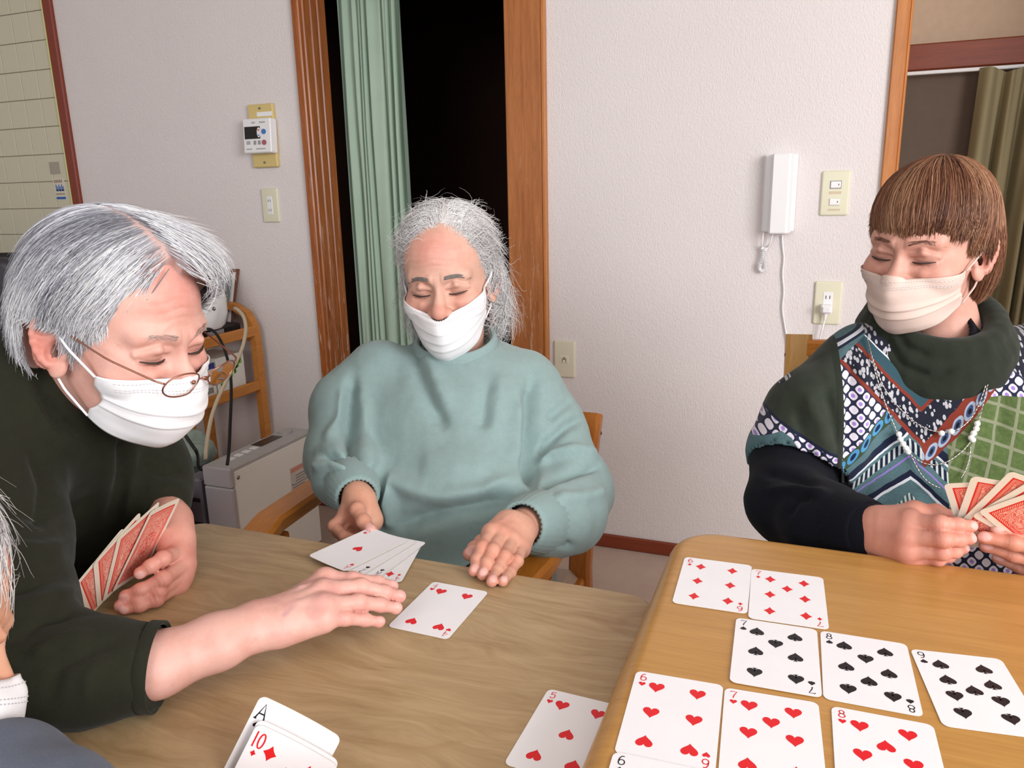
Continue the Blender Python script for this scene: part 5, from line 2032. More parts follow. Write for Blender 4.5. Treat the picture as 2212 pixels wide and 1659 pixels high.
def ribbed_band(name, parent, mat, a, b, ra, rb, n=72, rib=0.0009, steps=12, flat=None, bulge=0.0):
    """short knitted tube from a to b (cuff, collar)"""
    a, b = np.asarray(a, float), np.asarray(b, float)
    T = unit(b - a)
    x = unit(np.cross(T, (0.3, 0.2, 0.9)))
    y = np.cross(T, x)
    rings = []
    prof = [(t, 0.0) for t in np.linspace(0, 1, steps)] + [(1.0, -0.004), (0.9, -0.007)]
    for t, ins in prof:
        c = a + (b - a) * t
        r = ra + (rb - ra) * t + ins + bulge * math.sin(t * math.pi)
        row = []
        for j in range(n):
            th = 2 * math.pi * j / n
            rr = r + rib * (1 if j % 2 else -1)
            row.append(c + rr * (math.cos(th) * x + math.sin(th) * y))
        rings.append(row)
    G = np.array(rings).transpose(1, 0, 2)
    return obj(name, MB().grid(G, closed_u=True), mat, parent, smooth=180)


def garment(name, person, mat, build, lo, hi, res=0.005, folds=(), wr=(), attrs=None, relaxn=2):
    f = Field(lo, hi, res)
    build(f)
    V, Q = f.mesh()
    V = relax(V, Q, relaxn, 0.5)
    if folds:
        V = sculpt(V, Q, folds)
    for amp, scl, sd, st in wr:
        V = wrinkle(V, Q, amp, scl, sd, st)
    at = attrs(V, Q) if attrs else None
    return mesh_quads(name, V, Q, mat, person, attrs=at)


def limb(f, chain, k=0.02, shrink=0.0):
    for (a, ra), (b, rb) in zip(chain[:-1], chain[1:]):
        f.cap(a, b, ra - shrink, rb - shrink, k)


def rows_to_rings(rows):
    """rows of (y_px, x_left, x_right, depth, half thickness) -> world ring table along -Z"""
    cs = [P((l + r) / 2, y, d) for y, l, r, d, b in rows]
    O = cs[0].copy()
    return O, cs, [((r - l) / 2 * d / FPX, b) for y, l, r, d, b in rows]


def torso_rings(f, rows, A, k=0.03, shrink=0.0, power=2.2):
    O, cs, hw = rows_to_rings(rows)
    A = unit((A[0], A[1], 0))
    B = np.cross((0, 0, 1), A)
    tab = []
    for c, (w, b) in zip(cs, hw):
        q = c - O
        tab.append((-q[2], q @ A, q @ B, w - shrink, b - shrink))
    tab = np.array(tab)
    f.rings(O, A, B, np.array((0, 0, -1.0)), tab, k, power)
    return O, A, B, tab


def seated_legs(f, hip, A, B, knee_drop=0.02, shrink=0.0, thigh=0.40, seat_z=0.45):
    """thighs forward along B then shins down to the floor"""
    for s in (-1, 1):
        h = np.array((hip[0], hip[1], seat_z + 0.075)) + A * s * 0.085
        kn = h + B * thigh + A * s * 0.03
        kn[2] = seat_z + 0.05
        an = kn + B * 0.02
        an[2] = 0.09
        f.cap(h, kn, 0.080 - shrink, 0.062 - shrink, 0.02)
        f.cap(kn, an, 0.060 - shrink, 0.045 - shrink, 0.02)


def shoes(person, hip, A, B, mat, thigh=0.40):
    for s in (-1, 1):
        c = np.array((hip[0], hip[1], 0)) + A * s * 0.115 + B * (thigh + 0.08)
        f = Field(c - 0.2, c + 0.2, 0.006)
        f.cap(c - B * 0.08 + (0, 0, 0.045), c + B * 0.08 + (0, 0, 0.03), 0.042, 0.032, 0.01)
        V, Q = f.mesh()
        V[:, 2] = np.maximum(V[:, 2], 0.002)
        mesh_quads('shoe', V, Q, mat, person)
# ================================================================== woman in the green sweater (middle)
TONE_M = (216, 170, 152)
A_M = unit((math.cos(math.radians(12)), math.sin(math.radians(12)), 0))
B_M = np.array((A_M[1], -A_M[0], 0))          # towards the table
HC_M = P(970, 608, 1.30)
HR_M = frame(camdir(-0.10, -0.36, 0.93), camdir(-0.10, 1.0, 0.30))
HS_M = 0.94
NB_M = P(982, 770, 1.335)
rows_m = [(728, 915, 1060, 1.345, 0.058), (768, 818, 1140, 1.335, 0.080), (812, 770, 1192, 1.325, 0.102), (880, 752, 1204, 1.315, 0.118), (1000, 750, 1196, 1.30, 0.128), (1100, 742, 1196, 1.285, 0.135), (1200, 748, 1198, 1.27, 0.138), (1330, 742, 1205, 1.27, 0.140)]
armR_m = [(P(822, 812, 1.33), 0.064), (P(756, 880, 1.31), 0.061), (P(742, 985, 1.27), 0.058), (P(750, 1030, 1.205), 0.050), (P(757, 1045, 1.18), 0.040)]
armL_m = [(P(1130, 838, 1.33), 0.066), (P(1182, 925, 1.31), 0.062), (P(1232, 1060, 1.25), 0.064), (P(1222, 1108, 1.18), 0.060), (P(1186, 1126, 1.135), 0.052), (P(1170, 1130, 1.11), 0.045)]
hipM = P(972, 1250, 1.30)


def core_m(f, sh=0.018):
    torso_rings(f, rows_m, A_M, 0.01, sh + 0.012)
    limb(f, armR_m[1:4], 0.01, sh + 0.012)
    limb(f, armL_m[1:5], 0.01, sh + 0.012)


f = Field(P(650, 720, 1.4) - (0.1, 0.5, 0.75), P(1330, 720, 1.4) + (0.1, 0.2, 0.1), 0.009)
core_m(f)
seated_legs(f, hipM, A_M, B_M, shrink=0.016)
cV, cQ = f.mesh()
hv = head(HC_M, HR_M, HS_M, TONE_M, NB_M)
# right hand, pinching the fan of cards: thumb on top, fingers curled below
dR = camdir(-0.55, -0.1, 0.60)
thumb_dorsal = camdir(0.15, 0.55, 0.8)
hR = hand([(P(757, 1040, 1.19), 0.026), (P(768, 1064, 1.15), 0.023)], P(775, 1076, 1.125),
          {'index': [P(751, 1104, 1.105), P(722, 1136, 1.095), P(745, 1159, 1.072), P(774, 1166, 1.058)],
           'middle': [P(754, 1112, 1.115), P(731, 1148, 1.105), P(757, 1172, 1.085), P(788, 1174, 1.07)],
           'ring': [P(762, 1120, 1.125), P(742, 1158, 1.12), P(770, 1180, 1.10), P(798, 1180, 1.085)],
           'pinky': [P(775, 1126, 1.13), P(760, 1166, 1.13), P(784, 1186, 1.11), P(806, 1184, 1.10)],
           'thumb': [P(782, 1084, 1.11), P(772, 1101, 1.075), P(786, 1126, 1.055), P(801, 1147, 1.040)]},
          dR, (208, 156, 132), 1.0, thenar=[(P(783, 1084, 1.11), P(800, 1124, 1.10), 0.019, 0.018), (P(776, 1080, 1.11), P(770, 1100, 1.09), 0.014, 0.012)])
thumb_dorsal = None
# left hand on the table edge, fingers hanging over it
zt = TL
dL = camdir(0.25, 0.75, 0.6)
hL = hand([(P(1175, 1128, 1.12), 0.027), (P(1140, 1134, 1.06), 0.024)], P(1112, 1138, 1.02),
          {'index': [P(1062, 1150, 0.985), P(1042, 1184, 0.945), P(1031, 1210, 0.93), PZ(1024, 1232, zt + 0.010)],
           'middle': [P(1083, 1156, 0.985), P(1064, 1190, 0.94), P(1051, 1218, 0.922), PZ(1043, 1240, zt + 0.009)],
           'ring': [P(1106, 1168, 0.985), P(1090, 1203, 0.935), P(1074, 1234, 0.915), PZ(1063, 1255, zt + 0.008)],
           'pinky': [P(1126, 1182, 0.99), P(1117, 1212, 0.94), P(1102, 1237, 0.92), PZ(1087, 1255, zt + 0.008)],
           'thumb': [P(1082, 1150, 1.01), P(1042, 1172, 1.0), P(1026, 1186, 0.985), P(1015, 1196, 0.975)]},
          dL, (212, 160, 138), 1.0, veins=0.35)
V, Q, c_ = join([hv, (cV, cQ, tone_arr(len(cV), TONE_M)), hR, hL])
M_SKIN_M = skin_mat('skin_warm', TONE_M)
pm_ = mesh_quads('person', V, Q, M_SKIN_M, None, org=np.array((hipM[0], hipM[1], 0.0)), attrs={'Col': c_})
tag(pm_, 'person in a pale green sweater and white mask, wavy white hair, eyes lowered', 'person')
face_bits(pm_, HC_M, HR_M, HS_M, brow=(132, 122, 118), brow_n=170, seed=4, droop=0.003, brow_w=0.0005)
mask(pm_, HC_M, HR_M, HS_M, M_MASKW, top=-0.032, chin=-0.119, side_top=-0.004, side_bot=-0.070, ys=0.040)


# hair: thin and white, swept off the forehead, loose waves behind the ears
def vol_m(p):
    X, Y, Z = p.T
    d = d_ell(X, Y, Z, (0, -0.018, 0.048), (0.081, 0.098, 0.092))
    d = smin(d, d_ell(X, Y, Z, (0, -0.045, -0.02), (0.086, 0.070, 0.075)), 0.03)
    return smin(d, d_ell(X, Y, Z, (0, -0.050, -0.085), (0.080, 0.055, 0.060)), 0.03)


def cut_m(p):
    x, y, z = p.T
    return (y - (0.004 + 0.97 * np.maximum(z, 0) - 0.10 * np.abs(x) + np.where(z < 0, 0.55 * z, 0))) * 0.75


def dir_m(p, t):
    x, y, z = p.T
    side = np.sign(x + 0.012)
    v = np.stack([side * (0.55 + 0.2 * t) * np.clip((z + 0.05) / 0.1, 0.12, 1), -0.75 + 0 * x, -0.25 - 0.9 * np.clip((0.06 - z) / 0.1, 0, 1.4)], 1)
    return v


PAL_M = [(255, 254, 254), (250, 248, 248), (238, 236, 236), (206, 204, 208)]
cap_mesh('hair_base', pm_, HC_M, HR_M, HS_M, vol_m, cut_m, (232, 228, 228), off=-0.0005, scalp=(226, 186, 176))
keep = lambda p: (cut_m(p) < 0.004) & (p[:, 2] > -0.03)
ro = scalp_roots(6000, vol_m, keep, 21)
strands('hair', pm_, HC_M, HR_M, HS_M, vol_m, ro, dir_m, np.clip(0.10 + 0.25 * (ro[:, 2] < 0.06) * 0.4, 0, 1) * np.random.default_rng(2).uniform(0.6, 1.3, len(ro)), 0.0018, PAL_M, 22, 18, 0.00060, None, 0.85, 1.4, 0.026, 0.14, 26.0)
# hairline wisps over the forehead and a stray curl
keep2 = lambda p: (np.abs(cut_m(p)) < 0.010) & (p[:, 2] > 0.02)
ro2 = scalp_roots(700, vol_m, keep2, 23)
strands('forehead_wisps', pm_, HC_M, HR_M, HS_M, vol_m, ro2, lambda p, t: dir_m(p, t) + np.array((0, 0.5, 0.6)) * (1 - 2.2 * t), np.random.default_rng(3).uniform(0.03, 0.075, 700), 0.002, PAL_M, 24, 12, 0.0005, None, 0.6, 1.2, 0.012, 0.3)
# frizz at the sides and nape
keep3 = lambda p: (p[:, 1] < 0.0) & (np.abs(p[:, 0]) > 0.03) & (p[:, 2] < 0.05)
ro3 = scalp_roots(900, vol_m, keep3, 25)
strands('side_hair', pm_, HC_M, HR_M, HS_M, vol_m, ro3, lambda p, t: np.stack([np.sign(p[:, 0]) * (0.35 - 0.2 * t), -0.15 + 0 * p[:, 0], -1 + 0 * p[:, 0]], 1), np.random.default_rng(4).uniform(0.07, 0.16, 900), 0.009, PAL_M, 26, 18, 0.0005, None, 1.5, 1.7, 0.040, 0.25)
ro4 = scalp_roots(220, vol_m, lambda p: (cut_m(p) < -0.01), 27)
strands('flyaway_hair', pm_, HC_M, HR_M, HS_M, vol_m, ro4, dir_m, np.random.default_rng(5).uniform(0.06, 0.12, 220), 0.006, PAL_M[:2], 28, 14, 0.0003, None, 1.2, 1.5, 0.04, 0.5)

# sweater
M_SWEAT = cloth_mat('green_sweatshirt', (122, 147, 146), (152, 173, 172), 90.0, 700.0, 0.55, 0.25)
M_RIB = cloth_mat('green_sweatshirt_rib', (124, 148, 147), (150, 172, 171), 200.0, 900.0, 0.4, 0.2)


def sweater_m(f):
    torso_rings(f, rows_m, A_M, 0.03)
    limb(f, armR_m, 0.022)
    limb(f, armL_m, 0.022)
    # soft belly overhang above the table
    f.ell(P(985, 1065, 1.22), (0.13, 0.075, 0.075), 0.05)
    # opening for the neck
    f.cap(P(985, 742, 1.31), P(985, 690, 1.31), 0.055, 0.060, 0.012, sub=True)


FOLD_M = [
    ([(889, 739), (905, 800), (934, 877), (967, 933)], 16, -0.0130), ([(915, 745), (940, 820), (975, 890)], 16, 0.0087),
    ([(1057, 817), (1046, 880), (1042, 933)], 18, -0.0101), ([(1085, 800), (1074, 880), (1060, 950)], 18, 0.0072),
    ([(1150, 800), (1147, 880), (1143, 1000), (1146, 1060)], 14, -0.0232), ([(1125, 860), (1122, 1000)], 20, 0.0101),
    ([(762, 800), (754, 880), (756, 960), (775, 1030)], 13, -0.0261), ([(785, 850), (790, 960), (815, 1060)], 18, 0.0101),
    ([(828, 1130), (830, 1060), (850, 1040), (900, 1060), (960, 1075), (1040, 1066), (1120, 1030)], 20, 0.0174),
    ([(850, 1150), (880, 1128), (958, 1102), (1066, 1080), (1146, 1050)], 17, -0.0203),
    ([(845, 1150), (842, 1090), (850, 1050)], 12, 0.0116), ([(815, 1120), (818, 1060), (805, 1000)], 12, -0.0145),
    ([(679, 985), (715, 982), (750, 995), (790, 1030)], 9, -0.0174), ([(672, 1010), (715, 1005), (760, 1020)], 9, 0.0130),
    ([(690, 1040), (730, 1030), (765, 1040)], 8, -0.0087),
    ([(1160, 1052), (1200, 1030), (1250, 1015), (1305, 1010)], 10, -0.0174), ([(1150, 1010), (1185, 985), (1240, 975), (1295, 985)], 11, 0.0145),
    ([(1165, 1000), (1180, 960), (1225, 920), (1270, 900)], 10, -0.0145), ([(1180, 905), (1240, 860)], 9, -0.0072),
    ([(1190, 1080), (1260, 1075), (1310, 1060)], 12, 0.0116), ([(1165, 1150), (1200, 1170), (1240, 1180)], 8, -0.0145), ([(1160, 1120), (1190, 1150), (1215, 1185)], 9, 0.0116),
    ([(900, 1000), (985, 1010), (1060, 1000)], 30, 0.0058), ([(745, 830), (735, 900), (700, 960)], 12, 0.0087)]
lo = np.min([P(650, 700, 1.45), P(650, 1330, 1.0), P(1340, 700, 1.45)], 0)
sw_lo = np.array((-1.02, 0.66, 0.40))
sw_hi = np.array((-0.08, 1.50, 0.97))
sw = garment('sweater', pm_, M_SWEAT, sweater_m, sw_lo, sw_hi, 0.0048, FOLD_M, [(0.0035, 11.0, 3.0, (1, 1, 0.6)), (0.0012, 34.0, 8.0, (1, 1, 0.7))])
ribbed_band('cuff', sw, M_RIB, P(754, 1038, 1.19), P(772, 1075, 1.130), 0.039, 0.0315, 56, 0.0011, bulge=0.005)
ribbed_band('cuff', sw, M_RIB, P(1186, 1124, 1.13), P(1126, 1136, 1.042), 0.043, 0.0335, 60, 0.0011, bulge=0.006)
# neck band: an oval ring resting on the sweater
cx = P(984, 742, 1.315)
mb = MB()
ring = []
for a in np.linspace(0, 2 * math.pi, 49)[:-1]:
    p = cx + A_M * 0.066 * math.cos(a) + B_M * 0.062 * math.sin(a) + np.array((0, 0, -0.020 * math.sin(a)))
    ring.append(p)
ring = np.array(ring)
secs = []
for i, p in enumerate(ring):
    o_ = unit(p - cx)
    secs.append([p + o_ * 0.006 * math.cos(t) + np.array((0, 0, 1)) * 0.013 * math.sin(t) for t in np.linspace(0, 2 * math.pi, 13)])
obj('collar', mb.grid(np.array(secs), closed_u=True), M_RIB, sw, smooth=180)
# trousers
ft = Field((hipM[0] - 0.35, hipM[1] - 0.65, 0.0), (hipM[0] + 0.35, hipM[1] + 0.3, 0.78), 0.009)
seated_legs(ft, hipM, A_M, B_M)
ft.ell((hipM[0], hipM[1], 0.57), (0.17, 0.13, 0.11), 0.03)
V, Q = ft.mesh()
mesh_quads('trousers', V, Q, M_TROUS, pm_)
shoes(pm_, hipM, A_M, B_M, M_BLACK)

# her wooden armchair
M_CHAIR = wood('chair_wood', (178, 104, 30), (210, 136, 54), 'Y', 1.0, 0.35)
M_CHAIRZ = wood('chair_post_wood', (170, 98, 34), (204, 128, 56), 'Z', 1.0, 0.35)
M_PAD = cloth_mat('beige_upholstery', (196, 176, 160), (214, 196, 182), 200.0, 900.0, 0.4)


def bar(mb, pts, w, h, up=(0, 0, 1)):
    """rectangular bar swept along pts"""
    pts = np.asarray(pts, float)
    T = np.gradient(pts, axis=0)
    T /= np.linalg.norm(T, axis=1)[:, None]
    rows = []
    for p, t in zip(pts, T):
        s = unit(np.cross(t, up))
        u = np.cross(s, t)
        b = min(w, h) * 0.22
        prof = [(w / 2 - b, h / 2), (w / 2, h / 2 - b), (w / 2, -h / 2 + b), (w / 2 - b, -h / 2), (-w / 2 + b, -h / 2), (-w / 2, -h / 2 + b), (-w / 2, h / 2 - b), (-w / 2 + b, h / 2)]
        rows.append([p + s * a + u * c for a, c in prof])
    G = np.array(rows).transpose(1, 0, 2)
    mb.grid(G, closed_u=True)
    mb.put(G[:, 0], [tuple(range(8))]).put(G[:, -1], [tuple(range(8))])
    return mb


def armchair(c, A, B, label, group, half=0.255, arm_z=0.600, seat_z=0.43, back_z=0.78, pad=None, depth=0.40, arm_len=0.36, wz=None, inset=0.0):
    c = np.asarray(c, float)
    e = empty('wooden_armchair', (c[0], c[1], 0), label, 'chair', group)
    Z = np.array((0, 0, 1.0))
    wz = wz or M_CHAIRZ
    fr, bk = c + B * depth * 0.5, c - B * depth * 0.5
    obj('seat', MB().box((-half + 0.03, -depth / 2, seat_z - 0.05), (half - 0.03, depth / 2, seat_z), 0.02, M=Matrix(((A[0], -B[0], 0, c[0]), (A[1], -B[1], 0, c[1]), (0, 0, 1, 0), (0, 0, 0, 1)))), M_PAD, e, smooth=40)
    for s in (-1, 1):
        f0 = fr + A * s * half
        b0 = bk + A * s * (half - inset)
        obj('leg', bar(MB(), [f0 + Z * 0.0, f0 + Z * (arm_z - 0.02)], 0.034, 0.05, A), wz, e, smooth=30)
        lean = -B * 0.07
        obj('back_post', bar(MB(), [b0 + lean * 0.6 , b0 + Z * seat_z, b0 + lean * 0.5 + Z * (seat_z + 0.2), b0 + lean * 1.1 + Z * back_z], 0.030, 0.042, A), wz, e, smooth=30)
        arm = [b0 + Z * (arm_z + 0.015) + lean * 0.5, c + A * s * half + Z * (arm_z + 0.012), c + B * (depth * 0.5) + A * s * (half + 0.004) + Z * arm_z, c + B * (depth * 0.5 + 0.06) + A * s * (half - 0.008) + Z * (arm_z - 0.010)]
        arm = np.array(arm)
        tq = np.linspace(0, 3, 13)
        arm = np.stack([np.interp(tq, range(4), arm[:, i]) for i in range(3)], 1)
        obj('armrest', bar(MB(), arm, 0.055, 0.028), M_CHAIR, e, smooth=30)
        obj('bolt', MB().sphere(b0 + lean * 1.0 + Z * (back_z - 0.035) + A * s * 0.0165, (0.006, 0.006, 0.006), 10, 6), M_SLOT, e)
        obj('side_rail', bar(MB(), [f0 + Z * (seat_z - 0.04), b0 + Z * (seat_z - 0.04)], 0.022, 0.05), M_CHAIR, e, smooth=30)
    for z, hh in ((back_z - 0.05, 0.07), (back_z - 0.17, 0.07)) if not pad else ((back_z - 0.022, 0.030), (back_z - 0.25, 0.04)):
        t = (z - seat_z) / (back_z - seat_z)
        q = bk - B * 0.07 * t
        obj('back_rail', bar(MB(), [q - A * (half - inset - 0.012) + Z * z, q + A * (half - inset - 0.012) + Z * z], 0.022, hh), M_CHAIR, e, smooth=30)
    if pad:
        q = bk - B * 0.035
        Mx = Matrix(((A[0], -B[0], 0, q[0]), (A[1], -B[1], 0, q[1]), (0, 0, 1, 0), (0, 0, 0, 1)))
        obj('back_pad', MB().prism(round_rect(-half + 0.03, seat_z + 0.10, half - 0.03, back_z - 0.045, 0.05), -0.02, 0.025, bev=0.018, M=Mx @ Matrix.Rotation(math.pi / 2, 4, 'X')), M_PAD, e, smooth=50)
    obj('front_rail', bar(MB(), [fr - A * half + Z * (seat_z - 0.05), fr + A * half + Z * (seat_z - 0.05)], 0.022, 0.045), M_CHAIR, e, smooth=30)
    return e


ccM = np.array((-0.575, 1.125, 0))
armchair(ccM, np.array((1.0, 0, 0)), np.array((0, -1.0, 0)), 'wooden armchair with rounded arms under the woman in green', 'wooden armchairs round the tables', half=0.228, arm_z=0.615, back_z=0.715, depth=0.36, inset=0.036)
# ================================================================== woman in the patterned top (right)
TONE_R = (206, 156, 140)
A_R = unit((math.cos(math.radians(8)), math.sin(math.radians(8)), 0))
B_R = np.array((A_R[1], -A_R[0], 0))
HS_R = 0.90
HC_R = P(2006, 536, 1.085)
HR_R = frame(camdir(-0.84, -0.34, 0.64), camdir(0.05, 1.0, 0.25))
NB_R = P(2035, 715, 1.13)
rows_r = [(690, 1930, 2110, 1.15, 0.060), (730, 1868, 2190, 1.15, 0.080), (790, 1806, 2270, 1.145, 0.100), (880, 1770, 2300, 1.135, 0.118), (980, 1772, 2310, 1.125, 0.130), (1100, 1780, 2320, 1.115, 0.140), (1220, 1790, 2330, 1.11, 0.145), (1330, 1790, 2330, 1.11, 0.145)]
armR_r = [(P(1862, 800, 1.14), 0.060), (P(1770, 910, 1.12), 0.058), (P(1712, 1010, 1.09), 0.054), (P(1704, 1085, 1.04), 0.054), (P(1780, 1125, 0.965), 0.047), (P(1872, 1146, 0.895), 0.036)]
armL_r = [(P(2250, 800, 1.15), 0.066), (P(2350, 920, 1.13), 0.062), (P(2420, 1060, 1.06), 0.056), (P(2430, 1130, 0.99), 0.046), (P(2405, 1180, 0.90), 0.036)]
hipR = np.array((0.215, 1.20, 0.50))
cx_r = P(2006, 865, 1.02)

f = Field((-0.22, 0.62, 0.0), (0.62, 1.42, 0.93), 0.009)
torso_rings(f, rows_r, A_R, 0.01, 0.032)
limb(f, armR_r[1:5], 0.01, 0.020)
limb(f, armL_r[1:4], 0.01, 0.020)
seated_legs(f, hipR, A_R, B_R, shrink=0.016)
cV, cQ = f.mesh()
hv = head(HC_R, HR_R, HS_R, TONE_R, NB_R, blush=0.8)
dE = camdir(-0.1, 0.25, 0.95)
thumb_dorsal = camdir(0.0, 0.95, 0.3)
hE = hand([(P(1840, 1140, 0.925), 0.026), (P(1876, 1147, 0.89), 0.0245)], P(1898, 1150, 0.872),
          {'index': [P(1966, 1125, 0.838), P(2030, 1131, 0.812), P(2068, 1134, 0.812), P(2097, 1136, 0.816)],
           'middle': [P(1958, 1160, 0.832), P(2036, 1165, 0.806), P(2070, 1165, 0.810), P(2094, 1163, 0.818)],
           'ring': [P(1958, 1188, 0.834), P(2036, 1193, 0.812), P(2062, 1190, 0.822), P(2080, 1184, 0.832)],
           'pinky': [P(1970, 1205, 0.842), P(2026, 1207, 0.824), P(2048, 1202, 0.836), P(2064, 1196, 0.846)],
           'thumb': [P(1925, 1125, 0.868), P(1978, 1104, 0.862), P(2022, 1108, 0.856), P(2062, 1120, 0.850)]},
          dE, (204, 146, 128), 1.0, veins=0.55, thenar=[(P(1915, 1135, 0.87), P(1972, 1112, 0.858), 0.017, 0.014)])
hF = hand([(P(2450, 1178, 0.93), 0.027), (P(2415, 1182, 0.905), 0.0245)], P(2392, 1186, 0.886),
          {'index': [P(2322, 1158, 0.845), P(2258, 1151, 0.812), P(2203, 1148, 0.812), P(2153, 1142, 0.816)],
           'middle': [P(2326, 1194, 0.84), P(2258, 1190, 0.803), P(2188, 1173, 0.806), P(2126, 1161, 0.816)],
           'ring': [P(2322, 1226, 0.84), P(2252, 1220, 0.812), P(2188, 1199, 0.820), P(2130, 1180, 0.830)],
           'pinky': [P(2312, 1252, 0.845), P(2248, 1244, 0.824), P(2202, 1226, 0.832), P(2156, 1206, 0.842)],
           'thumb': [P(2355, 1150, 0.875), P(2298, 1122, 0.865), P(2240, 1114, 0.858), P(2186, 1118, 0.852)]},
          camdir(0.1, 0.25, 0.95), (200, 140, 118), 1.0, veins=0.3, thenar=[(P(2372, 1165, 0.878), P(2305, 1132, 0.862), 0.017, 0.014)])
thumb_dorsal = None
V, Q, c_ = join([hv, (cV, cQ, tone_arr(len(cV), TONE_R)), hE, hF])
pr_ = mesh_quads('person', V, Q, skin_mat('skin_rosy', TONE_R), None, org=np.array((hipR[0], hipR[1], 0.0)), attrs={'Col': c_})
tag(pr_, 'person with brown bobbed hair, beige mask and patterned teal top holding cards', 'person')
face_bits(pr_, HC_R, HR_R, HS_R, brow=(120, 80, 66), brow_n=60, seed=9, droop=0.0, brow_w=0.0004)
M_MASKB = plain('mask_beige', (212, 190, 180), 0.75, 0, 0.2, 60, 0.03, 0.12, 900)
mask(pr_, HC_R, HR_R, HS_R, M_MASKB, top=-0.022, chin=-0.115, side_top=-0.020, side_bot=-0.080, ys=0.034, pleat_v=(0.5, 0.66), pleat=0.003)


def vol_r(p):
    X, Y, Z = p.T
    d = d_ell(X, Y, Z, (0, -0.012, 0.048), (0.083, 0.109, 0.091))
    d = smin(d, d_ell(X, Y, Z, (0, -0.040, -0.010), (0.086, 0.078, 0.080)), 0.03)
    return smin(d, d_ell(X, Y, Z, (0, -0.060, -0.060), (0.070, 0.055, 0.055)), 0.03)


def cut_r(p):
    x, y, z = p.T
    front = smin(y - 0.024, 0.085 - z, 0.01)
    ear = smin(y + 0.012, 0.016 - z, 0.01) * (x < 0) + smin(y - 0.02, 0.0 - z, 0.01) * (x >= 0)
    low = -0.085 - z
    return np.maximum(np.maximum(front, ear), low) * 0.9


CROWN = np.array((0.0, -0.045, 0.14))


def dir_r(p, t):
    q = p - CROWN
    v = np.stack([q[:, 0] * 9, q[:, 1] * 7 + 0.0, -0.35 - 10 * np.abs(np.minimum(q[:, 2], 0)) * 0.6], 1)
    v[:, 0] += np.where(p[:, 1] > 0.04, -0.10, 0)
    return v / (np.linalg.norm(v, axis=1)[:, None] + 1e-6)


_rs = np.random.default_rng(77)


def stop_r(p):
    j = 0.010 * np.sin(p[:, 0] * 900 + p[:, 1] * 700)
    rj = np.random.default_rng(77).uniform(-1, 1, len(p))
    fr = (p[:, 1] > 0.030) & (p[:, 2] < 0.050 + 0.017 * rj + 0.005 * np.sin(p[:, 0] * 120) - 0.10 * p[:, 0])
    sd = (p[:, 1] > -0.010) & (p[:, 1] <= 0.030) & (p[:, 0] < 0) & (p[:, 2] < 0.014 + 0.5 * j)
    sd2 = (p[:, 1] > 0.0) & (p[:, 1] <= 0.030) & (p[:, 0] >= 0) & (p[:, 2] < -0.012 + 0.5 * j)
    bk = p[:, 2] < -0.085 + j
    return fr | sd | sd2 | bk


M_HAIR = M_BROWN_HAIR
PAL_R = [(98, 62, 48), (132, 88, 66), (160, 112, 84), (190, 148, 116)]
cap_mesh('hair_base', pr_, HC_R, HR_R, HS_R, vol_r, cut_r, (98, 66, 52), off=-0.001)
ro = scalp_roots(5200, vol_r, lambda p: (p[:, 2] > 0.035) & ((p[:, 1] < 0.06) | (p[:, 2] > 0.075)), 31)
top = ro[:, 2] > 0.11
strands('hair', pr_, HC_R, HR_R, HS_R, vol_r, ro, dir_r, np.where(top, 0.23, 0.19) * np.random.default_rng(6).uniform(0.85, 1.15, len(ro)), 0.0012, PAL_R, 32, 18, 0.00058, stop_r, 0.05, 1.0, 0.006, 0.05, 30.0)
ro = scalp_roots(1500, vol_r, lambda p: (p[:, 1] < -0.005) & (p[:, 2] < 0.05) & (p[:, 2] > -0.05), 33)
strands('side_hair', pr_, HC_R, HR_R, HS_R, vol_r, ro, lambda p, t: np.stack([p[:, 0] * 1.0, -0.1 + 0 * p[:, 0], -1 + 0 * p[:, 0]], 1), 0.08, 0.003, PAL_R[:3], 34, 12, 0.0005, lambda p: p[:, 2] < -0.095 + 0.01 * np.sin(p[:, 0] * 800), 0.05, 1.0, 0.006, 0.06)

M_HAIR = M_WHITE_HAIR
# patterned poncho top
k = NT('patchwork_print')
cv = k.attr('cloth', 1)
U, Vv = k.xyz(cv)[0], k.xyz(cv)[1]
v = k.comb(U, Vv, 0.0)
wob = k.mul(k.sub(k.noise(v, 0.02, 2.0), 0.5), 14.0)
aU = k.absv(U)
c = k.add(k.add(Vv, aU), wob)
e_ = k.add(k.sub(k.sub(Vv, 165.0), k.mul(k.absv(k.add(U, 28.0)), 0.85)), wob)
g = k.add(k.add(Vv, U), k.mul(wob, 0.6))
fine = k.noise(v, 0.35, 3.0, 0.7)
den = k.mix(k.noise(v, 0.25, 4.0, 0.75), lin(34, 58, 68), lin(112, 142, 146))
den = k.mix(0.35, den, lin(70, 100, 108))
# dotted trellis
s1 = k.absv(k.sin(k.mul(k.add(U, Vv), math.pi / 27)))
s2_ = k.sin(k.mul(k.sub(U, Vv), math.pi / 27))
s2 = k.absv(s2_)
blob = k.mul(s1, s2)
alt = k.gt(k.mul(k.sin(k.mul(k.add(U, Vv), math.pi / 54)), k.sin(k.mul(k.sub(U, Vv), math.pi / 54))), 0.0)
dots = k.mix(k.gt(blob, 0.30), lin(36, 40, 62), lin(218, 212, 224))
dots = k.mix(k.mul(k.gt(blob, 0.80), alt), dots, lin(158, 130, 204))
# leaf sprigs
vor = k.n('ShaderNodeTexVoronoi', i_Scale=0.13)
k.put(vor.inputs['Vector'], k.mapping(v, (1.0, 0.62, 1.0), (0, 0, 0.6)))
leafp = k.mix(k.band(vor.outputs['Distance'], 0.06, 0.42), lin(30, 32, 46), lin(176, 176, 182))
# ringed flowers


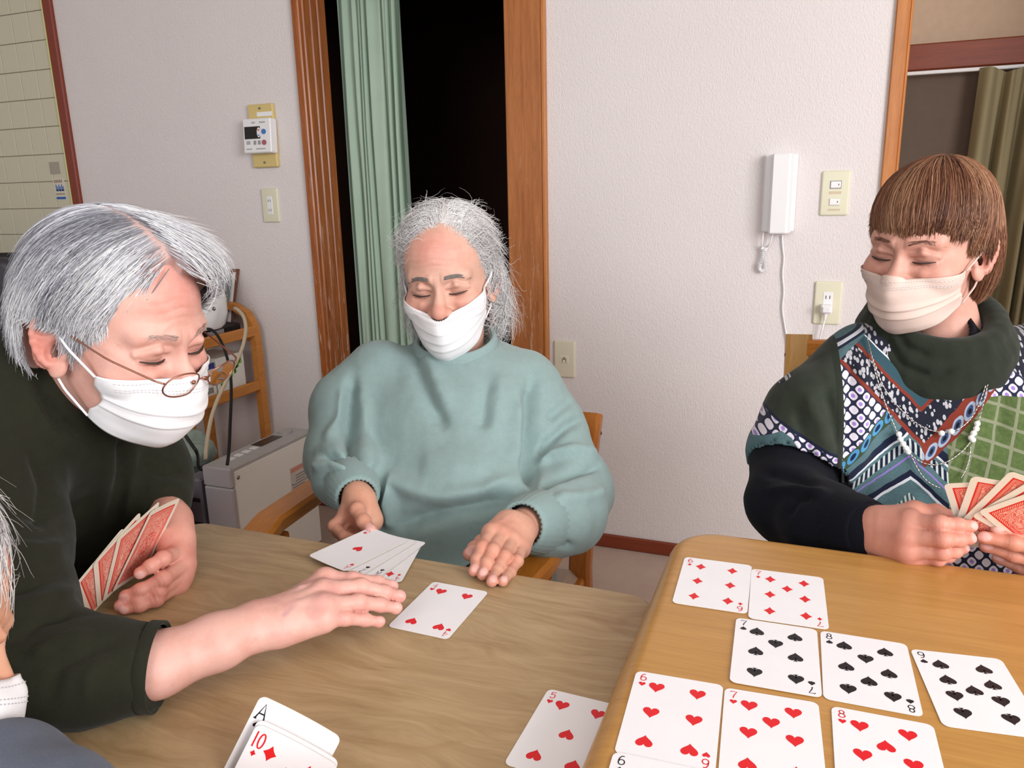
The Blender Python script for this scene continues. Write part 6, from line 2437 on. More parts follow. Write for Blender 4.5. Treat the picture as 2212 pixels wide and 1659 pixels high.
def rings_along(k, coord_a, coord_b, pitch, w):
    a_ = k.sub(k.math('FRACT', k.math('DIVIDE', coord_a, pitch)), 0.5)
    d_ = k.math('SQRT', k.add(k.mul(k.mul(a_, a_), pitch * pitch), k.mul(coord_b, coord_b)))
    return d_


red = lin(122, 50, 38)
rr = rings_along(k, U, k.sub(c, 124.0), 27.0, 20)
flow = k.mix(k.lt(rr, 13.0), red, lin(150, 164, 184))
flow = k.mix(k.lt(rr, 8.0), flow, lin(58, 74, 112))
flow = k.mix(k.lt(rr, 4.0), flow, lin(20, 22, 30))
rb = rings_along(k, U, k.add(g, 25.0), 27.0, 20)
bflow = k.mix(k.lt(rb, 12.0), lin(58, 72, 52), lin(74, 138, 182))
bflow = k.mix(k.lt(rb, 6.0), bflow, lin(24, 38, 70))
# green lattice
gr = k.mix(k.noise(v, 0.10, 4.0, 0.7), lin(44, 62, 32), lin(104, 122, 72))
gl = k.math('MAXIMUM', k.gt(k.sin(k.mul(k.add(U, k.mul(Vv, 0.3)), math.pi / 19)), 0.86), k.gt(k.sin(k.mul(k.add(Vv, k.mul(U, -0.3)), math.pi / 19)), 0.86))
gr = k.mix(k.mul(gl, 0.6), gr, lin(146, 146, 126))
navy, white = lin(26, 32, 54), lin(204, 208, 216)
# inverted chevrons on the denim
low = den
ladder = k.mix(k.gt(k.sin(k.mul(U, 0.62)), 0.2), navy, lin(186, 194, 192))
for lo_, hi_, cc in ((-112, -90, navy), (-93, -87, white), (-78, -56, ladder), (-43, -39, lin(140, 112, 190)), (-16, -3, navy), (-4, 3, white), (34, 46, k.mix(k.gt(k.sin(k.mul(U, 0.8)), 0.1), lin(60, 84, 86), lin(190, 198, 196)))):
    low = k.mix(k.band(e_, lo_, hi_), low, cc)
rf = rings_along(k, k.add(U, 10.0), k.sub(e_, 72.0), 34.0, 20)
low = k.mix(k.lt(rf, 13.0), low, lin(74, 138, 182))
low = k.mix(k.lt(rf, 6.0), low, lin(24, 38, 70))
col = low
left = k.lt(U, 0.0)
col = k.mix(k.mul(left, k.band(g, -40.0, -10.0)), col, bflow)
col = k.mix(k.mul(left, k.lt(g, -40.0)), col, dots)
right = k.gt(U, 44.0)
col = k.mix(k.mul(right, k.gt(Vv, 0.0)), col, gr)
col = k.mix(k.mul(k.gt(U, 110.0), k.lt(Vv, 2.0)), col, dots)
col = k.mix(k.mul(k.gt(U, 250.0), k.lt(Vv, -70.0)), col, den)
col = k.mix(k.mul(k.gt(U, -6.0), k.band(c, 108.0, 142.0)), col, flow)
inner = k.lt(c, 108.0)
vband = k.mix(k.band(c, -6.0, 28.0), k.mix(k.band(c, -40.0, -6.0), den, leafp), lin(48, 76, 86))
vband = k.mix(k.band(c, -7.0, -3.0), vband, white)
vband = k.mix(k.band(c, 28.0, 38.0), vband, red)
vband = k.mix(k.band(c, 38.0, 97.0), vband, leafp)
vband = k.mix(k.band(c, 97.0, 108.0), vband, red)
col = k.mix(inner, col, vband)
# shoulder stripes, both sides
sh = k.add(Vv, k.mul(aU, -0.83))
shz = k.lt(k.add(Vv, k.mul(aU, 0.80)), -30.0)
h_ = k.add(Vv, k.mul(aU, -0.6))
stripe = k.mix(k.gt(k.sin(k.mul(h_, 0.12)), 0.55), den, navy)
stripe = k.mix(k.gt(k.sin(k.mul(h_, 0.12)), 0.93), stripe, white)
shoulder = k.mul(k.gt(aU, 110.0), k.lt(k.add(Vv, k.mul(aU, -0.83)), -210.0))
col = k.mix(shoulder, col, stripe)
col = k.mix(k.mul(shoulder, k.band(k.add(aU, k.mul(Vv, 0.25)), 168.0, 180.0)), col, red)
col = k.mix(k.mul(shoulder, k.gt(k.add(aU, k.mul(Vv, 0.25)), 180.0)), col, leafp)
# dark green velour panel at the sleeve, trellis hem
velour = lin(38, 44, 36)
panel = k.mul(k.lt(U, -171.0), k.gt(k.add(Vv, k.mul(U, -0.83)), 12.0))
panel2 = k.mul(k.lt(U, -171.0), k.gt(k.add(Vv, k.mul(U, 0.86)), -262.0))
hem = k.sub(Vv, k.add(k.mul(U, 0.5), 292.0))
velr = k.mix(k.noise(v, 0.05, 3.0), velour, lin(54, 60, 50))
pcol = k.mix(k.gt(hem, -88.0), velr, dots)
pcol = k.mix(k.band(hem, -88.0, -81.0), pcol, navy)
tri = k.lt(k.absv(k.sub(U, -290.0)), k.add(hem, 80.0))
pcol = k.mix(k.mul(tri, k.gt(hem, -70.0)), pcol, den)
col = k.mix(panel2, col, pcol)
col = k.mix(k.band(U, -186.0, -171.0), col, velour)
# lower hem of the top: trellis again
col = k.mix(k.mul(k.gt(Vv, 268.0), k.gt(U, -150.0)), col, dots)
k.bump(k.noise(v, 1.4, 2.0), 0.25, 0.001)
M_PONCHO = k.out(col, 0.9, 0, 0.15, 0.1)


def cloth_uv(V, Q):
    s = 0.000615
    q = V - cx_r
    return {'cloth': np.stack([(q @ A_R) / s, -q[:, 2] / s], 1)}


def poncho(f):
    torso_rings(f, rows_r, A_R, 0.03)
    f.cap(P(1866, 792, 1.14), P(1770, 905, 1.115), 0.064, 0.074, 0.05)
    f.cap(P(1770, 905, 1.115), P(1734, 985, 1.10), 0.074, 0.078, 0.02)
    f.cap(P(2250, 800, 1.15), P(2360, 930, 1.13), 0.076, 0.082, 0.05)
    f.cap(P(2360, 930, 1.13), P(2420, 1010, 1.10), 0.082, 0.084, 0.02)
    # bell sleeve openings
    a_, b_ = P(1732, 975, 1.10), P(1696, 1130, 1.06)
    f.cap(a_ + (b_ - a_) * 0.33, b_, 0.068, 0.105, 0.006, sub=True)
    a_, b_ = P(2420, 1000, 1.10), P(2440, 1160, 1.06)
    f.cap(a_ + (b_ - a_) * 0.33, b_, 0.068, 0.105, 0.006, sub=True)
    f.cap(P(2015, 745, 1.13), P(2015, 660, 1.13), 0.060, 0.075, 0.012, sub=True)


FOLD_R = [([(1838, 760), (1840, 860), (1836, 960), (1825, 1060)], 11, -0.010), ([(1862, 780), (1862, 900), (1858, 1020)], 16, 0.006),
          ([(1780, 830), (1800, 900), (1815, 980)], 12, -0.008), ([(1740, 850), (1770, 920), (1795, 1000)], 14, 0.007), ([(1720, 880), (1735, 940), (1760, 1010)], 10, -0.005),
          ([(1900, 900), (1960, 960), (2010, 990)], 16, 0.004), ([(2120, 880), (2080, 960), (2030, 1010)], 16, 0.004), ([(2160, 760), (2170, 850), (2160, 960)], 18, -0.006), ([(1880, 1080), (1980, 1060), (2040, 1090)], 14, -0.005)]
ron = garment('patterned_top', pr_, M_PONCHO, poncho, (-0.24, 0.92, 0.36), (0.80, 1.40, 0.97), 0.0045, FOLD_R, [(0.004, 9.0, 5.0, (1, 1, 0.6)), (0.0012, 30.0, 9.0, (1, 1, 0.8))], cloth_uv)
# cowl collar
M_COWL = cloth_mat('dark_green_velour', (26, 31, 24), (44, 50, 40), 40.0, 700.0, 0.3, 0.12)


def cowl(f):
    c0 = P(2012, 735, 1.13)
    for row, (rad, dz, drop, r) in enumerate(((0.070, 0.036, 0.036, 0.0150), (0.077, 0.014, 0.044, 0.0185), (0.078, -0.008, 0.046, 0.0180))):
        pts = []
        for a in np.linspace(0, 2 * math.pi, 25):
            fr = 0.5 + 0.5 * math.sin(a)
            pts.append(c0 + A_R * rad * 1.12 * math.cos(a) + B_R * (rad * 0.95 * math.sin(a) + 0.014 * fr) + np.array((0, 0, dz - drop * fr ** 1.6 + 0.02 * (1 - fr))))
        for a, b in zip(pts[:-1], pts[1:]):
            f.cap(a, b, r, r, 0.012)


cw = garment('cowl_collar', ron, M_COWL, cowl, P(2012, 735, 1.13) - 0.16, P(2012, 735, 1.13) + 0.16, 0.0035, [([(1905, 720), (1950, 790), (2010, 815), (2080, 790)], 9, -0.006), ([(1920, 690), (1960, 750), (2010, 770)], 8, -0.004)], [(0.003, 14.0, 2.0, (1, 1, 1)), (0.0008, 60, 3, (1, 1, 1))])
# navy knit under it
M_NAVY_KNIT = cloth_mat('navy_knit', (8, 9, 17), (17, 19, 30), 200.0, 800.0, 0.5, 0.03)


kn = garment('navy_sleeve', pr_, M_NAVY_KNIT, lambda f: limb(f, armR_r[1:], 0.02), (-0.26, 0.70, 0.60), (0.62, 1.36, 0.98), 0.0045, [([(1640, 1020), (1700, 1030), (1770, 1050)], 10, -0.006), ([(1650, 1060), (1720, 1055), (1800, 1070)], 10, 0.006), ([(1700, 1120), (1720, 1080), (1760, 1070)], 10, -0.006)], [(0.002, 20.0, 1.0, (1, 1, 1))])
kn2 = garment('navy_sleeve', pr_, M_NAVY_KNIT, lambda f: limb(f, armL_r[1:], 0.02), (-0.0, 0.70, 0.60), (0.80, 1.36, 0.98), 0.0045, [], [(0.002, 20.0, 1.0, (1, 1, 1))])
ribbed_band('cuff', kn, M_NAVY_KNIT, P(1800, 1130, 0.950), P(1884, 1148, 0.885), 0.043, 0.0335, 72, 0.0008, bulge=0.003)
ribbed_band('cuff', kn2, M_NAVY_KNIT, P(2436, 1150, 0.95), P(2408, 1180, 0.898), 0.043, 0.0335, 72, 0.0008, bulge=0.003)
ribbed_band('inner_collar', pr_, M_NAVY_KNIT, P(2022, 760, 1.115), P(2008, 726, 1.10), 0.062, 0.056, 80, 0.0007)
ft = Field((hipR[0] - 0.35, hipR[1] - 0.65, 0.0), (hipR[0] + 0.35, hipR[1] + 0.3, 0.78), 0.009)
seated_legs(ft, hipR, A_R, B_R)
ft.ell((hipR[0], hipR[1], 0.55), (0.17, 0.13, 0.11), 0.03)
V, Q = ft.mesh()
mesh_quads('trousers', V, Q, M_TROUS, pr_)
shoes(pr_, hipR, A_R, B_R, M_BLACK)

# necklace laid on the cloth
me_ = ron.data
nv = len(me_.vertices)
buf = np.empty(nv * 3, np.float32)
me_.vertices.foreach_get('co', buf)
PV = buf.reshape(-1, 3).astype(float) + BASES[ron.name]
ppx, ppy, ppz = project(PV)


def on_cloth(x, y, lift=0.003):
    m = np.hypot(ppx - x, ppy - y) < 9
    d = ppz[m].min() if m.any() else 1.03
    return P(x, y, d - lift)


M_SILVER = plain('silver_chain', (190, 186, 180), 0.25, 1.0)
M_PEARL = plain('pearl', (238, 236, 232), 0.18, 0, 0.6, 8, 0.02)
nk = empty('necklace', on_cloth(2010, 930), 'long silver chain necklace with small pearls on the patterned top', 'necklace')


def chain(pts):
    p = np.array(pts, float)
    L = np.concatenate([[0], np.cumsum(np.linalg.norm(np.diff(p, axis=0), axis=1))])
    n = int(L[-1] / 2.2)
    s = np.linspace(0, L[-1], n)
    x, y = np.interp(s, L, p[:, 0]), np.interp(s, L, p[:, 1])
    kk = np.ones(15) / 15
    x = np.convolve(np.pad(x, 7, 'edge'), kk, 'valid')
    y = np.convolve(np.pad(y, 7, 'edge'), kk, 'valid')
    q = np.array([on_cloth(a, b) for a, b in zip(x, y)])
    for i in range(3):
        q[:, i] = np.convolve(np.pad(q[:, i], 4, 'edge'), np.ones(9) / 9, 'valid')
    r = 0.00085 + 0.00045 * np.sin(np.arange(n) * math.pi / 2.0) 
    return MB().tube(q, r, 6)


obj('chain', chain([(1872, 723), (1885, 775), (1905, 830), (1925, 862), (1960, 900), (1995, 925), (2030, 935), (2060, 933), (2090, 915), (2113, 880), (2130, 830), (2142, 780), (2150, 722)]), M_SILVER, nk, smooth=180)
obj('chain', chain([(1873, 726), (1892, 810), (1915, 880), (1936, 930), (1950, 962), (1966, 982), (1990, 1000), (2015, 1006), (2045, 1000), (2080, 975), (2097, 955), (2108, 930), (2122, 880), (2138, 810), (2151, 726)]), M_SILVER, nk, smooth=180)
obj('chain', chain([(1966, 980), (1978, 1005), (1992, 1030), (2012, 1048), (2036, 1056)]), M_SILVER, nk, smooth=180)
obj('chain', chain([(2097, 955), (2095, 990), (2085, 1020), (2072, 1038)]), M_SILVER, nk, smooth=180)
for x, y in ((2034, 936), (2055, 932), (1942, 938), (1945, 949), (1951, 959), (1957, 968), (1962, 976), (2111, 915), (2109, 926), (2103, 936), (2098, 946), (2101, 950)):
    obj('pearl', MB().sphere(on_cloth(x, y, 0.005), 0.0040, 14, 10), M_PEARL, nk, smooth=180)

ccR = np.array((0.205, 1.165, 0))
armchair(ccR, A_R, B_R, 'light wooden chair with beige padded back under the woman in the patterned top', 'wooden armchairs round the tables', half=0.190, arm_z=0.60, back_z=0.885, pad=True, depth=0.36, wz=wood('honey_chair_wood', (190, 138, 70), (212, 164, 96), 'Z', 1.0, 0.35))
# ================================================================== person with glasses (left)
TONE_L = (222, 172, 158)
A_L = np.array((0.26, 0.966, 0.0))
A_L = unit(A_L)
B_L = np.array((A_L[1], -A_L[0], 0))
HC_L = P(250, 711, 0.85)
HR_L = frame(camdir(0.88, -0.35, 0.27), camdir(0.32, 0.88, 0.36))
HS_L = 0.94
NB_L = P(160, 905, 0.94)
armN = [(P(-40, 935, 0.87), 0.084), (P(-32, 1180, 0.78), 0.074), (P(38, 1440, 0.685), 0.058), (P(185, 1454, 0.682), 0.044), (P(338, 1440, 0.686), 0.0380)]
armF = [(P(285, 965, 1.06), 0.066), (P(312, 1035, 1.03), 0.056), (P(332, 1088, 0.995), 0.044)]
hipL = np.array((-1.06, 0.70, 0.50))
f = Field((-1.45, 0.25, 0.0), (-0.5, 1.15, 1.0), 0.010)
chest = [(P(165, 905, 0.96), 0.060), (P(110, 1040, 1.02), 0.105), (np.array((-1.02, 0.70, 0.52)), 0.13)]
limb(f, chest, 0.02)
limb(f, armN[1:4], 0.01, 0.028)
limb(f, armF, 0.01, 0.022)
seated_legs(f, hipL, A_L, B_L, shrink=0.016)
cV, cQ = f.mesh()
hv = head(HC_L, HR_L, HS_L, TONE_L, NB_L, blush=1.1)
t = TL
dA = unit((0.12, -0.38, 0.92))
hA = hand([(P(225, 1440, 0.686), 0.028), (P(340, 1436, 0.689), 0.0285), (PZ(470, 1386, t + 0.042), 0.0260), (PZ(560, 1350, t + 0.041), 0.0232)], PZ(607, 1337, t + 0.042),
          {'index': [PZ(702, 1250, t + 0.050), PZ(762, 1253, t + 0.048), PZ(815, 1259, t + 0.040), PZ(847, 1266, t + 0.031)],
           'middle': [PZ(700, 1276, t + 0.053), PZ(780, 1268, t + 0.047), PZ(831, 1280, t + 0.036), PZ(863, 1288, t + 0.028)],
           'ring': [PZ(698, 1308, t + 0.049), PZ(774, 1301, t + 0.041), PZ(821, 1307, t + 0.030), PZ(856, 1313, t + 0.022)],
           'pinky': [PZ(696, 1336, t + 0.041), PZ(745, 1336, t + 0.033), PZ(788, 1339, t + 0.024), PZ(820, 1343, t + 0.018)],
           'thumb': [PZ(640, 1288, t + 0.032), PZ(690, 1270, t + 0.026), PZ(726, 1268, t + 0.018), PZ(758, 1272, t + 0.012)]},
          dA, (218, 170, 158), 0.98, veins=1.0, wrist_r=0.0265, red=(212, 122, 112))
thumb_dorsal = camdir(-0.2, 0.4, -0.9)
hB = hand([(P(345, 1085, 0.998), 0.027), (P(370, 1122, 0.965), 0.0235)], P(380, 1158, 0.942),
          {'index': [P(388, 1192, 0.922), P(352, 1207, 0.872), P(326, 1223, 0.862), P(303, 1238, 0.858)],
           'middle': [P(399, 1217, 0.915), P(352, 1251, 0.866), P(304, 1275, 0.856), P(271, 1288, 0.853)],
           'ring': [P(392, 1244, 0.908), P(342, 1279, 0.864), P(298, 1297, 0.854), P(260, 1308, 0.850)],
           'pinky': [P(382, 1266, 0.900), P(338, 1296, 0.862), P(302, 1309, 0.852), P(270, 1316, 0.848)],
           'thumb': [P(382, 1172, 0.95), P(352, 1166, 0.962), P(326, 1184, 0.955), P(302, 1204, 0.945)]},
          camdir(0.75, 0.1, 0.66), (218, 158, 142), 1.0, veins=0.3, red=(210, 116, 104))
thumb_dorsal = None
V, Q, c_ = join([hv, (cV, cQ, tone_arr(len(cV), TONE_L)), hA, hB])
pl_ = mesh_quads('person', V, Q, skin_mat('skin_pink', TONE_L), None, org=np.array((hipL[0], hipL[1], 0.0)), attrs={'Col': c_})
tag(pl_, 'person with short silver hair, glasses and white mask leaning over the table', 'person')
face_bits(pl_, HC_L, HR_L, HS_L, brow=(184, 154, 146), brow_n=55, seed=14, brow_w=0.0004)
mask(pl_, HC_L, HR_L, HS_L, M_MASKW, top=-0.014, chin=-0.115, side_top=-0.022, side_bot=-0.084, ys=0.054, side_w=0.0665, pleat_v=(0.45, 0.62), pleat=0.0028)

# glasses low on the nose
M_GOLD = plain('bronze_wire', (168, 116, 96), 0.3, 0.9)
k = NT('lens_glass')
k.b.inputs['Transmission Weight'].default_value = 1.0
k.b.inputs['IOR'].default_value = 1.05
M_LENS = k.out((1, 1, 1), 0.0)
gl_ = empty('glasses', to_world([(0, 0.13, -0.016)], HC_L, HR_L, HS_L)[0], 'thin bronze wire glasses low on the nose of the silver haired person', 'glasses')
lens_c = {}
for s in (-1, 1):
    ctr = np.array((s * 0.031, 0.136, -0.012))
    pts = []
    for a in np.linspace(0, 2 * math.pi, 37)[:-1]:
        x, z = 0.0235 * math.cos(a), 0.0150 * math.sin(a)
        pts.append(ctr + np.array((x, -abs(x * s + 0.01) * 0.22 - 0.30 * z * 0.0, z)) + np.array((0, 0.22 * z, 0)))
    pts = np.array(pts)
    W_ = to_world(pts, HC_L, HR_L, HS_L)
    obj('rim', MB().tube(np.concatenate([W_, W_[:2]]), 0.0009, 6, cap=False), M_GOLD, gl_, smooth=180)
    mb = MB()
    cw_ = W_.mean(0)
    mb.put([cw_] + list(W_), [(0, 1 + i, 1 + (i + 1) % 36) for i in range(36)])
    obj('lens', mb, M_LENS, gl_)
    o1 = ctr + np.array((s * 0.0235, -0.006, 0.006))
    tp = np.array([o1, o1 + (s * 0.008, -0.006, 0.003), (s * 0.074, 0.07, 0.004), (s * 0.079, 0.01, 0.016), (s * 0.081, -0.008, 0.016), (s * 0.080, -0.022, 0.000)])
    tq = np.linspace(0, 5, 30)
    tp = np.stack([np.interp(tq, np.arange(6), tp[:, i]) for i in range(3)], 1)
    obj('temple', MB().tube(to_world(tp, HC_L, HR_L, HS_L), 0.0011, 6), M_GOLD, gl_, smooth=180)
    obj('nose_pad', MB().sphere(to_world([(s * 0.0095, 0.128, -0.016)], HC_L, HR_L, HS_L)[0], 0.0026, 8, 6), M_GOLD, gl_, smooth=180)
br = np.array([(-0.0085, 0.134, -0.010), (-0.004, 0.138, -0.008), (0.004, 0.138, -0.008), (0.0085, 0.134, -0.010)])
obj('bridge', MB().tube(to_world(br, HC_L, HR_L, HS_L), 0.0010, 6), M_GOLD, gl_, smooth=180)


# short silver hair, side part, swept forward on the far side
def vol_l(p):
    X, Y, Z = p.T
    d = d_ell(X, Y, Z, (0, -0.014, 0.048), (0.085, 0.099, 0.093))
    d = smin(d, d_ell(X, Y, Z, (-0.028, 0.036, 0.086), (0.056, 0.060, 0.042)), 0.035)
    d = smin(d, d_ell(X, Y, Z, (0, -0.040, -0.010), (0.081, 0.068, 0.078)), 0.03)
    return smin(d, d_ell(X, Y, Z, (0, -0.072, -0.065), (0.050, 0.035, 0.045)), 0.03)


def cut_l(p):
    x, y, z = p.T
    line = 0.020 + 0.62 * np.maximum(z, 0) + np.where(z < 0, 0.35 * z, 0)
    d = (y - line) * 0.8
    d = np.maximum(d, np.minimum(np.minimum(y + 0.040, 0.016 - z), np.where(x > 0, 1.0, -1.0)))            # clear the ear
    return np.maximum(d, -0.105 - z)


def dir_l(p, t):
    x, y, z = p.T
    near = x > 0.008
    v = np.where(near[:, None], np.stack([0.45 + 0 * x, -0.34 + 0.45 * np.clip((0.05 - z) / 0.05, 0, 1) - 0.2 * np.clip(-y * 8, 0, 1.2), -0.85 - 0.25 * np.clip((0.06 - z) / 0.05, 0, 1)], 1),
                 np.stack([-0.42 + 0 * x, 0.85 - 0.9 * np.clip(-y * 9, -0.2, 1.3), -0.05 - 0.9 * np.clip(-y * 7, 0, 1)], 1))
    return v


PAL_L = [(254, 254, 255), (246, 246, 250), (222, 222, 230), (176, 176, 186), (128, 128, 138)]
cap_mesh('hair_base', pl_, HC_L, HR_L, HS_L, vol_l, lambda p: cut_l(p) + np.where(p[:, 0] > -0.004, 0.012, 0.0), (206, 202, 206), off=-0.001, scalp=(226, 178, 166), part=(0.008, -0.03))
def stop_l(p):
    return (cut_l(p) > 0.010) & (p[:, 0] > -0.01) & (p[:, 2] > 0.02) | (p[:, 0] > 0.04) & (p[:, 1] > -0.045) & (p[:, 1] < 0.016) & (p[:, 2] < 0.020)


ro = scalp_roots(9000, vol_l, lambda p: (cut_l(p) < -0.001), 41)
ln = np.where(ro[:, 2] > 0.09, 0.105, np.where(ro[:, 2] > 0.03, 0.075, 0.045)) * np.random.default_rng(8).uniform(0.7, 1.25, len(ro))
strands('hair', pl_, HC_L, HR_L, HS_L, vol_l, ro, dir_l, ln, 0.0014, PAL_L, 42, 14, 0.00048, stop_l, 0.10, 1.0, 0.010, 0.09, 22.0)
ro = scalp_roots(900, vol_l, lambda p: (p[:, 0] < 0.002) & (p[:, 2] > 0.085) & (p[:, 1] > 0.0), 43)
strands('swept_fringe', pl_, HC_L, HR_L, HS_L, vol_l, ro, dir_l, np.random.default_rng(9).uniform(0.05, 0.09, 900), 0.004, PAL_L[:3], 44, 14, 0.0005, None, 0.10, 1.0, 0.016, 0.12)
ro = scalp_roots(700, vol_l, lambda p: (p[:, 1] < -0.06) & (p[:, 2] < 0.0) & (p[:, 2] > -0.07), 45)
strands('nape_hair', pl_, HC_L, HR_L, HS_L, vol_l, ro, lambda p, t: np.stack([0 * p[:, 0], -0.25 - 0 * p[:, 0], -1 + 0 * p[:, 0]], 1), 0.055, 0.003, PAL_L[1:], 46, 10, 0.0005, None, 0.1, 1.0, 0.012, 0.12)
ro = scalp_roots(420, vol_l, lambda p: (p[:, 0] > 0.04) & (p[:, 2] > 0.012) & (p[:, 2] < 0.06) & (p[:, 1] > 0.005) & (p[:, 1] < 0.052), 47)
strands('sideburn_hair', pl_, HC_L, HR_L, HS_L, vol_l, ro, lambda p, t: np.stack([0 * p[:, 0], 0.25 - 0.5 * t + 0 * p[:, 0], -1 + 0 * p[:, 0]], 1), 0.055, 0.0015, PAL_L[:3], 48, 10, 0.0005, None, 0.1, 1.0, 0.004, 0.08)

# dark olive top
M_OLIVE = cloth_mat('dark_olive_knit', (26, 27, 19), (46, 46, 34), 70.0, 800.0, 0.4, 0.06)


def olive(f):
    limb(f, [(P(160, 900, 0.96), 0.085), (P(105, 1020, 1.02), 0.140), (np.array((-1.00, 0.72, 0.60)), 0.165), (np.array((-1.04, 0.70, 0.48)), 0.165)], 0.05)
    limb(f, armN, 0.02)
    limb(f, armF, 0.03)
    f.cap(P(150, 930, 0.95), P(186, 850, 0.92), 0.078, 0.068, 0.03)                      # high neck
    f.cap(P(-10, 900, 0.96), P(60, 880, 0.90), 0.10, 0.09, 0.05)
    a_, b_ = P(338, 1440, 0.688), P(400, 1440, 0.70)
    q_ = P(340, 1440, 0.686)
    T_ = unit(P(345, 1438, 0.686) - P(300, 1443, 0.685))
    f.op(lambda X, Y, Z: -((X - q_[0]) * T_[0] + (Y - q_[1]) * T_[1] + (Z - q_[2]) * T_[2]), q_ - 0.05, q_ + 0.09, 0.002, sub=True)


FOLD_L = [([(20, 1100), (90, 1120), (170, 1100), (230, 1060)], 16, -0.006), ([(0, 1180), (90, 1190), (200, 1150)], 14, 0.006), ([(0, 1290), (60, 1270), (150, 1240), (230, 1230)], 12, -0.006), ([(0, 1330), (80, 1300), (180, 1270)], 12, 0.006),
          ([(20, 1390), (90, 1340), (170, 1320), (240, 1330)], 11, -0.007), ([(60, 1420), (130, 1380), (200, 1370)], 11, 0.006), ([(100, 1520), (130, 1440), (200, 1400), (260, 1390)], 12, -0.006), ([(180, 1530), (190, 1460), (230, 1420)], 12, 0.004),
          ([(85, 780), (90, 850), (120, 900), (180, 950)], 14, -0.010), ([(60, 830), (110, 920), (190, 990)], 14, 0.006), ([(230, 930), (235, 1020), (215, 1130)], 14, 0.007), ([(262, 930), (262, 1050), (240, 1160)], 12, -0.008), ([(290, 960), (285, 1040), (262, 1130)], 12, 0.005),
          ([(310, 1000), (350, 1020), (395, 1010)], 9, -0.006), ([(310, 1050), (350, 1055), (398, 1045)], 9, 0.005), ([(300, 1090), (340, 1080), (390, 1080)], 8, -0.005), ([(70, 960), (95, 1050), (90, 1150)], 14, -0.008)]
ol = garment('olive_top', pl_, M_OLIVE, olive, (-1.30, 0.24, 0.40), (-0.42, 1.08, 1.08), 0.0055, FOLD_L, [(0.0035, 12.0, 6.0, (1, 1, 0.7)), (0.0012, 36.0, 2.0, (1, 1, 1))])
# hem bands of the sleeves
mb = MB()
a_, b_ = P(316, 1440, 0.6875), P(346, 1440, 0.689)
T_ = unit(b_ - a_)
x_ = unit(np.cross(T_, (0, 0, 1)))
y_ = np.cross(x_, T_)
G = np.array([[a_ + (b_ - a_) * q + r_ * (math.cos(th) * x_ + math.sin(th) * y_) for q, r_ in ((0, 0.0385), (0.05, 0.0400), (0.5, 0.0398), (0.95, 0.0398), (1.0, 0.0385), (0.8, 0.036))] for th in np.linspace(0, 2 * math.pi, 49)[:-1]])
obj('sleeve_hem', mb.grid(G, closed_u=True), M_OLIVE, ol, smooth=180)
ft = Field((hipL[0] - 0.35, hipL[1] - 0.45, 0.0), (hipL[0] + 0.65, hipL[1] + 0.45, 0.72), 0.010)
seated_legs(ft, hipL, A_L, B_L)
ft.ell((hipL[0], hipL[1], 0.53), (0.15, 0.17, 0.10), 0.03)
V, Q = ft.mesh()
mesh_quads('trousers', V, Q, M_TROUS, pl_)
shoes(pl_, hipL, A_L, B_L, M_BLACK)
armchair((-1.13, 0.63, 0), A_L, B_L, 'wooden armchair mostly hidden behind the silver haired person', 'wooden armchairs round the tables', half=0.20, arm_z=0.58, back_z=0.72, depth=0.36)

# black shoulder bag with a gold zip pull in the person's lap
bc = P(235, 1195, 1.04)
f = Field(bc - 0.2, bc + 0.2, 0.006)
f.cap(P(150, 1235, 1.02), P(318, 1150, 1.06), 0.040, 0.036, 0.01, (np.array((0, 0, 1.0)), 0.8))
V, Q = f.mesh()
V = wrinkle(V, Q, 0.004, 16.0, 5.0)
bg_ = empty('shoulder_bag', bc - (0, 0, 0.05), 'black bag with a gold zip pull on the lap of the silver haired person', 'bag')
mesh_quads('body', V, Q, cloth_mat('black_bag', (18, 16, 16), (34, 30, 28), 60.0, 500.0, 0.3), bg_)
obj('zip_pull', MB().tube([P(212, 1141, 0.985), P(218, 1139, 0.985), P(232, 1132, 0.985)], [0.0022, 0.0034, 0.0034], 10), plain('gold', (214, 164, 60), 0.2, 1.0), bg_, smooth=60)
obj('zip_cord', MB().tube([P(232, 1132, 0.985), P(250, 1121, 0.985), P(272, 1109, 0.99)], 0.0040, 10), plain('grey_cord', (78, 78, 70), 0.5), bg_, smooth=60)
obj('strap', MB().tube([P(310, 1140, 1.0), P(250, 1172, 0.985), P(190, 1208, 0.975), P(150, 1240, 0.97)], 0.010, 8), plain('brown_strap', (104, 72, 54), 0.6), bg_, smooth=60)
# ================================================================== person at the lower left edge, mostly out of frame
TONE_N = (220, 168, 140)
A_N = unit((0.0, 1.0, 0.0))
B_N = np.array((1.0, 0.0, 0.0))
HC_N = P(-362, 1392, 0.546)
rhN = unit(HC_N - CAM)
riN = unit(_r - rhN * (_r @ rhN))
upN = unit(_u - rhN * (_u @ rhN))
upN = unit(upN - riN * (upN @ riN))
_c, _s = math.cos(math.radians(6)), math.sin(math.radians(6))
HR_N = frame(riN * _c - upN * _s, upN * _c + riN * _s)
NB_N = HC_N - upN * 0.13 - riN * 0.075 - rhN * (-0.02)
hipN = np.array((-1.02, 0.16, 0.50))
shN = np.array((-0.76, 0.13, 0.80))
armN4 = [(shN, 0.066), (PZ(-240, 1800, TL + 0.055), 0.045), (PZ(25, 1684, TL + 0.038), 0.036), (PZ(120, 1765, TL + 0.040), 0.036), (PZ(240, 1880, TL + 0.045), 0.036), (PZ(400, 1960, TL + 0.055), 0.035)]
f = Field((-1.4, -0.25, 0.0), (-0.25, 0.62, 1.05), 0.010)
limb(f, [(NB_N, 0.055), (np.array((-0.86, 0.24, 0.74)), 0.10), (hipN, 0.12)], 0.02)
limb(f, armN4[1:4], 0.01, 0.020)
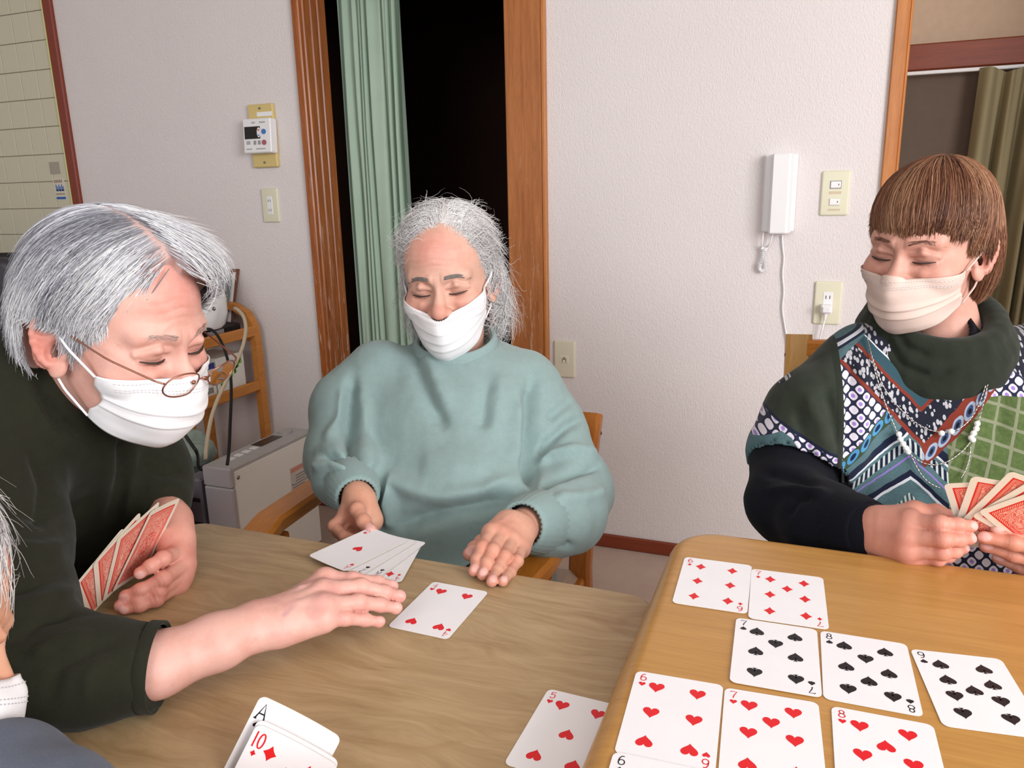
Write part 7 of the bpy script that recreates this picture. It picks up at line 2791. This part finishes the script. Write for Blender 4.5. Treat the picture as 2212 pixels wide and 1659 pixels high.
seated_legs(f, hipN, A_N, B_N, shrink=0.016)
cV, cQ = f.mesh()
hv = head(HC_N, HR_N, 1.0, TONE_N, NB_N)
ex4, ey4, n4, c4n = near_frame
low = c4n - ey4 * (CH / 2 - 0.012)
w4 = PZ(450, 1930, TL + 0.055)
fing = {}
for i, nm in enumerate(('index', 'middle', 'ring', 'pinky')):
    tip = low + ey4 * (0.004 - 0.015 * i) + ex4 * (0.004 + 0.004 * i) - n4 * 0.012
    mc = w4 + unit(low - w4) * 0.062 - ey4 * (0.008 + 0.013 * i) - ex4 * 0.016 - n4 * 0.02
    fing[nm] = [mc, mc * 0.62 + tip * 0.38 - ex4 * 0.016, mc * 0.28 + tip * 0.72 - ex4 * 0.008, tip]
tt_ = low - ey4 * 0.004 - ex4 * 0.002 + n4 * 0.012
mc0 = w4 + unit(low - w4) * 0.03 + n4 * 0.014
fing['thumb'] = [mc0, mc0 * 0.6 + tt_ * 0.4 + n4 * 0.008 - ex4 * 0.006, mc0 * 0.25 + tt_ * 0.75 + n4 * 0.006, tt_]
hN = hand([(PZ(330, 1925, TL + 0.054), 0.028)], w4, fing, unit(-ex4 - 0.4 * n4), TONE_N, 0.95)
V, Q, c_ = join([hv, (cV, cQ, tone_arr(len(cV), TONE_N)), hN])
pn_ = mesh_quads('person', V, Q, skin_mat('skin_near', TONE_N), None, org=np.array((hipN[0], hipN[1], 0.0)), attrs={'Col': c_})
tag(pn_, 'person cropped at the lower left edge, wispy white hair, white mask, blue grey clothes', 'person')
face_bits(pn_, HC_N, HR_N, 1.0, brow=None)
mask(pn_, HC_N, HR_N, 1.0, M_MASKW, top=-0.012, chin=-0.128, side_top=-0.026, side_bot=-0.09)


def cut_n(p):
    x, y, z = p.T
    return np.maximum((y - (0.015 + 0.72 * np.maximum(z, 0))) * 0.8, np.minimum(y + 0.02, 0.0 - z))


PAL_N = [(246, 242, 240), (228, 224, 224), (200, 196, 200), (150, 146, 150)]
cap_mesh('hair_base', pn_, HC_N, HR_N, 1.0, vol_m, cut_n, (196, 190, 190), off=0.0)
ro = scalp_roots(3000, vol_m, lambda p: (cut_n(p) < 0.002) & (p[:, 2] > -0.03), 51)
strands('hair', pn_, HC_N, HR_N, 1.0, vol_m, ro, lambda p, t: np.stack([p[:, 0] * 5, 0.55 - 0.3 * t + 0 * p[:, 0], -0.75 + 0 * p[:, 0]], 1), np.random.default_rng(15).uniform(0.06, 0.12, len(ro)), 0.010, PAL_N, 52, 14, 0.0006, None, 0.5, 1.6, 0.022, 0.25, 26.0)
M_BLUEGREY = cloth_mat('blue_grey_knit', (74, 82, 98), (104, 112, 128), 80.0, 700.0, 0.5, 0.1)


def bluegrey(f):
    limb(f, [(NB_N, 0.075), (np.array((-0.86, 0.24, 0.74)), 0.135), (np.array((-1.0, 0.18, 0.58)), 0.15)], 0.05)
    limb(f, armN4, 0.03)


bgm = garment('blue_grey_top', pn_, M_BLUEGREY, bluegrey, (-1.22, -0.08, 0.42), (-0.26, 0.52, 1.0), 0.006, [], [(0.004, 11.0, 8.0, (1, 1, 0.7))])
ft = Field((hipN[0] - 0.3, hipN[1] - 0.4, 0.0), (hipN[0] + 0.62, hipN[1] + 0.4, 0.70), 0.010)
seated_legs(ft, hipN, A_N, B_N)
ft.ell((hipN[0], hipN[1], 0.53), (0.15, 0.17, 0.10), 0.03)
V, Q = ft.mesh()
mesh_quads('trousers', V, Q, M_TROUS, pn_)
shoes(pn_, hipN, A_N, B_N, M_BLACK)
armchair((-1.02, 0.16, 0), A_N, B_N, 'wooden armchair at the lower left, out of the frame', 'wooden armchairs round the tables', half=0.20, arm_z=0.60, back_z=0.74, depth=0.38)
